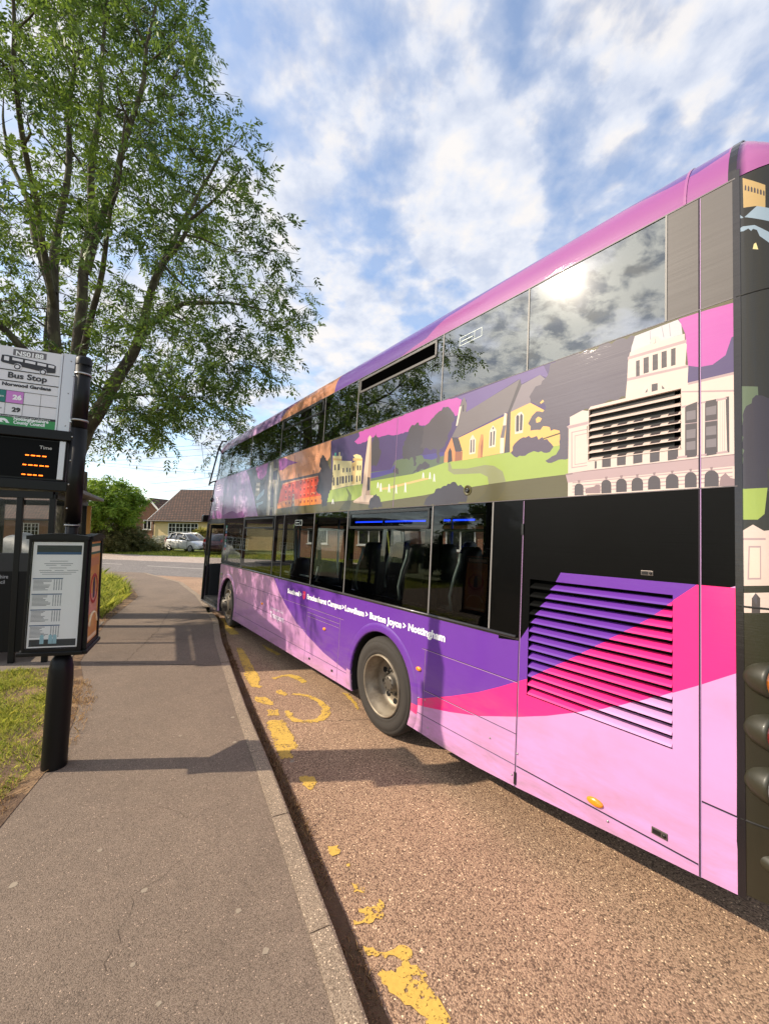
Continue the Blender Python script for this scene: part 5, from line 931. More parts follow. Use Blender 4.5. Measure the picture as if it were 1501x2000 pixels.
# rails and seams
mb = MB(); mb.tube([B(s, 1.318, .002) for s in (6.2, 4, 2, 0, -1.62)], .013, 8); bbox(mb, 6.2, -1.64, 1.3, 1.312, -.01, .004); mb.build('body_rail', mat('dark_rail', (52, 48, 48), .35, coat=.5), bus)
mb = MB(); bbox(mb, 7.62, -2.88, 2.3165, 2.3215, -.02, .0035); bbox(mb, 7.2, -2.88, 3.3025, 3.3075, -.02, .002); bbox(mb, 7.2, -2.88, 3.955, 3.962, -.02, .003); mb.build('body_joint', mat('joint_grey', (84, 76, 80), .5), bus)
SEAM = [((4.93, 1.018), (.78, 1.018)), ((-.62, 1.008), (-1.64, 1.004)), ((4.96, .715), (1.76, .70)), ((5.0, .43), (.60, .43)), ((-.55, .43), (-1.64, .434)), ((-.67, .65), (-1.64, .646)), ((-1.65, .434), (-2.715, .438)),
        ((4.9, .28), (4.9, 1.2)), ((1.752, .275), (1.752, .955)), ((.862, .275), (.862, 1.01)), ((-.664, .268), (-.664, 1.008)), ((1.75, .955), (.87, .955)), ((1.75, .905), (.87, .905)), ((-.06, 2.33), (-.06, 3.29)), ((3.4, 2.33), (3.4, 3.29)), ((2.55, 2.33), (2.55, 3.29)),
        ((-1.6465, .292), (-1.6465, 2.31)), ((-2.722, .386), (-2.722, 3.95)), ((-2.73, .744), (-2.88, .744))]
for (a, b_), (c, d) in SEAM:
    mb = MB(); ml = MB()
    w_ = .0022 if abs(a+1.6465) > .01 and abs(a+2.722) > .01 else .004
    if abs(a-c) < 1e-6: bbox(mb, a+w_, a-w_, b_, d, -.01, .0012); bbox(ml, a-w_, a-w_-.003, b_, d, -.01, .0016)
    else: mb.hexa([B(a, b_-w_, -.01), B(c, d-w_, -.01), B(c, d-w_, .0012), B(a, b_-w_, .0012), B(a, b_+w_, -.01), B(c, d+w_, -.01), B(c, d+w_, .0012), B(a, b_+w_, .0012)]); ml.hexa([B(a, b_-w_-.004, -.01), B(c, d-w_-.004, -.01), B(c, d-w_-.004, .0014), B(a, b_-w_-.004, .0014), B(a, b_-w_, -.01), B(c, d-w_, -.01), B(c, d-w_, .0014), B(a, b_-w_, .0014)])
    sm_ = mb.build('panel_seam', seam_m, bus); ml.build('edge_highlight', vm('lilac'), sm_)
def archlip(cs, ch, r, nm):
    mb = MB(); n = 30; A_ = [-.38+(math.pi+.76)*i/n for i in range(n+1)]
    for i, a in enumerate(A_):
        for rr, o_ in ((r, -.015), (r, .004), (r+.012, .010), (r+.075, .008), (r+.09, .0008)): mb.v.append(tuple(B(cs+rr*math.cos(a), max(ch+rr*math.sin(a), .275), o_)))
    for i in range(n):
        for k in range(4): mb.f.append((i*5+k, i*5+k+1, (i+1)*5+k+1, (i+1)*5+k)); mb.m.append(0); mb.sm.append(True)
    # colour by livery
    names = []
    for fi, f in enumerate(mb.f):
        i = fi//4; a = A_[i]; p_ = (cs+(r+.05)*math.cos(a), ch+(r+.05)*math.sin(a)); q_ = 'lilac_base'
        for n_, pl in reversed(LOW):
            if inside(p_, pl): q_ = n_; break
        if q_ not in names: names.append(q_)
        mb.m[fi] = names.index(q_)
    mb.build(nm, [vm(x) for x in names], bus)
archlip(.03, .485, .535, 'wheel_arch'); archlip(5.575, .485, .56, 'wheel_arch')
def well(cs, r):
    mb = MB(); n = 24; A_ = [-.4+(math.pi+.8)*i/n for i in range(n+1)]
    for a in A_:
        for o_ in (-.012, -.55): mb.v.append(tuple(B(cs+r*math.cos(a), .485+r*math.sin(a), o_)))
    mb.f = [(2*i, 2*i+1, 2*i+3, 2*i+2) for i in range(n)]; mb.m = [0]*n; mb.sm = [True]*n
    b0 = len(mb.v); mb.v += [tuple(B(cs+r*math.cos(a), .485+r*math.sin(a), -.55)) for a in A_]; mb.f.append(tuple(range(b0, len(mb.v)))); mb.m.append(0); mb.sm.append(False)
    mb.build('wheel_well', rubber, bus)
well(.03, .535); well(5.575, .56)
# underside and chassis
mb = MB(); bbox(mb, 7.6, 6.2, .30, .36, -.02, -W+.02); bbox(mb, 5.0, .6, .30, .36, -.02, -W+.02); bbox(mb, -.55, -3.1, .42, .50, -.02, -W+.02); bbox(mb, 6.2, -3.0, .34, .40, -.6, -W+.6); mb.build('underframe', rubber, bus)
# --- wheels
tyre_m = mat('tyre_rubber', (52, 47, 42), .85, var=.18, vs=14, bump=.15, bs=60); rim_m = mat('dusty_grey_rim', (146, 134, 116), .5, .35, var=.3, vs=7, c2=(104, 90, 74), c2s=6, c2r=(.4, .7)); hole_m = mat('rim_hole', (6, 6, 6), .9); bolt_m = mat('hub_metal', (104, 98, 90), .5, .6, var=.3, vs=20)
def wheel(cs, o0, front, steer=0., side=1):
    C0 = B(cs, 0, o0 if side > 0 else -W-o0); C0.z = .485; wt = bpy.data.objects.new('wheel', None); col.objects.link(wt); wt.parent = bus; base = ORG[bus.name]; wt.location = (0, 0, 0); ORG[wt.name] = base
    A = -NN*side; A = Matrix.Rotation(steer, 3, 'Z') @ A
    t_ = MB(); t_.lathe(C0, A, [(.30, -.28), (.36, -.30), (.45, -.29), (.478, -.26), (.484, -.24), (.484, -.06), (.478, -.035), (.462, -.012), (.44, -.002), (.432, -.003), (.43, .0), (.39, .004), (.36, .002), (.345, -.003), (.34, -.001), (.325, -.004), (.312, -.012), (.305, -.02)], 64)
    for g in (-.10, -.15, -.20): t_.lathe(C0, A, [(.4855, g-.004), (.4855, g+.004)], 64)
    t_.build('tyre', tyre_m, wt)
    r_ = MB()
    if front:
        r_.lathe(C0, A, [(.312, -.02), (.308, .004), (.298, .008), (.288, -.005), (.285, -.05), (.25, -.06), (.235, -.02), (.215, .035), (.16, .055), (.15, .05)], 48)
        r_.build('rim', rim_m, wt); h_ = MB(); h_.lathe(C0, A, [(.16, .05), (.15, .075), (.105, .08), (.095, .12), (.08, .13), (.0, .135)], 32)
        rr, hb, hr, hd = .135, .075, .235, -.005
    else:
        r_.lathe(C0, A, [(.312, -.02), (.308, .004), (.298, .008), (.288, -.004), (.282, -.05), (.268, -.06), (.262, -.16), (.25, -.19), (.20, -.21), (.155, -.20), (.15, -.195)], 48)
        r_.build('rim', rim_m, wt); h_ = MB(); h_.lathe(C0, A, [(.16, -.20), (.15, -.185), (.10, -.18), (.082, -.115), (.072, -.10), (.05, -.096), (.0, -.094)], 32)
        rr, hb, hr, hd = .122, -.185, .205, -.21
    x = A.orthogonal().normalized(); y = A.cross(x); bm_ = MB(); hm = MB()
    for k in range(10):
        a = k*math.pi/5; d = x*math.cos(a)+y*math.sin(a); h_.lathe(C0+d*rr+A*hb, A, [(.014, 0), (.014, .03), (.009, .036), (0, .037)], 6, sm=False)
        if k % (1 if not front else 2) == 0:
            a += math.pi/10; d = x*math.cos(a)+y*math.sin(a)
            if front: MB().lathe(C0+d*.215+A*.022, A+d*.9, [(0, .004), (.024, .003), (.024, -.01)], 14, sm=False).build('rim_hole', hole_m, wt)
            else: MB().lathe(C0+d*.208+A*-.206, A+d*-.1, [(0, .008), (.031, .007), (.032, -.01)], 16, sm=False).build('rim_hole', hole_m, wt)
    for k in range(8):
        if not front: a = k*math.pi/4; d = x*math.cos(a)+y*math.sin(a); h_.lathe(C0+d*.062+A*-.10, A, [(.009, 0), (.009, .012), (0, .013)], 6, sm=False)
    h_.build('hub', bolt_m, wt)
    return wt
wheel(0.0, -.035, False); wheel(5.53, -.06, True, math.radians(-3)); wheel(0.0, -.035, False, side=-1); wheel(5.53, -.06, True, side=-1)
# --- small fittings on the side
amber = mat('amber_lens', (240, 138, 24), .2, coat=.8)
def marker(s, h, w_, hh, par=bus):
    mb = MB(); n = 20
    V = [B(s+w_*math.cos(k*2*math.pi/n)*q, h+hh*math.sin(k*2*math.pi/n)*q, z) for q, z in ((1, 0), (.97, .008), (.8, .014), (.4, .017)) for k in range(n)]
    F = [(i*n+k, i*n+(k+1) % n, (i+1)*n+(k+1) % n, (i+1)*n+k) for i in range(3) for k in range(n)]+[tuple(3*n+k for k in range(n))]
    mb.add(V, F, 0, True); mb.build('side_marker', amber, par)
for s, h in ((3.473, .814), (1.236, .82), (-.588, .814)): marker(s, h, .035, .02)
marker(-2.205, .474, .05, .023)
def pull(s, h, w_, hh):
    mb = MB(); bbox(mb, s+w_, s-w_, h-hh, h+hh, -.005, .004); o = mb.build('latch', mat('latch_steel', (96, 88, 84), .4, .6), bus, bevel=.002)
    mb = MB(); bbox(mb, s+w_*.8, s-w_*.15, h-hh*.55, h+hh*.55, 0, .0065); mb.lathe(B(s-w_*.6, h, .003), -NN, [(hh*.5, 0), (hh*.5, .005), (0, .006)], 12); mb.build('latch_paddle', mat('latch_dark', (40, 38, 38), .4, .5), o)
pull(-2.475, 1.853, .032, .014); pull(-2.545, .488, .038, .018); pull(1.595, .361, .022, .014); pull(.981, .369, .022, .014)
mb = MB(); mb.lathe(B(-1.093, 2.43, -.002), -NN, [(.045, 0), (.045, .005), (.034, .008), (.032, .004), (.022, .004)], 24); mb.build('camera_ring', vm('olive'), bus)
mb = MB(); mb.lathe(B(-1.093, 2.43, -.002), -NN, [(.022, .004), (.020, .012), (.010, .014), (0, .01)], 20); mb.build('side_camera', black_pl, bus)
for s, h in ((-1.42, .53), (-1.62, .36), (-.74, .35), (-1.66, .52), (-2.28, .405), (-.6, .56), (-.69, .57), (4.8, .5), (4.8, .35), (2.2, .34)): MB().lathe(B(s, h, 0), -NN, [(.007, 0), (.006, .005), (0, .006)], 8).build('fixing_screw', silver, bus)
for s, h in ((-1.649, 2.1), (-1.649, .35)): bbox(MB(), s+.008, s-.008, h-.04, h+.04, 0, .008).build('hinge', black_pl, bus)
LH = (1.40, 1.165, .93, .59)
# tail lamps on rounded pods facing back
pod_m = vm('corner'); housing = mat('lamp_pod_olive', (44, 42, 30), .45, coat=.15)
for h, lens, r in ((LH[0], (236, 120, 20), .085), (LH[1], (190, 20, 26), .085), (LH[2], (205, 200, 196), .085), (LH[3], (150, 18, 22), .045)):
    c0 = B(-2.960, h, -.05); A = (-UU*.92-NN*.36).normalized(); mb = MB()
    mb.lathe(c0, A, [(r*.3, -.075), (r*.6, -.068), (r*.84, -.045), (r*.97, -.015), (r, .01), (r*1.02, .04), (r*1.0, .055), (r*.9, .058), (r*.9, .03)], 28); o = mb.build('tail_lamp', housing, bus)
    mb = MB(); mb.lathe(c0, A, [(r*.9, .028), (r*.92, .052), (r*.6, .07), (0, .075)], 28); mb.build('lens', mat('lens_%d_%d' % lens[:2], lens, .12, coat=.9), o)
mb = MB(); mb.lathe(B(-3.1, 4.1, -.16), -UU, [(.02, -.05), (.05, -.02), (.055, .05), (.045, .08), (0, .085)], 16); mb.lathe(B(-3.1, 2.95, -.11), -UU, [(.02, -.05), (.035, -.02), (.035, .06), (0, .065)], 16); mb.build('rear_camera', black_pl, bus)
# --- lettering
white_v = mat('white_lettering', (240, 238, 240), .4); faint = mat('faded_lettering', (214, 196, 220), .45)
def side_text(txt, s, h, capm, width, m, name='lettering', bold=.006, par=bus, target=None):
    k = capm/.70
    return textmesh(txt, lambda x, y, z: B(s-x, h+y, .0022), k, name, m, par, bold, width, target=target)
for txt, a, b_ in (('Southwell', 2.454, 2.031), ('>', 2.01, 1.965), ('Brackenhurst Campus', 1.79, .852), ('>', .835, .79), ('Lowdham', .768, .358), ('>', .328, .283), ('Burton Joyce', .246, -.309), ('>', -.33, -.372), ('Nottingham', -.41, -.907)):
    tb = MB(); side_text(txt, a, 1.127, .064, a-b_, None, target=tb, bold=.045)
    tb.build('route_lettering', white_v, bus, recalc=False)
mb = MB(); mb.prism([(1.925, 1.215), (1.845, 1.215), (1.845, 1.14), (1.86, 1.115), (1.885, 1.10), (1.91, 1.115), (1.925, 1.14)], B, 0, .0022); sh_ = mb.build('shield_emblem', mat('shield_pink', (232, 50, 100), .4), bus)
tb = MB(); side_text('NTU', 1.915, 1.16, .024, .055, None, target=tb, bold=.02); tb.build('emblem_lettering', white_v, sh_, recalc=False)
tb = MB(); side_text('Transport', 3.08, .665, .085, .56, None, target=tb, bold=.02); side_text('Nottingham City', 3.06, .79, .035, .5, None, target=tb); tb.build('operator_lettering', mat('operator_white', (238, 226, 240), .4), bus, recalc=False)
tb = MB(); side_text('26', 7.25, 2.72, .16, .28, None, target=tb, bold=.02)
for i, w_ in enumerate((.5, .38, .46)): bbox(tb, 7.35, 7.35-w_, 3.02+i*.06, 3.045+i*.06, 0, .002)
for i, w_ in enumerate((.42, .35)): bbox(tb, 7.3, 7.3-w_, 2.6-i*.05, 2.615-i*.05, 0, .002)
tb.build('front_lettering', mat('front_white', (218, 204, 228), .4), bus, recalc=False)
for s, h, w_, hh in ((-1.05, 3.80, .13, .035), (2.25, 2.19, .12, .035)):
    mb = MB()
    for a, b_, c, d in ((s+w_, s-w_, h+hh, h+hh+.005), (s+w_, s-w_, h-hh-.005, h-hh), (s+w_, s+w_-.005, h-hh, h+hh), (s-w_+.005, s-w_, h-hh, h+hh), (s-w_*.35, s-w_*.35-.004, h-hh, h+hh), (s+w_*.85, s-w_*.2, h-.004, h+.004)): bbox(mb, a, b_, c, d, -.002, -.001)
    mb.build('window_sticker', mat('sticker_white', (205, 215, 212), .5), bus)
mb = MB(); cols = [(196, 84, 100), (80, 130, 170), (200, 205, 205), (70, 150, 130), (120, 90, 150)]
for i in range(9): bbox(mb, 6.06, 5.97, 1.62+i*.062, 1.67+i*.062, -.002, -.001, i % 5)
mb.build('window_sticker', [mat('sticker_%d' % i, c, .5) for i, c in enumerate(cols)], bus)
# --- front end, doorway, mirror, branch guard
mb = MB(); P_ = plan(7.74, 7.85, .10, 6)
sweep(P_, [(0, .30), (0, .8), (0, 1.15)], 'front_lower_panel', vm('lavender'))
sweep(P_, [(0, 2.26), (0, 2.32), (0, 2.8), (0, 3.3)], 'front_upper_panel', vm('lavender'))
o = sweep(plan(7.6, 7.85, .2, 8), [(.01, 1.15), (.01, 2.26)], 'windscreen', glass_far); o2 = sweep(plan(7.25, 7.85, .22, 8), [(.01, 3.3), (.01, 3.96)], 'upper_windscreen', glass_far)
mb = MB()
bbox(mb, 7.79, 7.74, .30, 2.30, -.06, .001); bbox(mb, 6.24, 6.17, .28, 2.30, -.06, -.001); bbox(mb, 7.74, 6.24, 2.22, 2.316, -.05, -.001)
mb.build('door_frame', black_pl, bus)
mb = MB(); bbox(mb, 7.72, 6.26, .27, .31, -.03, .012); mb.build('door_step', silver, bus, bevel=.004)
for s, d in ((7.66, .5), (6.32, .5)):
    mb = MB(); bbox(mb, s+.02, s-.02, .34, 2.2, -.06, -.10); bbox(mb, s+.02, s-.02, .34, 2.2, -.06-d+.04, -.06-d); bbox(mb, s+.02, s-.02, .34, .44, -.1, -.06-d+.04); bbox(mb, s+.02, s-.02, 2.1, 2.2, -.1, -.06-d+.04)
    lf = mb.build('door_leaf', black_pl, bus, bevel=.004); mb = MB(); mb.hexa([B(s-.003, .44, -.1), B(s+.003, .44, -.1), B(s+.003, .44, -.52), B(s-.003, .44, -.52), B(s-.003, 2.1, -.1), B(s+.003, 2.1, -.1), B(s+.003, 2.1, -.52), B(s-.003, 2.1, -.52)]); mb.build('glazing', glass_far, lf)
mb = MB(); mb.tube([B(7.2, 4.22, -.06), B(7.42, 4.24, .02), B(7.72, 4.12, .05), B(7.95, 3.7, .06), B(8.18, 3.22, .06)], .02, 8); mb.tube([B(8.2, 3.25, .06), B(7.9, 3.29, .03), B(7.55, 3.29, 0)], .018, 8); mb.tube([B(7.72, 4.12, .05), B(7.5, 3.98, 0)], .018, 8); mb.build('branch_guard', black_pl, bus)
mb = MB(); bbox(mb, 8.06, 7.86, 2.27, 2.45, -.04, .12); o = mb.build('mirror_camera', black_pl, bus, bevel=.02)
mb = MB(); mb.lathe(B(7.7, 2.83, .0), -NN, [(.06, 0), (.055, .03), (.02, .045), (0, .046)], 16); mb.build('side_lamp', black_pl, bus)
mb = MB(); bbox(mb, 6.12, 6.02, 1.07, 1.12, 0, .014); mb.lathe(B(6.1, 1.02, 0), -NN, [(.03, 0), (.025, .015), (0, .017)], 12); mb.build('door_control', silver, bus, bevel=.003)
# --- far side wall, decks, interior
mb = MB(); fs = -W
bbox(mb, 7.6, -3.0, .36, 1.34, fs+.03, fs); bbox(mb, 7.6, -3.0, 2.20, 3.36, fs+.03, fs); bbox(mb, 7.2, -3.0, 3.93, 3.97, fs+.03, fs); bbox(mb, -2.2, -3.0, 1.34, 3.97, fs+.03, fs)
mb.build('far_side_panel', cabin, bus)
mb = MB()
for q in (7.5, 6.1, 4.75, 3.3, 1.85, .4, -1.05, -2.15):
    bbox(mb, q+.06, q-.06, 1.34, 2.2, fs+.06, fs+.002); bbox(mb, q+.05, q-.05, 3.36, 3.93, fs+.06, fs+.002)
mb.build('far_pillar', cabin, bus)
mb = MB(); ps = [7.5, 6.1, 4.75, 3.3, 1.85, .4, -1.05, -2.15]
for a, b_ in zip(ps, ps[1:]):
    for h0, h1 in ((1.34, 2.2), (3.36, 3.93)): mb.add([B(a-.06, h0, fs+.01), B(b_+.06, h0, fs+.01), B(b_+.06, h1, fs+.01), B(a-.06, h1, fs+.01)], [(0, 1, 2, 3)])
mb.build('far_window', glass_far, bus)
mb = MB(); bbox(mb, 7.6, 6.2, .365, .41, -.03, fs+.03); bbox(mb, 6.2, -.9, .365, .41, -.6, fs+.6); bbox(mb, -.9, -3.0, .42, 1.1, -.13, fs+.03, 0); bbox(mb, 7.4, -3.05, 2.34, 2.40, -.02, fs+.03); bbox(mb, -1.42, -1.48, .5, 2.3, -.12, fs+.03); bbox(mb, -2.62, -2.68, 2.4, 3.94, -.05, fs+.03)
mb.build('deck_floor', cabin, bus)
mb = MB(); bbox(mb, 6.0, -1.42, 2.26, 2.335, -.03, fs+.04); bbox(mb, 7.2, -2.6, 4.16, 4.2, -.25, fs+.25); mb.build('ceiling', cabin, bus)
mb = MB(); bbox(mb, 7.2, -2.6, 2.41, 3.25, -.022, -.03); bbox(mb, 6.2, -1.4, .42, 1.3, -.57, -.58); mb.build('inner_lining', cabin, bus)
blue = mat('blue_strip_light', (20, 60, 255), .4, emit=3.2)
mb = MB(); bbox(mb, 3.3, .15, 2.235, 2.256, fs+.92, fs+.89); mb.build('strip_light', blue, bus)
seat_m = mat('dark_seat_leather', (34, 33, 36), .5, coat=.1, var=.2, vs=8); grab_m = mat('pale_grab_rail', (196, 210, 202), .35, .2)
def make_seat(s, fl, o_):
    c = B(s, fl, o_); st = bpy.data.objects.new('seat', None); col.objects.link(st); st.parent = bus; st.location = c-ORG[bus.name]; ORG[st.name] = c.copy()
    def sb(x, y, z): return c+UU*x-NN*y+Vector((0, 0, z))
    mb = MB()
    rows = [(.40, .20, .02), (.55, .215, 0), (.80, .215, -.04), (.95, .19, -.06), (1.02, .15, -.07), (1.08, .15, -.075), (1.17, .12, -.08), (1.20, .07, -.08)]
    for z, w_, x in rows:
        for y, dx in ((-w_, -.02), (-w_*.8, .035), (w_*.8, .035), (w_, -.02), (w_*.8, -.055), (-w_*.8, -.055)): mb.v.append(tuple(sb(x+dx, y, z)))
    for i in range(len(rows)-1):
        for k in range(6): mb.f.append((i*6+k, i*6+(k+1) % 6, (i+1)*6+(k+1) % 6, (i+1)*6+k)); mb.m.append(0); mb.sm.append(True)
    mb.f.append(tuple(range(42, 48))); mb.m.append(0); mb.sm.append(False)
    mb.build('backrest', seat_m, st)
    mb = MB(); mb.hexa([sb(-.02, -.215, .36), sb(.44, -.2, .37), sb(.44, .2, .37), sb(-.02, .215, .36), sb(-.02, -.215, .45), sb(.44, -.2, .47), sb(.44, .2, .47), sb(-.02, .215, .45)]); mb.build('cushion', seat_m, st, bevel=.03)
    mb = MB(); mb.tube([sb(.15, -.12, 0), sb(.15, -.12, .37)], .03, 8); mb.tube([sb(.15, .12, 0), sb(.15, .12, .37)], .03, 8); mb.build('seat_post', black_pl, st)
    mb = MB()
    mb.tube([sb(-.06, .225, .62), sb(-.05, .24, .75), sb(-.10, .235, .92), sb(-.13, .20, 1.06), sb(-.12, .18, 1.14)], .016, 8); mb.build('grab_rail', grab_m, st)
    return st
s0_ = make_seat(.0, .74, -.86)
def seat_copy(s, fl, o_):
    c = B(s, fl, o_); r = s0_.copy(); col.objects.link(r); r.location = c-ORG[bus.name]; ORG[r.name] = c.copy()
    for ch in list(s0_.children): k = ch.copy(); col.objects.link(k); k.parent = r
for s, fl, o_ in [(.0, .74, -.42), (-.75, .74, -.42), (-.75, .74, -.86), (0, .74, -2.2), (-.75, .74, -2.2), (.85, .74, -.42), (.85, .74, -.86), (.85, .74, -2.2), (-.75, .74, -1.77), (1.7, .42, -2.2), (2.6, .42, -2.2), (2.0, .42, -.42), (2.9, .42, -.42)]: seat_copy(s, fl, o_)
for i in range(10):
    for o_ in (-.47, -.88, -1.75, -2.12): seat_copy(-2.2+i*.82, 2.40, o_)
mb = MB()
for s, o_, h0, h1 in ((1.3, -.95, .74, 2.26), (.45, -1.5, .74, 2.26), (2.5, -.9, .42, 2.26), (3.4, -.6, .42, 2.26), (4.4, -1.0, .42, 2.26), (5.3, -.9, .42, 2.26), (-.4, -1.5, .74, 2.26)): mb.tube([B(s, h0, o_), B(s, h1, o_)], .018, 8)
mb.tube([B(3.5, 1.35, -.35), B(2.3, 1.35, -.35)], .016, 8); mb.tube([B(6.0, 2.1, -.95), B(-.8, 2.1, -.95)], .016, 8)
mb.build('hand_pole', grab_m, bus)
mb = MB(); bbox(mb, 5.95, 5.1, .42, 1.15, -.1, -.7); mb.tube([B(6.15, .5, -.3), B(6.15, 1.05, -.3), B(6.05, 1.15, -.3), B(5.8, 1.16, -.3)], .02, 8, 1); mb.build('luggage_rack', [mat('rack_grey', (78, 78, 84), .5), grab_m], bus, bevel=.01)
mb = MB(); bbox(mb, 7.35, 6.9, .42, 1.25, -1.2, -2.3); bbox(mb, 7.72, 7.6, .34, 1.2, -.12, -2.42); mb.build('driver_cab', cabin, bus, bevel=.01)
# ------------------------------------------------------------------ trees
def crown_tree(name, label, cat, base, trunk, stems, hubs, env, nleaf, leafL, leafW, bark, leafm, seed, group=None, leaflets=9, rachis=.24, trunk_r=.26, droop=.5, spread=.55, hub_min=.6, pre=None):
    r = np.random.default_rng(seed); rr = random.Random(seed)
    root = thing(name, label, cat, base, group); nodes_ = []; paths = []
    def addpath(pts, r0, r1):
        k = len(pts); rad = [r0+(r1-r0)*(i/(k-1)) for i in range(k)]; paths.append((pts, rad))
        for p, q in zip(pts, rad): nodes_.append((p, q))
    def curve(a, b_, n, wob, lift=0.):
        a, b_ = Vector(a), Vector(b_); L = (b_-a).length; o_ = []
        w1 = Vector((rr.uniform(-1, 1), rr.uniform(-1, 1), rr.uniform(-.6, .6)))*wob*L; w2 = Vector((rr.uniform(-1, 1), rr.uniform(-1, 1), rr.uniform(-.6, .6)))*wob*L*.5
        for i in range(n+1):
            t = i/n; o_.append(a.lerp(b_, t)+w1*math.sin(math.pi*t)+w2*math.sin(2*math.pi*t)+Vector((0, 0, lift*L*math.sin(math.pi*t))))
        return o_
    addpath([Vector(p) for p in trunk], trunk_r*1.25, trunk_r*.9)
    for st, ra, rb in stems:
        o_ = []
        for i in range(len(st)-1): o_ += curve(st[i], st[i+1], 5, .03)[:-1]
        o_.append(Vector(st[-1])); addpath(o_, ra, rb)
    H = []
    c0 = Vector(trunk[-1])
    tries = 0
    while len(H) < hubs and tries < hubs*60:
        tries += 1; p = env(r)
        if p is None: continue
        p = Vector(p)
        if all((p-q).length > hub_min for q in H): H.append(p)
    if pre: H = [Vector(p) for p in pre]+H
    H.sort(key=lambda p: min((p-q[0]).length for q in nodes_))
    for p in H:
        best = None; bd = 1e9
        for q, qr in nodes_:
            d = (p-q).length; k = d+max(0, (q.z-p.z))*.8+(.0 if qr > .02 else .25)
            if k < bd and d > .15: bd = k; best = (q, qr)
        q, qr = best; L = (p-q).length; r0 = min(qr*.72, .012+.018*L); addpath(curve(q, p, max(3, int(L/.35)), .09, .06), r0, .006)
    tw = MB()
    for pts, rad in paths:
        tw.tube(pts, rad, 12 if rad[0] > .08 else (7 if rad[0] > .02 else 4), cap=False)
    # leafy shoots round each hub
    C_ = np.zeros((0, 3)); Ds = []; per = max(1, int(nleaf/len(H)))
    Lp = []; Ld = []
    for p in H:
        out = (p-c0); out = Vector((out.x, out.y, out.z*.4)).normalized()
        for k in range(rr.randint(4, 7)):
            d = (Vector((rr.gauss(0, 1), rr.gauss(0, 1), rr.gauss(0, .8))).normalized()+out*.7).normalized(); L = rr.uniform(.5, 1.15)*spread*2
            e = p+d*L+Vector((0, 0, -.12*L)); mid = p.lerp(e, .5)+Vector((0, 0, .06)); tw.tube([p, mid, e], [.007, .005, .003], 3, cap=False)
            m_ = max(2, int(per/5.5))
            for j in range(m_):
                t = rr.uniform(.25, 1.05); q = p.lerp(e, t)+Vector((rr.gauss(0, .10), rr.gauss(0, .10), rr.gauss(0, .08)))*spread*2
                dd = (d*.6+Vector((rr.gauss(0, .8), rr.gauss(0, .8), rr.gauss(-droop, .5)))).normalized(); Lp.append(q); Ld.append(dd)
    tw.build('trunk', bark, root)
    P0 = np.array([tuple(p) for p in Lp]); D = np.array([tuple(p) for p in Ld]); n = len(P0)
    upv = np.tile([0, 0, 1.], (n, 1))+r.normal(0, .35, (n, 3)); S = np.cross(D, upv); S /= np.linalg.norm(S, axis=1)[:, None]+1e-9; Nn = np.cross(S, D)
    V = []; tint0 = np.clip(r.normal(.42, .2, n), 0, 1)
    big = np.sin(P0[:, 0]*1.1+P0[:, 2]*.8)*np.cos(P0[:, 1]*.9+P0[:, 2]*1.3); tint0 = np.clip(tint0+.22*big, 0, 1)
    Ts = []
    scal = r.uniform(.7, 1.25, n)[:, None]
    for j in range(leaflets):
        f = (j//2+1)/((leaflets+1)//2); side_ = 0 if (j == leaflets-1 and leaflets % 2) else (1 if j % 2 else -1)
        b0 = P0+D*(rachis*f)*scal+np.c_[np.zeros(n), np.zeros(n), -.35*rachis*f*f*np.ones(n)]*scal
        ld = D*(.55 if side_ else 1.)+S*side_*.85+Nn*r.normal(-.15, .22, n)[:, None]+r.normal(0, .12, (n, 3)); ld[:, 2] -= .25; ld /= np.linalg.norm(ld, axis=1)[:, None]
        sd = np.cross(ld, Nn+r.normal(0, .4, (n, 3))); sd /= np.linalg.norm(sd, axis=1)[:, None]+1e-9
        L = leafL*r.uniform(.75, 1.2, n)[:, None]*scal; Wd = leafW*r.uniform(.8, 1.2, n)[:, None]*scal
        V.append(np.stack([b0, b0+ld*L*.42+sd*Wd/2, b0+ld*L, b0+ld*L*.42-sd*Wd/2], 1).reshape(-1, 3)); Ts.append(np.repeat(tint0+r.normal(0, .06, n), 4))
    V = np.concatenate(V); Ts = np.clip(np.concatenate(Ts), 0, 1)
    npmesh('crown', V, np.arange(len(V)).reshape(-1, 4), leafm, root, Ts)
    return root
bark_m = mat('ash_bark', (64, 56, 46), .9, var=.4, vs=9, bump=1., bs=22, c2=(92, 88, 66), c2s=5, stretch=(1, 1, .35))
ash_m = leaf_mat('ash_leaf', (47, 71, 28), (114, 140, 54), .42)
def ash_env(r):
    z = r.uniform(4.1, 16.3); a = r.uniform(0, 2*math.pi)
    Z = [3.4, 4.2, 5.2, 6.2, 7.6, 9.0, 10.3, 11.6, 13.0, 14.4, 15.6, 16.4]; RR = [1.9, 2.8, 3.6, 4.25, 4.5, 4.2, 3.7, 3.0, 2.3, 1.7, 1.2, .5]
    R_ = float(np.interp(z, Z, RR))*(1+.10*math.sin(3*a+z*.9)+.08*math.sin(5*a-z*1.7))
    inner = .30 if z > 6 else .42
    q = math.sqrt(r.uniform(inner**2, 1)); x, y = -6.95+R_*q*math.cos(a), 9.2+R_*q*math.sin(a)*.92
    if y < 4.9 and z < 9: return None
    return (x, y, z)
T0 = (-6.98, 9.1)
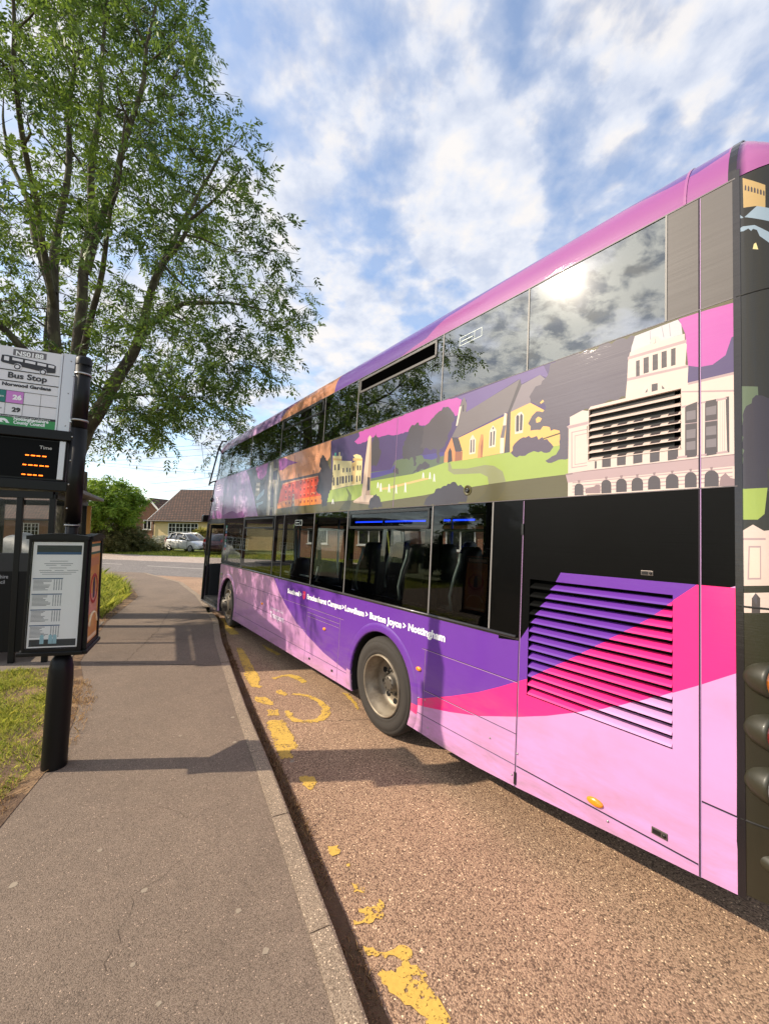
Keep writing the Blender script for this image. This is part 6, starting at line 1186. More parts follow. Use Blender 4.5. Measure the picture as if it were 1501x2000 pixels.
pre = [(-2.9, 9, 8.2), (-2.7, 8.8, 7.5), (-2.6, 9, 6.4), (-2.9, 8.7, 9.4), (-3.6, 9, 10.8), (-4.4, 9, 12.0), (-5.5, 8.8, 13.2), (-3.1, 8.8, 5.7), (-3.9, 8.6, 5.0), (-4.5, 8.7, 4.7), (-5.3, 8.9, 4.45), (-6.1, 8.8, 4.4), (-3.5, 8.9, 5.5), (-2.9, 9.6, 7.0), (-3.0, 9.4, 8.6),
       (-4.6, 9.2, 5.0), (-5.4, 9.3, 4.9), (-3.8, 9.3, 5.8), (-4.8, 8.5, 4.5)]
crown_tree('ash_tree', 'tall many stemmed ash tree arching over the bus stop and the front of the bus', 'tree', (T0[0], T0[1], .1),
    [(T0[0], T0[1], 0), (T0[0]+.02, T0[1], 1.2), (T0[0]+.05, T0[1], 2.6), (T0[0]+.08, T0[1], 3.3)],
    [([(T0[0], 9.1, 2.9), (-7.25, 9.2, 4.4), (-7.62, 9.2, 6.5), (-7.8, 9.3, 8.4), (-7.75, 9.5, 11.2), (-7.7, 9.6, 14.2)], .18, .03),
     ([(-7.7, 9.2, 7.4), (-8.3, 9.3, 8.9), (-9.2, 9.6, 10.8), (-9.7, 9.8, 12.5)], .10, .02),
     ([(T0[0]+.03, 9.0, 3.1), (-6.98, 8.9, 5.0), (-6.7, 8.8, 6.9), (-6.5, 8.7, 8.9), (-6.3, 8.5, 11.2), (-6.2, 8.4, 14.6)], .16, .02),
     ([(-6.62, 8.75, 7.6), (-5.9, 8.5, 9.4), (-5.2, 8.2, 11.4), (-4.9, 8.0, 12.9)], .09, .02),
     ([(T0[0]+.06, 9.0, 3.2), (-6.55, 8.95, 4.25), (-5.95, 8.9, 5.3), (-5.42, 8.85, 6.3), (-5.2, 8.8, 7.3), (-4.6, 8.8, 8.8), (-3.8, 8.8, 10.4)], .17, .025),
     ([(-5.38, 8.85, 6.5), (-4.6, 9.0, 7.1), (-3.6, 9.1, 7.2), (-2.6, 9.1, 7.0)], .07, .012), ([(-5.2, 8.8, 7.4), (-4.2, 8.4, 8.6), (-3.1, 8.1, 9.4)], .06, .012),
     ([(-6.9, 8.9, 5.2), (-6.0, 8.2, 6.6), (-5.2, 7.4, 8.0), (-4.6, 6.8, 9.3)], .08, .012), ([(-7.4, 9.2, 5.2), (-8.4, 8.5, 6.5), (-9.4, 7.7, 7.6), (-10.2, 7.0, 8.8)], .09, .015),
     ([(-7.7, 9.3, 7.0), (-7.3, 8.2, 8.8), (-6.8, 7.0, 10.5), (-6.4, 6.3, 12)], .08, .015), ([(-7.1, 9.2, 3.6), (-8.0, 9.8, 5.2), (-9.0, 10.6, 7.0), (-9.6, 11.2, 9)], .10, .02), ([(-6.2, 8.9, 4.9), (-5.2, 8.9, 5.0), (-4.3, 8.8, 4.9)], .045, .01)],
    330, ash_env, 12600, .118, .040, bark_m, ash_m, 11, leaflets=9, pre=pre, hub_min=.66, spread=.46)
light_leaf = leaf_mat('fresh_leaf', (88, 122, 38), (150, 172, 66), .35); dark_leaf = leaf_mat('shrub_leaf', (78, 86, 46), (144, 138, 90), .35); conifer = leaf_mat('hedge_leaf', (36, 60, 24), (84, 112, 46), .2)
def ell(cx_, cy_, cz_, rx, ry, rz):
    def f(r):
        v = r.normal(0, 1, 3); v /= np.linalg.norm(v); v *= r.uniform(.35, 1)**.6; return (cx_+v[0]*rx, cy_+v[1]*ry, cz_+v[2]*rz)
    return f
def small_tree(name, label, x, y, z1, rx, rz, seed, m, n=4200, zt=1.0, cat='tree', L=.2, Wd=.10, group=None, hubs=60, spread=.55, tr=.16):
    return crown_tree(name, label, cat, (x, y, 0), [(x, y, 0), (x+.05, y, zt)], [([(x, y, zt*.9), (x-.5, y, (zt+z1)/2), (x-.7, y, z1-.3)], tr*.6, .02), ([(x, y, zt*.9), (x+.5, y+.2, (zt+z1)/2), (x+.6, y, z1)], tr*.6, .02)], hubs,
                      ell(x, y, z1, rx, rx, rz), n, L, Wd, bark_m, m, seed, leaflets=5, rachis=.2, trunk_r=tr, droop=.1, group=group, hub_min=.3, spread=spread)
small_tree('garden_tree', 'fresh green spreading tree in the far garden left of the brown roofed bungalow', -21.9, 32.0, 3.9, 2.55, 1.8, 21, light_leaf, 8200, 1.5, L=.2, Wd=.085, hubs=130, spread=.45)
small_tree('garden_shrub', 'brown and dark green shrub under the far green tree', -21.2, 33.5, 1.2, 1.6, .9, 22, dark_leaf, 3200, .4, 'shrub', .16, .07, hubs=60, spread=.3, tr=.06)
small_tree('garden_shrub', 'low dark bush left of the silver car', -20.6, 34.6, .55, 1.4, .5, 23, dark_leaf, 2400, .3, 'shrub', .16, .07, hubs=50, spread=.25, tr=.05)
small_tree('garden_shrub', 'dark shrub at the left end of the far garden, behind the bus shelter', -23.6, 33.6, 1.3, 2.2, 1.1, 24, dark_leaf, 3400, .4, 'shrub', .18, .08, hubs=70, spread=.3, tr=.06)
small_tree('garden_shrub', 'reddish brown shrub right of the silver car by the bungalow wall', -14.6, 38.0, 1.4, 1.2, 1.0, 25, leaf_mat('copper_leaf', (82, 64, 44), (122, 102, 66), .2), 2000, .4, 'shrub', .16, .07, hubs=45, spread=.25, tr=.05)
small_tree('flowering_shrub', 'low shrub speckled with white flowers beside the silver car', -19.9, 37.2, .7, 1.0, .5, 26, leaf_mat('white_blossom', (96, 108, 72), (216, 214, 200), .2), 1500, .2, 'shrub', .12, .07, hubs=40, spread=.2, tr=.04)
# cordyline in front of the bungalow
cp_ = thing('cabbage_palm', 'spiky yellow green palm in front of the bungalow', 'palm', (-17.2, 38.6, 0)); mb = MB(); mb.tube([(-17.2, 38.6, 0), (-17.15, 38.6, 1.3)], .13, 8); mb.build('trunk', bark_m, cp_)
V = []; T_ = []; rp = np.random.default_rng(7)
for i in range(230):
    a = rp.uniform(0, 2*np.pi); e = rp.uniform(-.5, 1.45); L = rp.uniform(.7, 1.15); d = np.array([np.cos(a)*np.cos(e), np.sin(a)*np.cos(e), np.sin(e)]); s_ = np.cross(d, [0, 0, 1.]); s_ /= np.linalg.norm(s_)+1e-6; o_ = np.array([-17.15, 38.6, 1.45]); k = .035
    V += [o_-s_*k*.5, o_+s_*k*.5, o_+d*L*.6+s_*k, o_+d*L+np.array([0, 0, -.22*L]), o_+d*L*.6-s_*k]; T_ += [rp.uniform(0, 1)]*5
npmesh('frond', V, np.arange(len(V)).reshape(-1, 5), leaf_mat('palm_leaf', (110, 118, 52), (206, 196, 110), .3), cp_, T_, 5)
# woods and hedges that the bus windows mirror and that show through them
for i, (x, y, z1, rx, rz, g_) in enumerate([(-36, 22, 3.6, 3.2, 2.6, 0), (-33, 14, 2.6, 2.2, 1.6, 1), (-31, 8, 2.2, 2.2, 1.6, 1), (-38, 6, 4.4, 3.6, 3.4, 0), (-30, 1, 2.4, 2.4, 1.7, 1), (-37, -6, 4.6, 4, 3.4, 0)]):
    small_tree('garden_tree' if g_ == 0 else 'hedge_bush', ['rounded garden tree on the houses side, left of the footpath', 'clipped leafy hedge bush by the left hand front gardens'][g_], x, y, z1, rx, rz, 40+i, conifer if g_ else light_leaf, 2600, 1.2, 'tree' if g_ == 0 else 'shrub', .34, .17, group='trees and hedges on the left side of the street', hubs=60, spread=.5)
small_tree('distant_tree', 'dark rounded treetop between the two far roofs', -27.6, 62, 5.2, 1.7, 1.6, 60, conifer, 1500, 2, L=.4, Wd=.25, hubs=40, spread=.4)
for i, (x, y, z1, rx) in enumerate([(-6, 44, 3.2, 3.2), (3, 40, 3.4, 3.0)]):
    small_tree('garden_tree', ['leafy tree seen through the bus windows beyond the junction', 'second leafy tree beyond the junction, hidden mostly by the bus'][i], x, y, z1, rx, 2.3, 70+i, light_leaf, 1800, 1.5, L=.34, Wd=.18, hubs=45)

# ------------------------------------------------------------------ houses
roof_m = bpy.data.materials.new('roof_tile'); roof_m.use_nodes = True; t, p = nodes(roof_m); tcn = N(t, 'ShaderNodeTexCoord'); br = N(t, 'ShaderNodeTexBrick'); t.links.new(tcn.outputs['UV'], br.inputs[0])
br.inputs['Scale'].default_value = 1; br.inputs['Brick Width'].default_value = .33; br.inputs['Row Height'].default_value = .34; br.inputs['Mortar Size'].default_value = .045; br.inputs['Color1'].default_value = lin((98, 68, 54)); br.inputs['Color2'].default_value = lin((74, 52, 42)); br.inputs['Mortar'].default_value = lin((34, 25, 20))
hs = N(t, 'ShaderNodeHueSaturation'); t.links.new(br.outputs[0], hs.inputs['Color']); t.links.new(M_(t, 'ADD', M_(t, 'MULTIPLY', noise(t, tcn.outputs['Object'], 1.3, 6, .7), .7), .62), hs.inputs['Value']); t.links.new(hs.outputs[0], p.inputs['Base Color']); p.inputs['Roughness'].default_value = .85
bmp = N(t, 'ShaderNodeBump'); bmp.inputs['Strength'].default_value = .9; bmp.inputs['Distance'].default_value = .06; t.links.new(br.outputs['Fac'], bmp.inputs['Height']); bmp.invert = True; t.links.new(bmp.outputs[0], p.inputs['Normal'])
brick_m = bpy.data.materials.new('red_brick_wall'); brick_m.use_nodes = True; t, p = nodes(brick_m); tcn = N(t, 'ShaderNodeTexCoord'); br = N(t, 'ShaderNodeTexBrick'); t.links.new(tcn.outputs['UV'], br.inputs[0])
br.inputs['Scale'].default_value = 1; br.inputs['Brick Width'].default_value = .225; br.inputs['Row Height'].default_value = .075; br.inputs['Mortar Size'].default_value = .008; br.inputs['Color1'].default_value = lin((146, 94, 68)); br.inputs['Color2'].default_value = lin((124, 78, 58)); br.inputs['Mortar'].default_value = lin((150, 136, 118))
t.links.new(br.outputs[0], p.inputs['Base Color']); p.inputs['Roughness'].default_value = .9
cream_m = mat('cream_render', (226, 200, 150), .9, var=.12, vs=2); upvc = mat('white_window_frame', (226, 224, 218), .4); house_gl = mat('house_window_glass', (30, 34, 36), .08, spec=.8); gut_m = mat('dark_gutter', (44, 34, 30), .5)
def uvquad(mb, name, m, parent):
    o = mb.build(name, m, parent); me = o.data; uv = me.uv_layers.new(name='uv'); base = ORG[o.name]
    for pl in me.polygons:
        n_ = pl.normal; a = Vector((0, 0, 1)).cross(n_); a = a.normalized() if a.length > .05 else Vector((1, 0, 0)); b_ = n_.cross(a)
        for li in pl.loop_indices:
            co = me.vertices[me.loops[li].vertex_index].co+base; uv.data[li].uv = (co.dot(a), co.dot(b_))
    return o
def house(name, label, org, ang, w, d, he, hr, wallm, wins, hip=0., cat='house', group=None, eave=.35, chim=None, door=None):
    """org = front left corner on the ground, w along the front, d depth, ridge along w"""
    c = Vector(org); X = Vector((math.cos(ang), math.sin(ang), 0)); Y_ = Vector((-math.sin(ang), math.cos(ang), 0)); Z = Vector((0, 0, 1))
    f = lambda x, y, z: c+X*x+Y_*y+Z*z
    root = thing(name, label, cat, org, group); mb = MB()
    mb.hexa([f(0, 0, -.3), f(w, 0, -.3), f(w, d, -.3), f(0, d, -.3), f(0, 0, he), f(w, 0, he), f(w, d, he), f(0, d, he)])
    if hip == 0:
        for x in (0, w): mb.add([f(x, 0, he), f(x, d, he), f(x, d/2, hr-.12)], [(0, 1, 2)])
    uvquad(mb, 'wall', wallm, root)
    mb = MB(); e = eave; dz = (hr-he)/(d/2)*e; th = .16
    A_ = [f(-e, -e, he-dz), f(w+e, -e, he-dz), f(w+e, d+e, he-dz), f(-e, d+e, he-dz), f(hip-(e if hip == 0 else 0), d/2, hr), f(w-hip+(e if hip == 0 else 0), d/2, hr)]
    mb.add(A_+[a+Z*th for a in A_], [(6, 7, 11, 10), (8, 9, 10, 11), (9, 6, 10), (7, 8, 11), (0, 1, 7, 6), (2, 3, 9, 8), (3, 0, 6, 9), (1, 2, 8, 7), (0, 1, 5, 4), (2, 3, 4, 5), (3, 0, 4), (1, 2, 5)] if hip else [(6, 7, 11, 10), (8, 9, 10, 11), (0, 1, 7, 6), (2, 3, 9, 8), (0, 1, 5, 4), (2, 3, 4, 5), (0, 6, 10, 4), (4, 10, 9, 3), (1, 5, 11, 7), (5, 2, 8, 11)])
    rf = uvquad(mb, 'roof', roof_m, root)
    if hip == 0:
        mb = MB()
        for x in (-e-.03, w+e+.03):
            for y0, y1 in ((-e, d/2), (d+e, d/2)):
                mb.hexa([f(x-.02, y0, he-dz-.08), f(x+.02, y0, he-dz-.08), f(x+.02, y1, hr-.06), f(x-.02, y1, hr-.06), f(x-.02, y0, he-dz+.18), f(x+.02, y0, he-dz+.18), f(x+.02, y1, hr+.2), f(x-.02, y1, hr+.2)])
        mb.build('bargeboard', upvc, root)
    mb = MB(); mb.tube([f(-e, -e-.05, he-dz+.02), f(w+e, -e-.05, he-dz+.02)], .07, 8); mb.tube([f(.1, -.08, he-dz), f(.1, -.08, 0)], .045, 8); mb.build('gutter', gut_m, root)
    if chim is not None:
        mb = MB(); a = f(chim, d/2, hr+.1); mb.hexa([f(chim-.35, d/2-.3, hr-.5), f(chim+.35, d/2-.3, hr-.5), f(chim+.35, d/2+.3, hr-.5), f(chim-.35, d/2+.3, hr-.5), f(chim-.35, d/2-.3, hr+.9), f(chim+.35, d/2-.3, hr+.9), f(chim+.35, d/2+.3, hr+.9), f(chim-.35, d/2+.3, hr+.9)]); uvquad(mb, 'chimney', brick_m, rf)
    for side_, x0, x1, z0, z1, nx in wins:
        g = (lambda x, y, z: f(x, -y, z)) if side_ == 'f' else ((lambda x, y, z: f(w+y, x, z)) if side_ == 'r' else (lambda x, y, z: f(-y, x, z)))
        mb = MB(); fr = .07
        def bar(a, b_, z_, z2, dp=.05): mb.hexa([g(a, -.02, z_), g(b_, -.02, z_), g(b_, dp, z_), g(a, dp, z_), g(a, -.02, z2), g(b_, -.02, z2), g(b_, dp, z2), g(a, dp, z2)])
        bar(x0, x0+fr, z0, z1); bar(x1-fr, x1, z0, z1); bar(x0+fr, x1-fr, z0, z0+fr); bar(x0+fr, x1-fr, z1-fr, z1)
        for k in range(1, nx): xm = x0+(x1-x0)*k/nx; bar(xm-fr*.6, xm+fr*.6, z0+fr, z1-fr)
        if nx > 2:
            for k in range(nx*2):
                if k % 2: xm = x0+(x1-x0)*k/nx/2; bar(xm-.02, xm+.02, z0+fr, z1-fr, .035)
            for q in (.4, .7): bar(x0+fr, x1-fr, z0+(z1-z0)*q-.02, z0+(z1-z0)*q+.02, .03)
        bar(x0-.08, x1+.08, z0-.07, z0-.002, .12)
        wf = mb.build('window', upvc, root); mb = MB(); mb.hexa([g(x0+.02, -.01, z0+.02), g(x1-.02, -.01, z0+.02), g(x1-.02, .012, z0+.02), g(x0+.02, .012, z0+.02), g(x0+.02, -.01, z1-.02), g(x1-.02, -.01, z1-.02), g(x1-.02, .012, z1-.02), g(x0+.02, .012, z1-.02)]); mb.build('pane', house_gl, wf)
    if door:
        mb = MB(); x0, x1 = door; mb.hexa([f(x0, -.05, 0), f(x1, -.05, 0), f(x1, .02, 0), f(x0, .02, 0), f(x0, -.05, 2.1), f(x1, -.05, 2.1), f(x1, .02, 2.1), f(x0, .02, 2.1)]); dr = mb.build('door', mat('door_paint', (70, 48, 44), .4), root)
        mb = MB(); mb.lathe(f(x1-.12, -.06, 1.0), -Y_, [(.035, 0), (.03, .05), (0, .06)], 10); mb.build('handle', silver, dr)
    return root
a0 = math.radians(-9)
house('bungalow', 'cream rendered bungalow with big brown tiled roof and white window behind the silver car', (-23.9, 42.6, 0), a0, 13.5, 9.5, 2.95, 6.3, cream_m, [('f', 1.75, 5.1, 1.05, 2.55, 4), ('f', 9.0, 10.4, 1.5, 2.5, 2)], hip=0, door=(7.2, 8.1))
house('brick_house', 'red brick house with a white edged gable left of the bungalow', (-24.7, 46.9, 0), math.radians(82), 9, 4.5, 3.05, 5.3, brick_m, [('l', 2.0, 3.0, 1.8, 2.9, 2)])
house('brick_house', 'long low brick wing with wide window behind the far green tree', (-37.5, 49.0, 0), math.radians(-6), 8.2, 8, 2.9, 5.0, brick_m, [('f', 1.0, 3.2, 1.5, 2.6, 2), ('f', 4.8, 6.6, 1.5, 2.6, 2)])
house('brick_house', 'long brick house at the far left seen through the shelter glass', (-47, 42, 0), math.radians(0), 13, 8, 2.8, 5.2, brick_m, [('f', 9.5, 11.8, 1.0, 2.3, 3), ('f', 3, 5, 1, 2.3, 2)], chim=4)
for i, (x, y, an, lb) in enumerate([(-40, 26, 50, 'brick bungalow mirrored in the front bus windows, first one left of the frame'), (-46, 14, 68, 'brick bungalow with chimney mirrored in the bus windows, second one left of the frame'), (-46, 0, 84, 'brick bungalow mirrored in the bus windows, opposite the shelter'), (-44, -16, 98, 'brick bungalow behind the photographer on the left of the street')]):
    house('brick_house', lb, (x, y, 0), math.radians(an), 11, 8, 2.8, 5.8, brick_m if i % 2 == 0 else cream_m, [('f', 1.2, 3.6, .9, 2.2, 3), ('f', 7, 9.6, .9, 2.2, 3)], chim=3, door=(5, 5.9))
house('brick_house', 'orange brick house seen through the rear lower windows of the bus', (2.4, 22.6, 0), math.radians(-22), 11.5, 8, 2.7, 5.0, mat('x', (1, 1, 1)) if False else brick_m, [('f', 1.0, 2.6, 1.1, 2.2, 2), ('f', 4.6, 6.4, 1.1, 2.2, 2)], door=(8.2, 9.1))
house('brick_house', 'brick house seen through the middle windows of the bus across the junction', (-6.5, 30.5, 0), math.radians(-20), 8.5, 8, 2.7, 5.0, brick_m, [('f', 1.0, 2.6, 1.1, 2.2, 2), ('f', 5, 6.6, 1.1, 2.2, 2)])
fn_ = thing('garden_fence', 'low dark grey board fence in front of the orange brick house', 'fence', (2.0, 19.2, 0)); mb = MB(); a = Vector((1.2, 20.0, 0)); b_ = Vector((11, 15.8, 0)); dd = (b_-a).normalized(); nn_ = Vector((-dd.y, dd.x, 0))*.02
for k in range(5): z = .12+k*.2; mb.hexa([a-nn_+Vector((0, 0, z)), b_-nn_+Vector((0, 0, z)), b_+nn_+Vector((0, 0, z)), a+nn_+Vector((0, 0, z)), a-nn_+Vector((0, 0, z+.185)), b_-nn_+Vector((0, 0, z+.185)), b_+nn_+Vector((0, 0, z+.185)), a+nn_+Vector((0, 0, z+.185))])
fm = mat('fence_grey', (46, 47, 47), .8, var=.2); mb.build('board', fm, fn_)
for k in range(6): mb = MB(); q = a.lerp(b_, k/5)+nn_*3; mb.box(q+Vector((0, 0, .58)), (.09, .09, 1.16)); mb.build('post', fm, fn_)
sheet('far_verge', [(-.5, 24), (1.0, 20.9), (12, 16.2), (12, 12.6), (1.6, 16.4), (-1.6, 20.0)], .012, turf)

# ------------------------------------------------------------------ cars
def car(name, label, cat, loc, ang, paint, L=4.38, Wd=1.8, H_=1.62):
    root = thing(name, label, cat, loc); R = Matrix.Rotation(ang, 3, 'Z'); o0 = Vector(loc)
    f = lambda x, y, z: o0+R @ Vector((x, y, z))
    # stations from nose to tail: x, half width, sill z, shoulder z, top z (bonnet or roof)
    st = [(2.19, .55, .34, .50, .55), (2.15, .72, .24, .60, .68), (2.0, .84, .20, .70, .82), (1.5, .89, .20, .82, .96), (1.02, .90, .20, .90, 1.04), (.6, .90, .20, .93, 1.12), (.1, .90, .20, .95, 1.14), (-.6, .90, .20, .97, 1.14), (-1.3, .90, .20, 1.0, 1.16), (-1.85, .87, .22, 1.02, 1.14), (-2.1, .80, .28, .98, 1.06), (-2.19, .62, .36, .80, .86)]
    mb = MB(); k = 10
    for x, w_, a, b_, c in st:
        for y, z in ((-w_*.86, a), (-w_*.98, a+.14), (-w_, (a+b_)/2), (-w_*.985, b_), (-w_*.86, c), (w_*.86, c), (w_*.985, b_), (w_, (a+b_)/2), (w_*.98, a+.14), (w_*.86, a)): mb.v.append(tuple(f(x, y, z)))
    for i in range(len(st)-1):
        for j in range(k): mb.f.append((i*k+j, i*k+(j+1) % k, (i+1)*k+(j+1) % k, (i+1)*k+j)); mb.m.append(0); mb.sm.append(True)
    mb.f += [tuple(range(k)), tuple(range(11*k, 12*k))]; mb.m += [0, 0]; mb.sm += [True, True]
    body = mb.build('body', paint, root); sd = body.modifiers.new('sub', 'SUBSURF'); sd.levels = sd.render_levels = 2
    gl = mat('car_glass', (16, 20, 22), .05, spec=.8, coat=.5); g_ = MB(); gs = [(1.22, .74, 1.0, 1.02), (.42, .68, 1.05, 1.53), (-.1, .68, 1.08, 1.61), (-.9, .67, 1.1, 1.62), (-1.6, .64, 1.1, 1.52), (-2.0, .68, 1.05, 1.08)]
    for x, w_, a, c in gs:
        for y, z in ((-w_-.13, a), (-w_, c), (0, c+.025), (w_, c), (w_+.13, a)): g_.v.append(tuple(f(x, y, z)))
    for i in range(len(gs)-1):
        for j in range(4): g_.f.append((i*5+j, i*5+j+1, (i+1)*5+j+1, (i+1)*5+j)); g_.m.append(1 if j in (1, 2) and 1 <= i <= 3 else 0); g_.sm.append(True)
    g_.build('cabin_glass', [gl, paint], root)
    for s in (-1, 1):
        mb = MB()
        for pts in ([(1.22, .88, 1.0), (.42, .70, 1.54), (-.1, .705, 1.615), (-.9, .70, 1.625), (-1.6, .665, 1.525), (-2.0, .82, 1.06)], [(.28, .83, 1.07), (.26, .715, 1.56)], [(-.62, .83, 1.1), (-.60, .705, 1.62)], [(-1.5, .80, 1.1), (-1.35, .69, 1.56)]): mb.tube([f(x, s*y, z) for x, y, z in pts], .028, 6)
        mb.build('pillar', paint, root)
        mb = MB(); mb.lathe(f(.98, s*.93, 1.08), R @ Vector((1, 0, 0)), [(.02, -.12), (.075, -.08), (.085, 0), (.05, .06), (0, .08)], 12); mb.build('door_mirror', paint, root)
        mb = MB(); mb.add([f(2.02, s*.80, .70), f(1.62, s*.885, .84), f(1.66, s*.80, .90), f(2.04, s*.62, .78), f(2.12, s*.60, .70), f(2.11, s*.72, .64)], [(0, 1, 2, 3, 4, 5)])
        V = [Vector(v)+(R @ Vector((.02, s*.02, .015))) for v in mb.v]; mb.v = [tuple(v) for v in V]; mb.build('headlight', mat('headlight_glass', (206, 210, 214), .1, coat=1.), root)
        mb = MB(); mb.lathe(f(2.13, s*.62, .38), R @ Vector((1, 0, 0)), [(.06, 0), (.05, .03), (0, .035)], 12); mb.build('fog_lamp', mat('headlight_glass'), root)
        mb = MB(); mb.hexa([f(-2.12, s*.64, .8), f(-2.0, s*.86, .8), f(-1.9, s*.88, .8), f(-2.05, s*.64, .8), f(-2.05, s*.62, 1.2), f(-1.95, s*.8, 1.2), f(-1.85, s*.82, 1.2), f(-1.95, s*.6, 1.2)]); mb.build('tail_light', mat('car_tail_red', (150, 14, 18), .2, coat=.8), root)
        for x in (1.37, -1.33):
            wt = bpy.data.objects.new('wheel', None); col.objects.link(wt); wt.parent = root; ORG[wt.name] = o0.copy(); A = R @ Vector((0, s, 0)); c0 = f(x, s*.72, .32)
            mb = MB(); mb.lathe(c0, A, [(.2, 0), (.30, -.01), (.32, .03), (.32, .16), (.305, .195), (.22, .20)], 28); mb.build('tyre', rubber, wt)
            mb = MB(); mb.lathe(c0, A, [(.225, .185), (.21, .19), (.195, .12)], 24)
            x_ = R @ Vector((1, 0, 0)); z_ = Vector((0, 0, 1))
            for k_ in range(7): a = k_*2*math.pi/7; d = x_*math.cos(a)+z_*math.sin(a); mb.tube([c0+A*.17+d*.02, c0+A*.178+d*.2], [.03, .022], 6)
            mb.lathe(c0, A, [(.05, .19), (.0, .195)], 12); mb.build('rim', silver, wt)
            mb = MB(); mb.lathe(c0, A, [(.37, .178), (.37, .182), (0, .11)], 28); mb.build('wheel_arch', rubber, root) if False else None
    mb = MB(); mb.hexa([f(2.12, -.6, .28), f(2.2, -.5, .28), f(2.2, .5, .28), f(2.12, .6, .28), f(2.14, -.6, .40), f(2.205, -.5, .40), f(2.205, .5, .40), f(2.14, .6, .40)]); mb.hexa([f(2.1, -.4, .60), f(2.19, -.35, .60), f(2.19, .35, .60), f(2.1, .4, .60), f(2.1, -.4, .66), f(2.185, -.35, .66), f(2.185, .35, .66), f(2.1, .4, .66)]); mb.build('front_grille', black_pl, root)
    mb = MB(); mb.hexa([f(2.19, -.26, .44), f(2.222, -.26, .44), f(2.222, .26, .44), f(2.19, .26, .44), f(2.19, -.26, .55), f(2.22, -.26, .55), f(2.22, .26, .55), f(2.19, .26, .55)]); mb.build('number_plate', mat('plate_white', (222, 222, 216), .4), root)
    mb = MB()
    for s in (-1, 1):
        for x0, x1 in ((.95, .955), (-.12, -.115), (-1.18, -1.175)): mb.hexa([f(x0, s*.86, .3), f(x1, s*.86, .3), f(x1, s*.91, .3), f(x0, s*.91, .3), f(x0, s*.86, 1.0), f(x1, s*.86, 1.0), f(x1, s*.905, 1.0), f(x0, s*.905, 1.0)])
    mb.build('door_seam', rubber, root)
    return root
silver_p = mat('silver_car_paint', (222, 220, 214), .28, .15, coat=.9)
car('silver_car', 'silver people carrier parked on the far drive in front of the bungalow', 'car', (-17.0, 35.9, -.0), math.radians(-27), silver_p)
car('red_car', 'dark red car seen through the open bus door', 'car', (-13.1, 34.0, 0), math.radians(86), mat('red_car_paint', (56, 20, 24), .25, .2, coat=.9))
# vehicle under a tarpaulin, left, behind the shelter glass
tr_ = MB(); rt_ = random.Random(4); nx_, ny_ = 26, 14
c0 = Vector((-18.9, 21.6, .1)); ax_ = Vector((.93, -.36, 0)); ay_ = Vector((.36, .93, 0))
for i in range(nx_+1):
    u_ = -2.3+4.6*i/nx_; prof = 1.0+.55*math.exp(-((u_-.1)/1.25)**2)*1.0 if abs(u_) < 2.2 else .1
    for j in range(ny_+1):
        a = math.pi*j/ny_; y = -math.cos(a)*.9*(1-.15*(u_/2.3)**4); z = (abs(math.sin(a))**.45)*prof*(1 if abs(u_) < 2.25 else .25)
        z += .05*math.sin(u_*7+j)*math.sin(a)+rt_.uniform(-.02, .02); tr_.v.append(tuple(c0+ax_*u_+ay_*y+Vector((0, 0, max(z, .02)))))
for i in range(nx_):
    for j in range(ny_): tr_.f.append((i*(ny_+1)+j, i*(ny_+1)+j+1, (i+1)*(ny_+1)+j+1, (i+1)*(ny_+1)+j)); tr_.m.append(0); tr_.sm.append(True)
tag(tr_.build('covered_vehicle', mat('grey_tarpaulin', (84, 89, 92), .6, var=.25, vs=2, bump=.9, bs=3), None), 'vehicle under a pale grey tarpaulin seen through the bus shelter glass', 'covered vehicle')
# wheelie bin
bn = thing('wheelie_bin', 'brown wheelie bin by the wall between the two far houses', 'bin', (-23.9, 41.2, 0)); bc = Vector((-23.9, 41.2, 0)); bm1 = mat('bin_brown', (84, 50, 36), .5)
mb = MB(); mb.hexa([bc+Vector(q) for q in ((-.22, -.28, .08), (.22, -.28, .08), (.22, .25, .08), (-.22, .25, .08), (-.29, -.36, 1.0), (.29, -.36, 1.0), (.29, .36, 1.0), (-.29, .36, 1.0))]); mb.build('body', bm1, bn, bevel=.02)
mb = MB(); mb.hexa([bc+Vector(q) for q in ((-.31, -.39, 1.0), (.31, -.39, 1.0), (.31, .4, 1.0), (-.31, .4, 1.0), (-.27, -.33, 1.06), (.27, -.33, 1.06), (.27, .4, 1.1), (-.27, .4, 1.1))]); mb.build('lid', bm1, bn, bevel=.01)
for s in (-1, 1): mb = MB(); mb.lathe(bc+Vector((s*.26, .3, .1)), (s, 0, 0), [(.1, -.02), (.1, .03), (0, .03)], 14); mb.build('wheel', rubber, bn)
# overhead wires strung between two poles out of frame
for i, (za, zb, ya, yb) in enumerate([(7.9, 9.6, 33, 26), (7.6, 9.3, 33, 26), (7.1, 8.9, 33, 26), (6.2, 9.4, 40, 22), (5.3, 9.0, 40, 21), (8.7, 6.7, 36, 44), (8.4, 6.5, 36, 44)]):
    mb = MB(); a = Vector((-32 if i < 3 else (-24 if i < 5 else -36), ya, za)); b_ = Vector((14, yb, zb+2)); mb.tube([a.lerp(b_, t_/24)-Vector((0, 0, 1.2*4*(t_/24)*(1-t_/24))) for t_ in range(25)], .011, 4)
    tag(mb.build('overhead_wire', rubber), 'thin dark overhead wire crossing the sky behind the tree', 'wire', 'overhead wires')

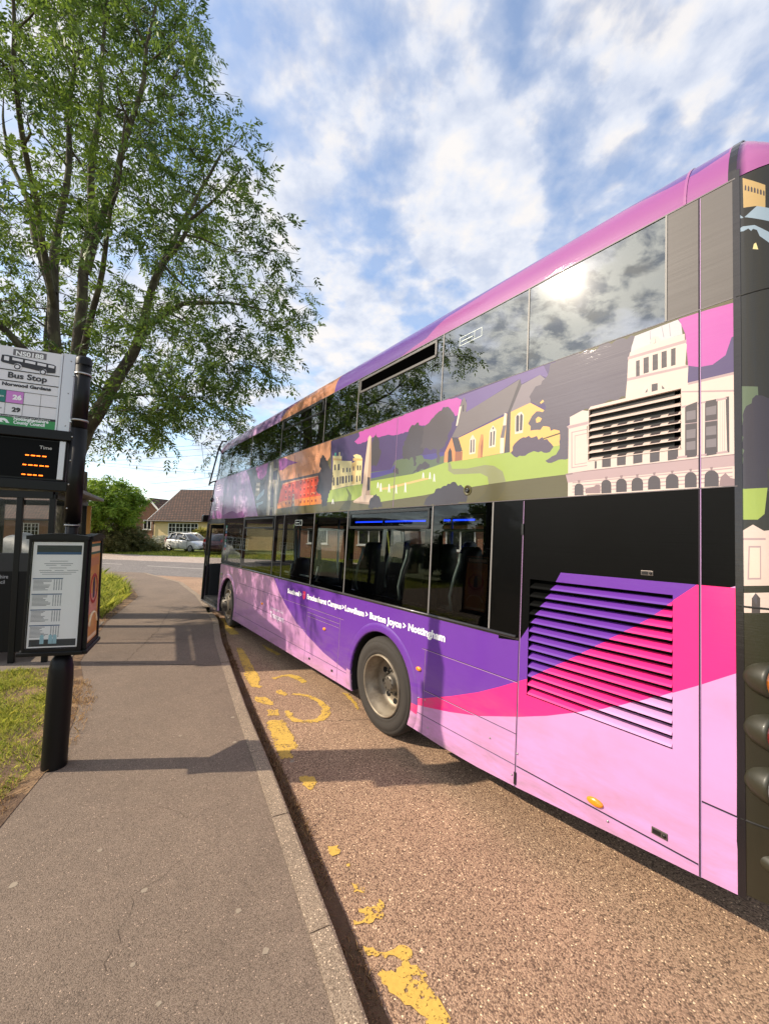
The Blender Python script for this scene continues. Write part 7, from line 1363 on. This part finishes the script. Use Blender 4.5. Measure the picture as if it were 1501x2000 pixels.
# ------------------------------------------------------------------ bus stop pole with flag, display and timetable cases
iron = mat('black_painted_steel', (10, 10, 10), .45, coat=.04, spec=.25, var=.25, vs=6, bump=.1, bs=12)
PB = Vector((-2.675, 3.47, .1)); LEANP = Vector((.022, 0, 0))
def pp(z): return PB+LEANP*(z-.1)+Vector((0, 0, z-.1))
def tilt(m_): return m_
pole = thing('bus_stop_pole', 'black bus stop pole with a fat rounded bollard foot standing in the grass edge', 'pole', PB)
mb = MB(); mb.lathe(PB, (.022, 0, 1), [(.090, -.05), (.088, .0), (.087, .72), (.083, .80), (.072, .865), (.053, .90), (.046, .905)], 32); mb.build('bollard_foot', iron, pole)
mb = MB(); mb.tube([pp(.98), pp(2.55)], .044, 24); mb.tube([pp(2.10), pp(2.9)], .060, 24); mb.tube([pp(2.9), pp(3.5)], .056, 24); mb.build('shaft', iron, pole)
mb = MB(); mb.lathe(pp(3.5), (.022, 0, 1), [(.060, -.05), (.060, .0), (.05, .02), (0, .025)], 24); mb.build('pole_cap', iron, pole)
for z, r_ in ((1.98, .05), (2.08, .05), (3.37, .0585), (2.97, .0585)):
    mb = MB(); mb.lathe(pp(z), (.022, 0, 1), [(r_, -.008), (r_+.004, -.008), (r_+.004, .008), (r_, .008)], 24)
    if z > 2.5: mb.box(pp(z)+Vector((-.07, .0, 0)), (.03, .03, .03))
    mb.build('clamp_band', silver, pole)
for z in (2.22, 2.42, 2.62, 2.82): MB().lathe(pp(z)+Vector((-.01, -.055, 0)), (0, -1, 0), [(.009, 0), (.007, .006), (0, .007)], 10).build('bolt', silver, pole)
PSI = math.radians(19); SX = Vector((math.cos(PSI), math.sin(PSI), 0)); SN = Vector((math.sin(PSI), -math.cos(PSI), 0)); PH = .032
SX2 = (SX*math.cos(PH)-Vector((0, 0, 1))*math.sin(PH)); SZ = (Vector((0, 0, 1))*math.cos(PH)+SX*math.sin(PH))
# flag: origin top right corner
SO = pp(3.53)+Vector((-.072, -.0, 0))
def S(x, y, z=0): return SO+SX2*x+SZ*y+SN*z          # x negative goes left, y negative goes down, z towards the reader
flag = thing('bus_stop_flag', 'white bus stop flag sign reading Norwood Gardens with green footer, on top of the pole', 'sign', SO)
FW, FH = .575, .655
mb = MB(); mb.hexa([S(-FW, -FH, -.012), S(-.085, -FH, -.012), S(-.085, -FH, 0), S(-FW, -FH, 0), S(-FW, 0, -.012), S(-.085, 0, -.012), S(-.085, 0, 0), S(-FW, 0, 0)]); mb.build('sign_plate', mat('sign_white', (216, 214, 218), .35), flag)
alu = mat('pale_aluminium', (196, 194, 196), .38, .55)
mb = MB(); mb.hexa([S(-.085, -FH-.012, -.02), S(0, -FH-.012, -.02), S(0, -FH-.012, .006), S(-.085, -FH-.012, .006), S(-.085, .012, -.02), S(0, .012, -.02), S(0, .012, .006), S(-.085, .012, .006)]); mb.hexa([S(-.10, -FH-.004, -.02), S(-.087, -FH-.004, -.02), S(-.087, -FH-.004, .01), S(-.10, -FH-.004, .01), S(-.10, .006, -.02), S(-.087, .006, -.02), S(-.087, .006, .01), S(-.10, .006, .01)]); mb.build('edge_rail', alu, flag, bevel=.002)
for y in (-.05, -.33, -.61): MB().lathe(S(-.03, y, .006), SN, [(.006, 0), (.005, .003), (0, .004)], 8).build('rivet', silver, flag)
ink = mat('sign_ink', (38, 36, 40), .5); greyink = mat('sign_grey', (104, 100, 102), .5); green = mat('sign_green', (46, 138, 72), .45); tealm = mat('sign_teal', (16, 112, 104), .45); lil = mat('sign_lilac', (196, 122, 196), .45)
def sq(mb, x0, x1, y0, y1, z=.0015, mi=0): mb.add([S(x0, y0, z), S(x1, y0, z), S(x1, y1, z), S(x0, y1, z)], [(0, 1, 2, 3)], mi)
XL, XR = -FW, -.102; cw = (XR-XL)
def X_(f): return XL+cw*f
def Yy(f): return -FH*f
mb = MB(); sq(mb, X_(.30), X_(.78), Yy(.105), Yy(.025)); mb.build('number_band', greyink, flag)
def stext(txt, xf, yf, cap, wf, m, nm='lettering', z=.003, bold=.0, tgt=None): return textmesh(txt, lambda x, y, zz: S(X_(xf)+x, Yy(yf)+y, z), cap/.70, nm, m, flag, bold, cw*wf, target=tgt)
WLM = mat('sign_lettering_white', (236, 236, 236), .4); stext('NS0188', .34, .10, .036, .40, WLM, bold=.03); stext('26', .355, .665, .036, .13, WLM, bold=.06); stext('Nottinghamshire', .40, .925, .026, .50, WLM, bold=.04); stext('County Council', .40, .972, .026, .45, WLM, bold=.04); stext('nottingham', .03, .65, .018, .2, WLM)
dk = MB(); stext('Bus Stop', .26, .395, .046, .56, None, tgt=dk, bold=.03); stext('29', .36, .82, .034, .12, None, tgt=dk, bold=.05); stext('Norwood Gardens', .19, .50, .026, .70, None, tgt=dk, bold=.05)
stext('stagecoach', .05, .80, .013, .17, None, tgt=dk)
for y0, y1 in ((.292, .303), (.432, .443)): sq(dk, X_(.0), X_(1.), Yy(y1), Yy(y0), .003)
for xx in (.26, .51, .755): sq(dk, X_(xx)-.001, X_(xx)+.001, Yy(.875), Yy(.56), .0035)
sq(dk, X_(0), X_(1), Yy(.718), Yy(.712), .0035); sq(dk, X_(0), X_(1), Yy(.562), Yy(.557), .0035)
sq(dk, X_(0), X_(1), Yy(.895), Yy(.865), .003)
dk.build('dark_lettering', ink, flag, recalc=False)
wl = MB(); stext('www.nottinghamshire.gov.uk/buses', .1, .888, .011, .82, None, tgt=wl, z=.004); wl.build('web_address', mat('sign_lettering_white'), flag, recalc=False)
mb = MB(); sq(mb, X_(0), X_(1), Yy(1.), Yy(.895), .002); mb.build('green_band', green, flag)
mb = MB(); sq(mb, X_(0), X_(.26), Yy(.712), Yy(.562), .002); mb.build('teal_cell', tealm, flag); mb = MB(); sq(mb, X_(.262), X_(.508), Yy(.712), Yy(.562), .002); mb.build('lilac_cell', lil, flag)
# bus pictogram
bp = MB(); body_ = [(.15, .12), (.22, .115), (.90, .155), (.93, .17), (.93, .262), (.80, .272), (.17, .215), (.14, .20)]
def picto(poly, z=.003, mi=0, tgt=bp): tgt.add([S(X_(a), Yy(b_), z) for a, b_ in poly], [tuple(range(len(poly)))], mi)
picto(body_)
for a, b_ in ((.185, .255), (.30, .45), (.48, .63), (.66, .79), (.82, .91)):
    dy = (a-.185)*.052; dz_ = (b_-.185)*.052; lo_ = .185 if a < .2 else .165; picto([(a, .132+dy), (b_, .132+dz_), (b_, lo_+dz_), (a, lo_+dy)], .0045, 1)
for cx_, cy_ in ((.38, .248), (.75, .27)):
    for r_, z_, mi in ((.030, .0045, 1), (.022, .006, 0), (.014, .0075, 1)): bp.add([S(X_(cx_)+r_*math.cos(k*math.pi/10), Yy(cy_)+r_*math.sin(k*math.pi/10), z_-.0015) for k in range(20)], [tuple(range(20))], mi)
bp.build('bus_pictogram', [ink, mat('sign_white')], flag, recalc=False)
bp = MB()   # council deer-and-wave mark
lg = [(.15, .925), (.17, .92), (.2, .93), (.22, .915), (.27, .915), (.31, .93), (.33, .955), (.35, .972), (.30, .972), (.28, .95), (.25, .942), (.24, .955), (.27, .968), (.18, .968), (.2, .95), (.18, .94), (.16, .935)]
bp.add([S(X_(a), Yy(b_), .003) for a, b_ in lg], [tuple(range(len(lg)))]); bp.build('council_emblem', mat('sign_lettering_white'), flag, recalc=False)
# real time display under the flag
def Dp(x, y, z=0): return pp(2.865)+Vector((-.06, 0, 0))+SX2*x+SZ*y+SN*z
disp = thing('departure_display', 'black real time display box with three rows of orange dashes under the flag', 'display', pp(2.865))
def dbox(mb, x0, x1, y0, y1, z0, z1, mi=0): return mb.hexa([Dp(x0, y0, z0), Dp(x1, y0, z0), Dp(x1, y0, z1), Dp(x0, y0, z1), Dp(x0, y1, z0), Dp(x1, y1, z0), Dp(x1, y1, z1), Dp(x0, y1, z1)], mi)
mb = MB(); dbox(mb, -.80, .03, -.08, .0, -.09, .07); dbox(mb, -.80, .03, -.505, -.425, -.09, .05); dbox(mb, -.80, -.012, -.425, -.08, -.085, .03); mb.build('display_case', iron, disp, bevel=.006)
mb = MB(); dbox(mb, -.80, -.07, -.405, -.095, .03, .036); mb.build('screen', mat('display_screen', (5, 5, 6), .5, spec=.1), disp)
mb = MB(); dbox(mb, -.062, -.02, -.41, -.085, .03, .045); mb.build('side_trim', alu, disp, bevel=.003)
led = mat('orange_led', (255, 112, 24), .4, emit=3.0)
for r_, y in enumerate((-.225, -.305, -.385)):
    mb = MB()
    for k in range(4+(r_ == 1)):
        x = -.29+k*.038-(.012 if r_ else 0); dbox(mb, x, x+.024+(.004 if k % 2 else 0), y-.004, y+.004, .036, .038)
    mb.build('led_row', led, disp)
tb = MB(); textmesh('Time', lambda x, y, z: Dp(-.20+x, -.165+y, .0375), .04, '', None, None, .0, .085, target=tb); tb.build('display_lettering', mat('display_white', (196, 196, 190), .5), disp, recalc=False)
# timetable cases
CZ0, CZ1 = 1.06, 1.975
def case(label, a, b_, wd_lean, cat='timetable case', name='timetable_case', depth=.045):
    """a, b_: lower left and lower right front corners seen by the reader"""
    a, b_ = Vector(a), Vector(b_); X1 = (b_-a).normalized(); n_ = Vector((X1.y, -X1.x, 0)); w_ = (b_-a).length
    root = thing(name, label, cat, a); K = lambda x, z, y=0: a+X1*x+Vector((wd_lean*(z), 0, z))+n_*y
    h = CZ1-CZ0; mb = MB()
    def kb(mb, x0, x1, z0, z1, y0, y1, mi=0): return mb.hexa([K(x0, z0, y0), K(x1, z0, y0), K(x1, z0, y1), K(x0, z0, y1), K(x0, z1, y0), K(x1, z1, y0), K(x1, z1, y1), K(x0, z1, y1)], mi)
    kb(mb, 0, .022, 0, h, -depth, 0); kb(mb, w_-.03, w_, 0, h, -depth, 0); kb(mb, .022, w_-.03, .0, .03, -depth, 0); kb(mb, .022, w_-.03, h-.03, h, -depth, 0); kb(mb, .022, w_-.03, .03, h-.03, -depth, -.02)
    mb.build('case_frame', iron, root, bevel=.004)
    mb = MB(); n__ = 10
    for i in range(n__):   # rounded hood
        x0, x1 = -.015+(w_+.03)*i/n__, -.015+(w_+.03)*(i+1)/n__; z0_, z1_ = [h+.004+.020*math.sin(math.pi*(q+.015)/(w_+.03)) for q in (x0, x1)]
        mb.hexa([K(x0, h-.012, -depth-.01), K(x1, h-.012, -depth-.01), K(x1, h-.012, .014), K(x0, h-.012, .014), K(x0, z0_+.012, -depth-.01), K(x1, z1_+.012, -depth-.01), K(x1, z1_+.012, .014), K(x0, z0_+.012, .014)])
    mb.build('hood', iron, root)
    mb = MB(); kb(mb, -.03, w_+.02, -.028, 0.004, -depth-.01, .012); mb.build('base_ledge', iron, root, bevel=.006)
    return root, K, kb, w_, h, n_
r1, K, kb, w_, h, n_ = case('glazed bus timetable case facing the camera, fixed to the front of the pole', (-2.855, 3.30, CZ0), (-2.45, 3.39, CZ0), .02)
mb = MB(); kb(mb, .026, w_-.034, .034, h-.034, -.02, -.014); pst = mb.build('timetable_poster', mat('poster_paper', (232, 230, 228), .6), r1)
def kt(txt, x, z, cap, wd, tgt): textmesh(txt, lambda a, b_, c: K(x+a, z+b_, -.0125), cap/.7, '', None, None, .0, wd, target=tgt)
inkm = MB(); x0, x1 = .052, w_-.045; pw = x1-x0
kb(inkm, x0, x1, h-.115, h-.06, -.014, -.0132, 0); kb(inkm, x0, x1, h-.135, h-.115, -.014, -.0132, 1)
kb(inkm, x0-.01, x1, .045, .10, -.014, -.0132, 0)
def row(z, a, b_, t_=.0035, mi=2): kb(inkm, x0+a*pw, x0+b_*pw, z, z+t_, -.014, -.0134, mi)
rz = random.Random(2)
kt('Timetable', x0+.02, h-.098, .016, .10, inkm)
for z, a, b_ in ((h-.19, .3, .7), (h-.21, .18, .82), (h-.223, .22, .45), (h-.223, .55, .78), (h-.245, .3, .68), (h-.265, .08, .35), (h-.265, .42, .62), (h-.265, .7, .95), (h-.28, .1, .9), (h-.295, .15, .8)): row(z, a, b_)
for q in range(4):
    zt_ = h-.325-q*.125; kb(inkm, x0-.015, x0+pw*.62, zt_-.008, zt_, -.014, -.0132, 1)
    for k in range(9):
        z = zt_-.018-k*.0098; a = 0.
        row(z, -.03, rz.uniform(.18, .38), .004)
        for c_ in range(4): row(z, .42+c_*.055, .445+c_*.055, .0055)
inkm.build('timetable_print', [mat('print_dark', (44, 52, 56), .6), mat('print_blue', (38, 78, 118), .6), mat('print_grey', (96, 96, 104), .6)], pst, recalc=False)
mb = MB()
for i, x in enumerate((.13, .19, .22)): mb.lathe(K(x, .125, -.0132), n_, [(.014, 0), (0, .0004)], 10); kb(mb, x-.014, x+.014, .065, .115, -.0132, -.0128)
mb.build('poster_picture', mat('print_cyan', (150, 186, 196), .6), pst)
mb = MB(); kb(mb, .022, w_-.03, .03, h-.03, -.006, -.003); mb.build('glazing', glass('case_glass', .99, 1.25, .02, .05), r1)
r2, K, kb, w2_, h, n_ = case('orange poster case facing the road on the right of the pole', (-2.43, 3.43, CZ0), (-2.60, 3.82, CZ0), .0, 'poster case', 'poster_case')

case('plain back of the third timetable case, hidden on the far side of the pole', (-2.64, 3.78, CZ0), (-2.90, 3.37, CZ0), .0)
orange_p = mat('poster_orange', (212, 162, 84), .5, c2=(200, 138, 76), c2s=5, c2r=(.4, .6)); mb = MB(); kb(mb, .03, w2_-.036, .034, h-.034, -.02, -.012); ps = mb.build('poster', orange_p, r2)
mb = MB(); kb(mb, .035, w2_-.04, h-.14, h-.05, -.012, -.011, 0); kb(mb, .05, w2_-.06, h-.12, h-.075, -.011, -.0105, 1); kb(mb, .06, w2_-.07, h-.24, h-.17, -.012, -.011, 2); kb(mb, .07, w2_-.09, .27, .44, -.012, -.0115, 3)
cz = h*.52; xm = w2_*.5
ring_ = [(.13, 0), (.13, .001), (.105, .001)]; mb.lathe(K(xm, cz, -.0105), n_, ring_, 28, 4); kb(mb, xm-.03, xm+.03, cz-.08, cz+.06, -.0105, -.0095, 5); mb.lathe(K(xm, cz+.075, -.0095), n_, [(.025, 0), (0, .001)], 12, 5)
arc_ = [(.10*math.cos(a), .10*math.sin(a)) for a in [math.pi*k/12 for k in range(13)]]
mb.tube([K(xm+x*1.3, .17+y, -.008) for x, y in arc_], .010, 6, 1)
kb(mb, .05, w2_-.06, .05, .08, -.0115, -.0105, 1)
mb.build('poster_print', [mat('poster_green', (40, 100, 84), .5), mat('poster_cream', (236, 216, 176), .5), mat('poster_red_dark', (190, 132, 92), .5), mat('poster_rose', (212, 150, 126), .5), mat('poster_ring', (176, 44, 48), .5), mat('poster_ink', (50, 44, 72), .5)], ps)
# ------------------------------------------------------------------ bus shelter
A0 = Vector((-4.86, 6.02, .11)); DL = Vector((-.46, .89, 0)).normalized(); DP = Vector((-.985, -.17, 0)).normalized()
sh = thing('bus_shelter', 'black framed glass bus shelter with dark lower panels standing behind the bus stop pole', 'bus shelter', A0)
def Q(l, d, z): return A0+DL*l+DP*d+Vector((0, 0, z))
SL, SD, SH = 2.5, 1.45, 2.42
for l, d in ((0, 0), (0, .42), (0, SD), (SL, 0), (SL, SD), (SL/2, SD)):
    mb = MB(); mb.hexa([Q(l-.04, d-.04, 0), Q(l+.04, d-.04, 0), Q(l+.04, d+.04, 0), Q(l-.04, d+.04, 0), Q(l-.04, d-.04, SH), Q(l+.04, d-.04, SH), Q(l+.04, d+.04, SH), Q(l-.04, d+.04, SH)]); mb.build('post', iron, sh, bevel=.008)
def beam(l0, d0, l1, d1, z0, z1, nm, m, t_=.03):
    a, b_ = Q(l0, d0, 0), Q(l1, d1, 0); d = (b_-a).normalized(); n_ = Vector((-d.y, d.x, 0))*t_; mb = MB(); mb.hexa([a-n_+Vector((0, 0, z0)), b_-n_+Vector((0, 0, z0)), b_+n_+Vector((0, 0, z0)), a+n_+Vector((0, 0, z0)), a-n_+Vector((0, 0, z1)), b_-n_+Vector((0, 0, z1)), b_+n_+Vector((0, 0, z1)), a+n_+Vector((0, 0, z1))]); return mb.build(nm, m, sh)
beam(0, -.02, 0, SD, SH-.06, SH+.04, 'top_beam', iron, .05); beam(0, SD, SL, SD, SH-.06, SH+.04, 'top_beam', iron, .05); beam(SL, 0, SL, SD, SH-.06, SH+.04, 'top_beam', iron, .05); beam(0, 0, SL, 0, SH-.06, SH+.04, 'top_beam', iron, .05)
pn = beam(0, 0.04, 0, SD-.04, .16, 1.30, 'lower_panel', mat('shelter_black_panel', (8, 8, 9), .5, spec=.2)); beam(0, .04, 0, SD-.04, 1.30, 1.56, 'mid_rail', mat('shelter_rail', (20, 21, 24), .5), .034)
tb = MB(); nrm = Vector((DP.y, -DP.x, 0)); nrm = nrm if nrm.y < 0 else -nrm
def pt(x, y, z): return Q(0, .94, 0)-DP*x+Vector((0, 0, 1.2+y))+nrm*.032
textmesh('Nottinghamshire', pt, .075, '', None, None, .0, .44, target=tb); textmesh('County Council', lambda x, y, z: pt(x, y-.075, z), .075, '', None, None, .0, .40, target=tb); tb.build('panel_lettering', mat('panel_lettering', (170, 170, 172), .5), pn, recalc=False)
beam(0, SD, SL, SD, .16, .9, 'lower_panel', mat('shelter_black_panel')); beam(SL, .04, SL, SD-.04, .16, .9, 'lower_panel', mat('shelter_black_panel'))
sg = glass('shelter_glass', .86, 1.25, 0., .01)
for q in ((0, .04, 0, SD-.04, 1.56, SH-.06), (0, SD, SL, SD, .9, SH-.06), (SL, .04, SL, SD-.04, .9, SH-.06)):
    a, b_ = Q(q[0], q[1], 0), Q(q[2], q[3], 0); mb = MB(); mb.add([a+Vector((0, 0, q[4])), b_+Vector((0, 0, q[4])), b_+Vector((0, 0, q[5])), a+Vector((0, 0, q[5]))], [(0, 1, 2, 3)]); mb.build('glazing', sg, sh)
mb = MB(); mb.hexa([Q(-.1, -.32, SH+.05), Q(SL+.15, -.32, SH+.05), Q(SL+.15, SD+.1, SH+.16), Q(-.1, SD+.1, SH+.16), Q(-.1, -.32, SH+.11), Q(SL+.15, -.32, SH+.11), Q(SL+.15, SD+.1, SH+.24), Q(-.1, SD+.1, SH+.24)]); mb.build('roof', mat('shelter_roof_grey', (128, 124, 114), .6, var=.2), sh, bevel=.01)
mb = MB(); mb.hexa([Q(SL-.06, -.05, .9), Q(SL+.0, -.05, .9), Q(SL+.0, -.12, .9), Q(SL-.06, -.12, .9), Q(SL-.06, -.05, SH-.05), Q(SL+.0, -.05, SH-.05), Q(SL+.0, -.12, SH-.05), Q(SL-.06, -.12, SH-.05)]); mb.build('advert_edge', mat('advert_amber', (196, 142, 66), .5), sh)
mb = MB(); mb.box(Q(SL/2, SD-.3, .55), (.05, .05, .05)); a, b_ = Q(.3, SD-.25, .55), Q(SL-.3, SD-.25, .55); mb.tube([a, b_], .05, 8); mb.tube([Q(.5, SD-.25, 0), Q(.5, SD-.25, .55)], .03, 8); mb.tube([Q(SL-.5, SD-.25, 0), Q(SL-.5, SD-.25, .55)], .03, 8); mb.build('bench', iron, sh)
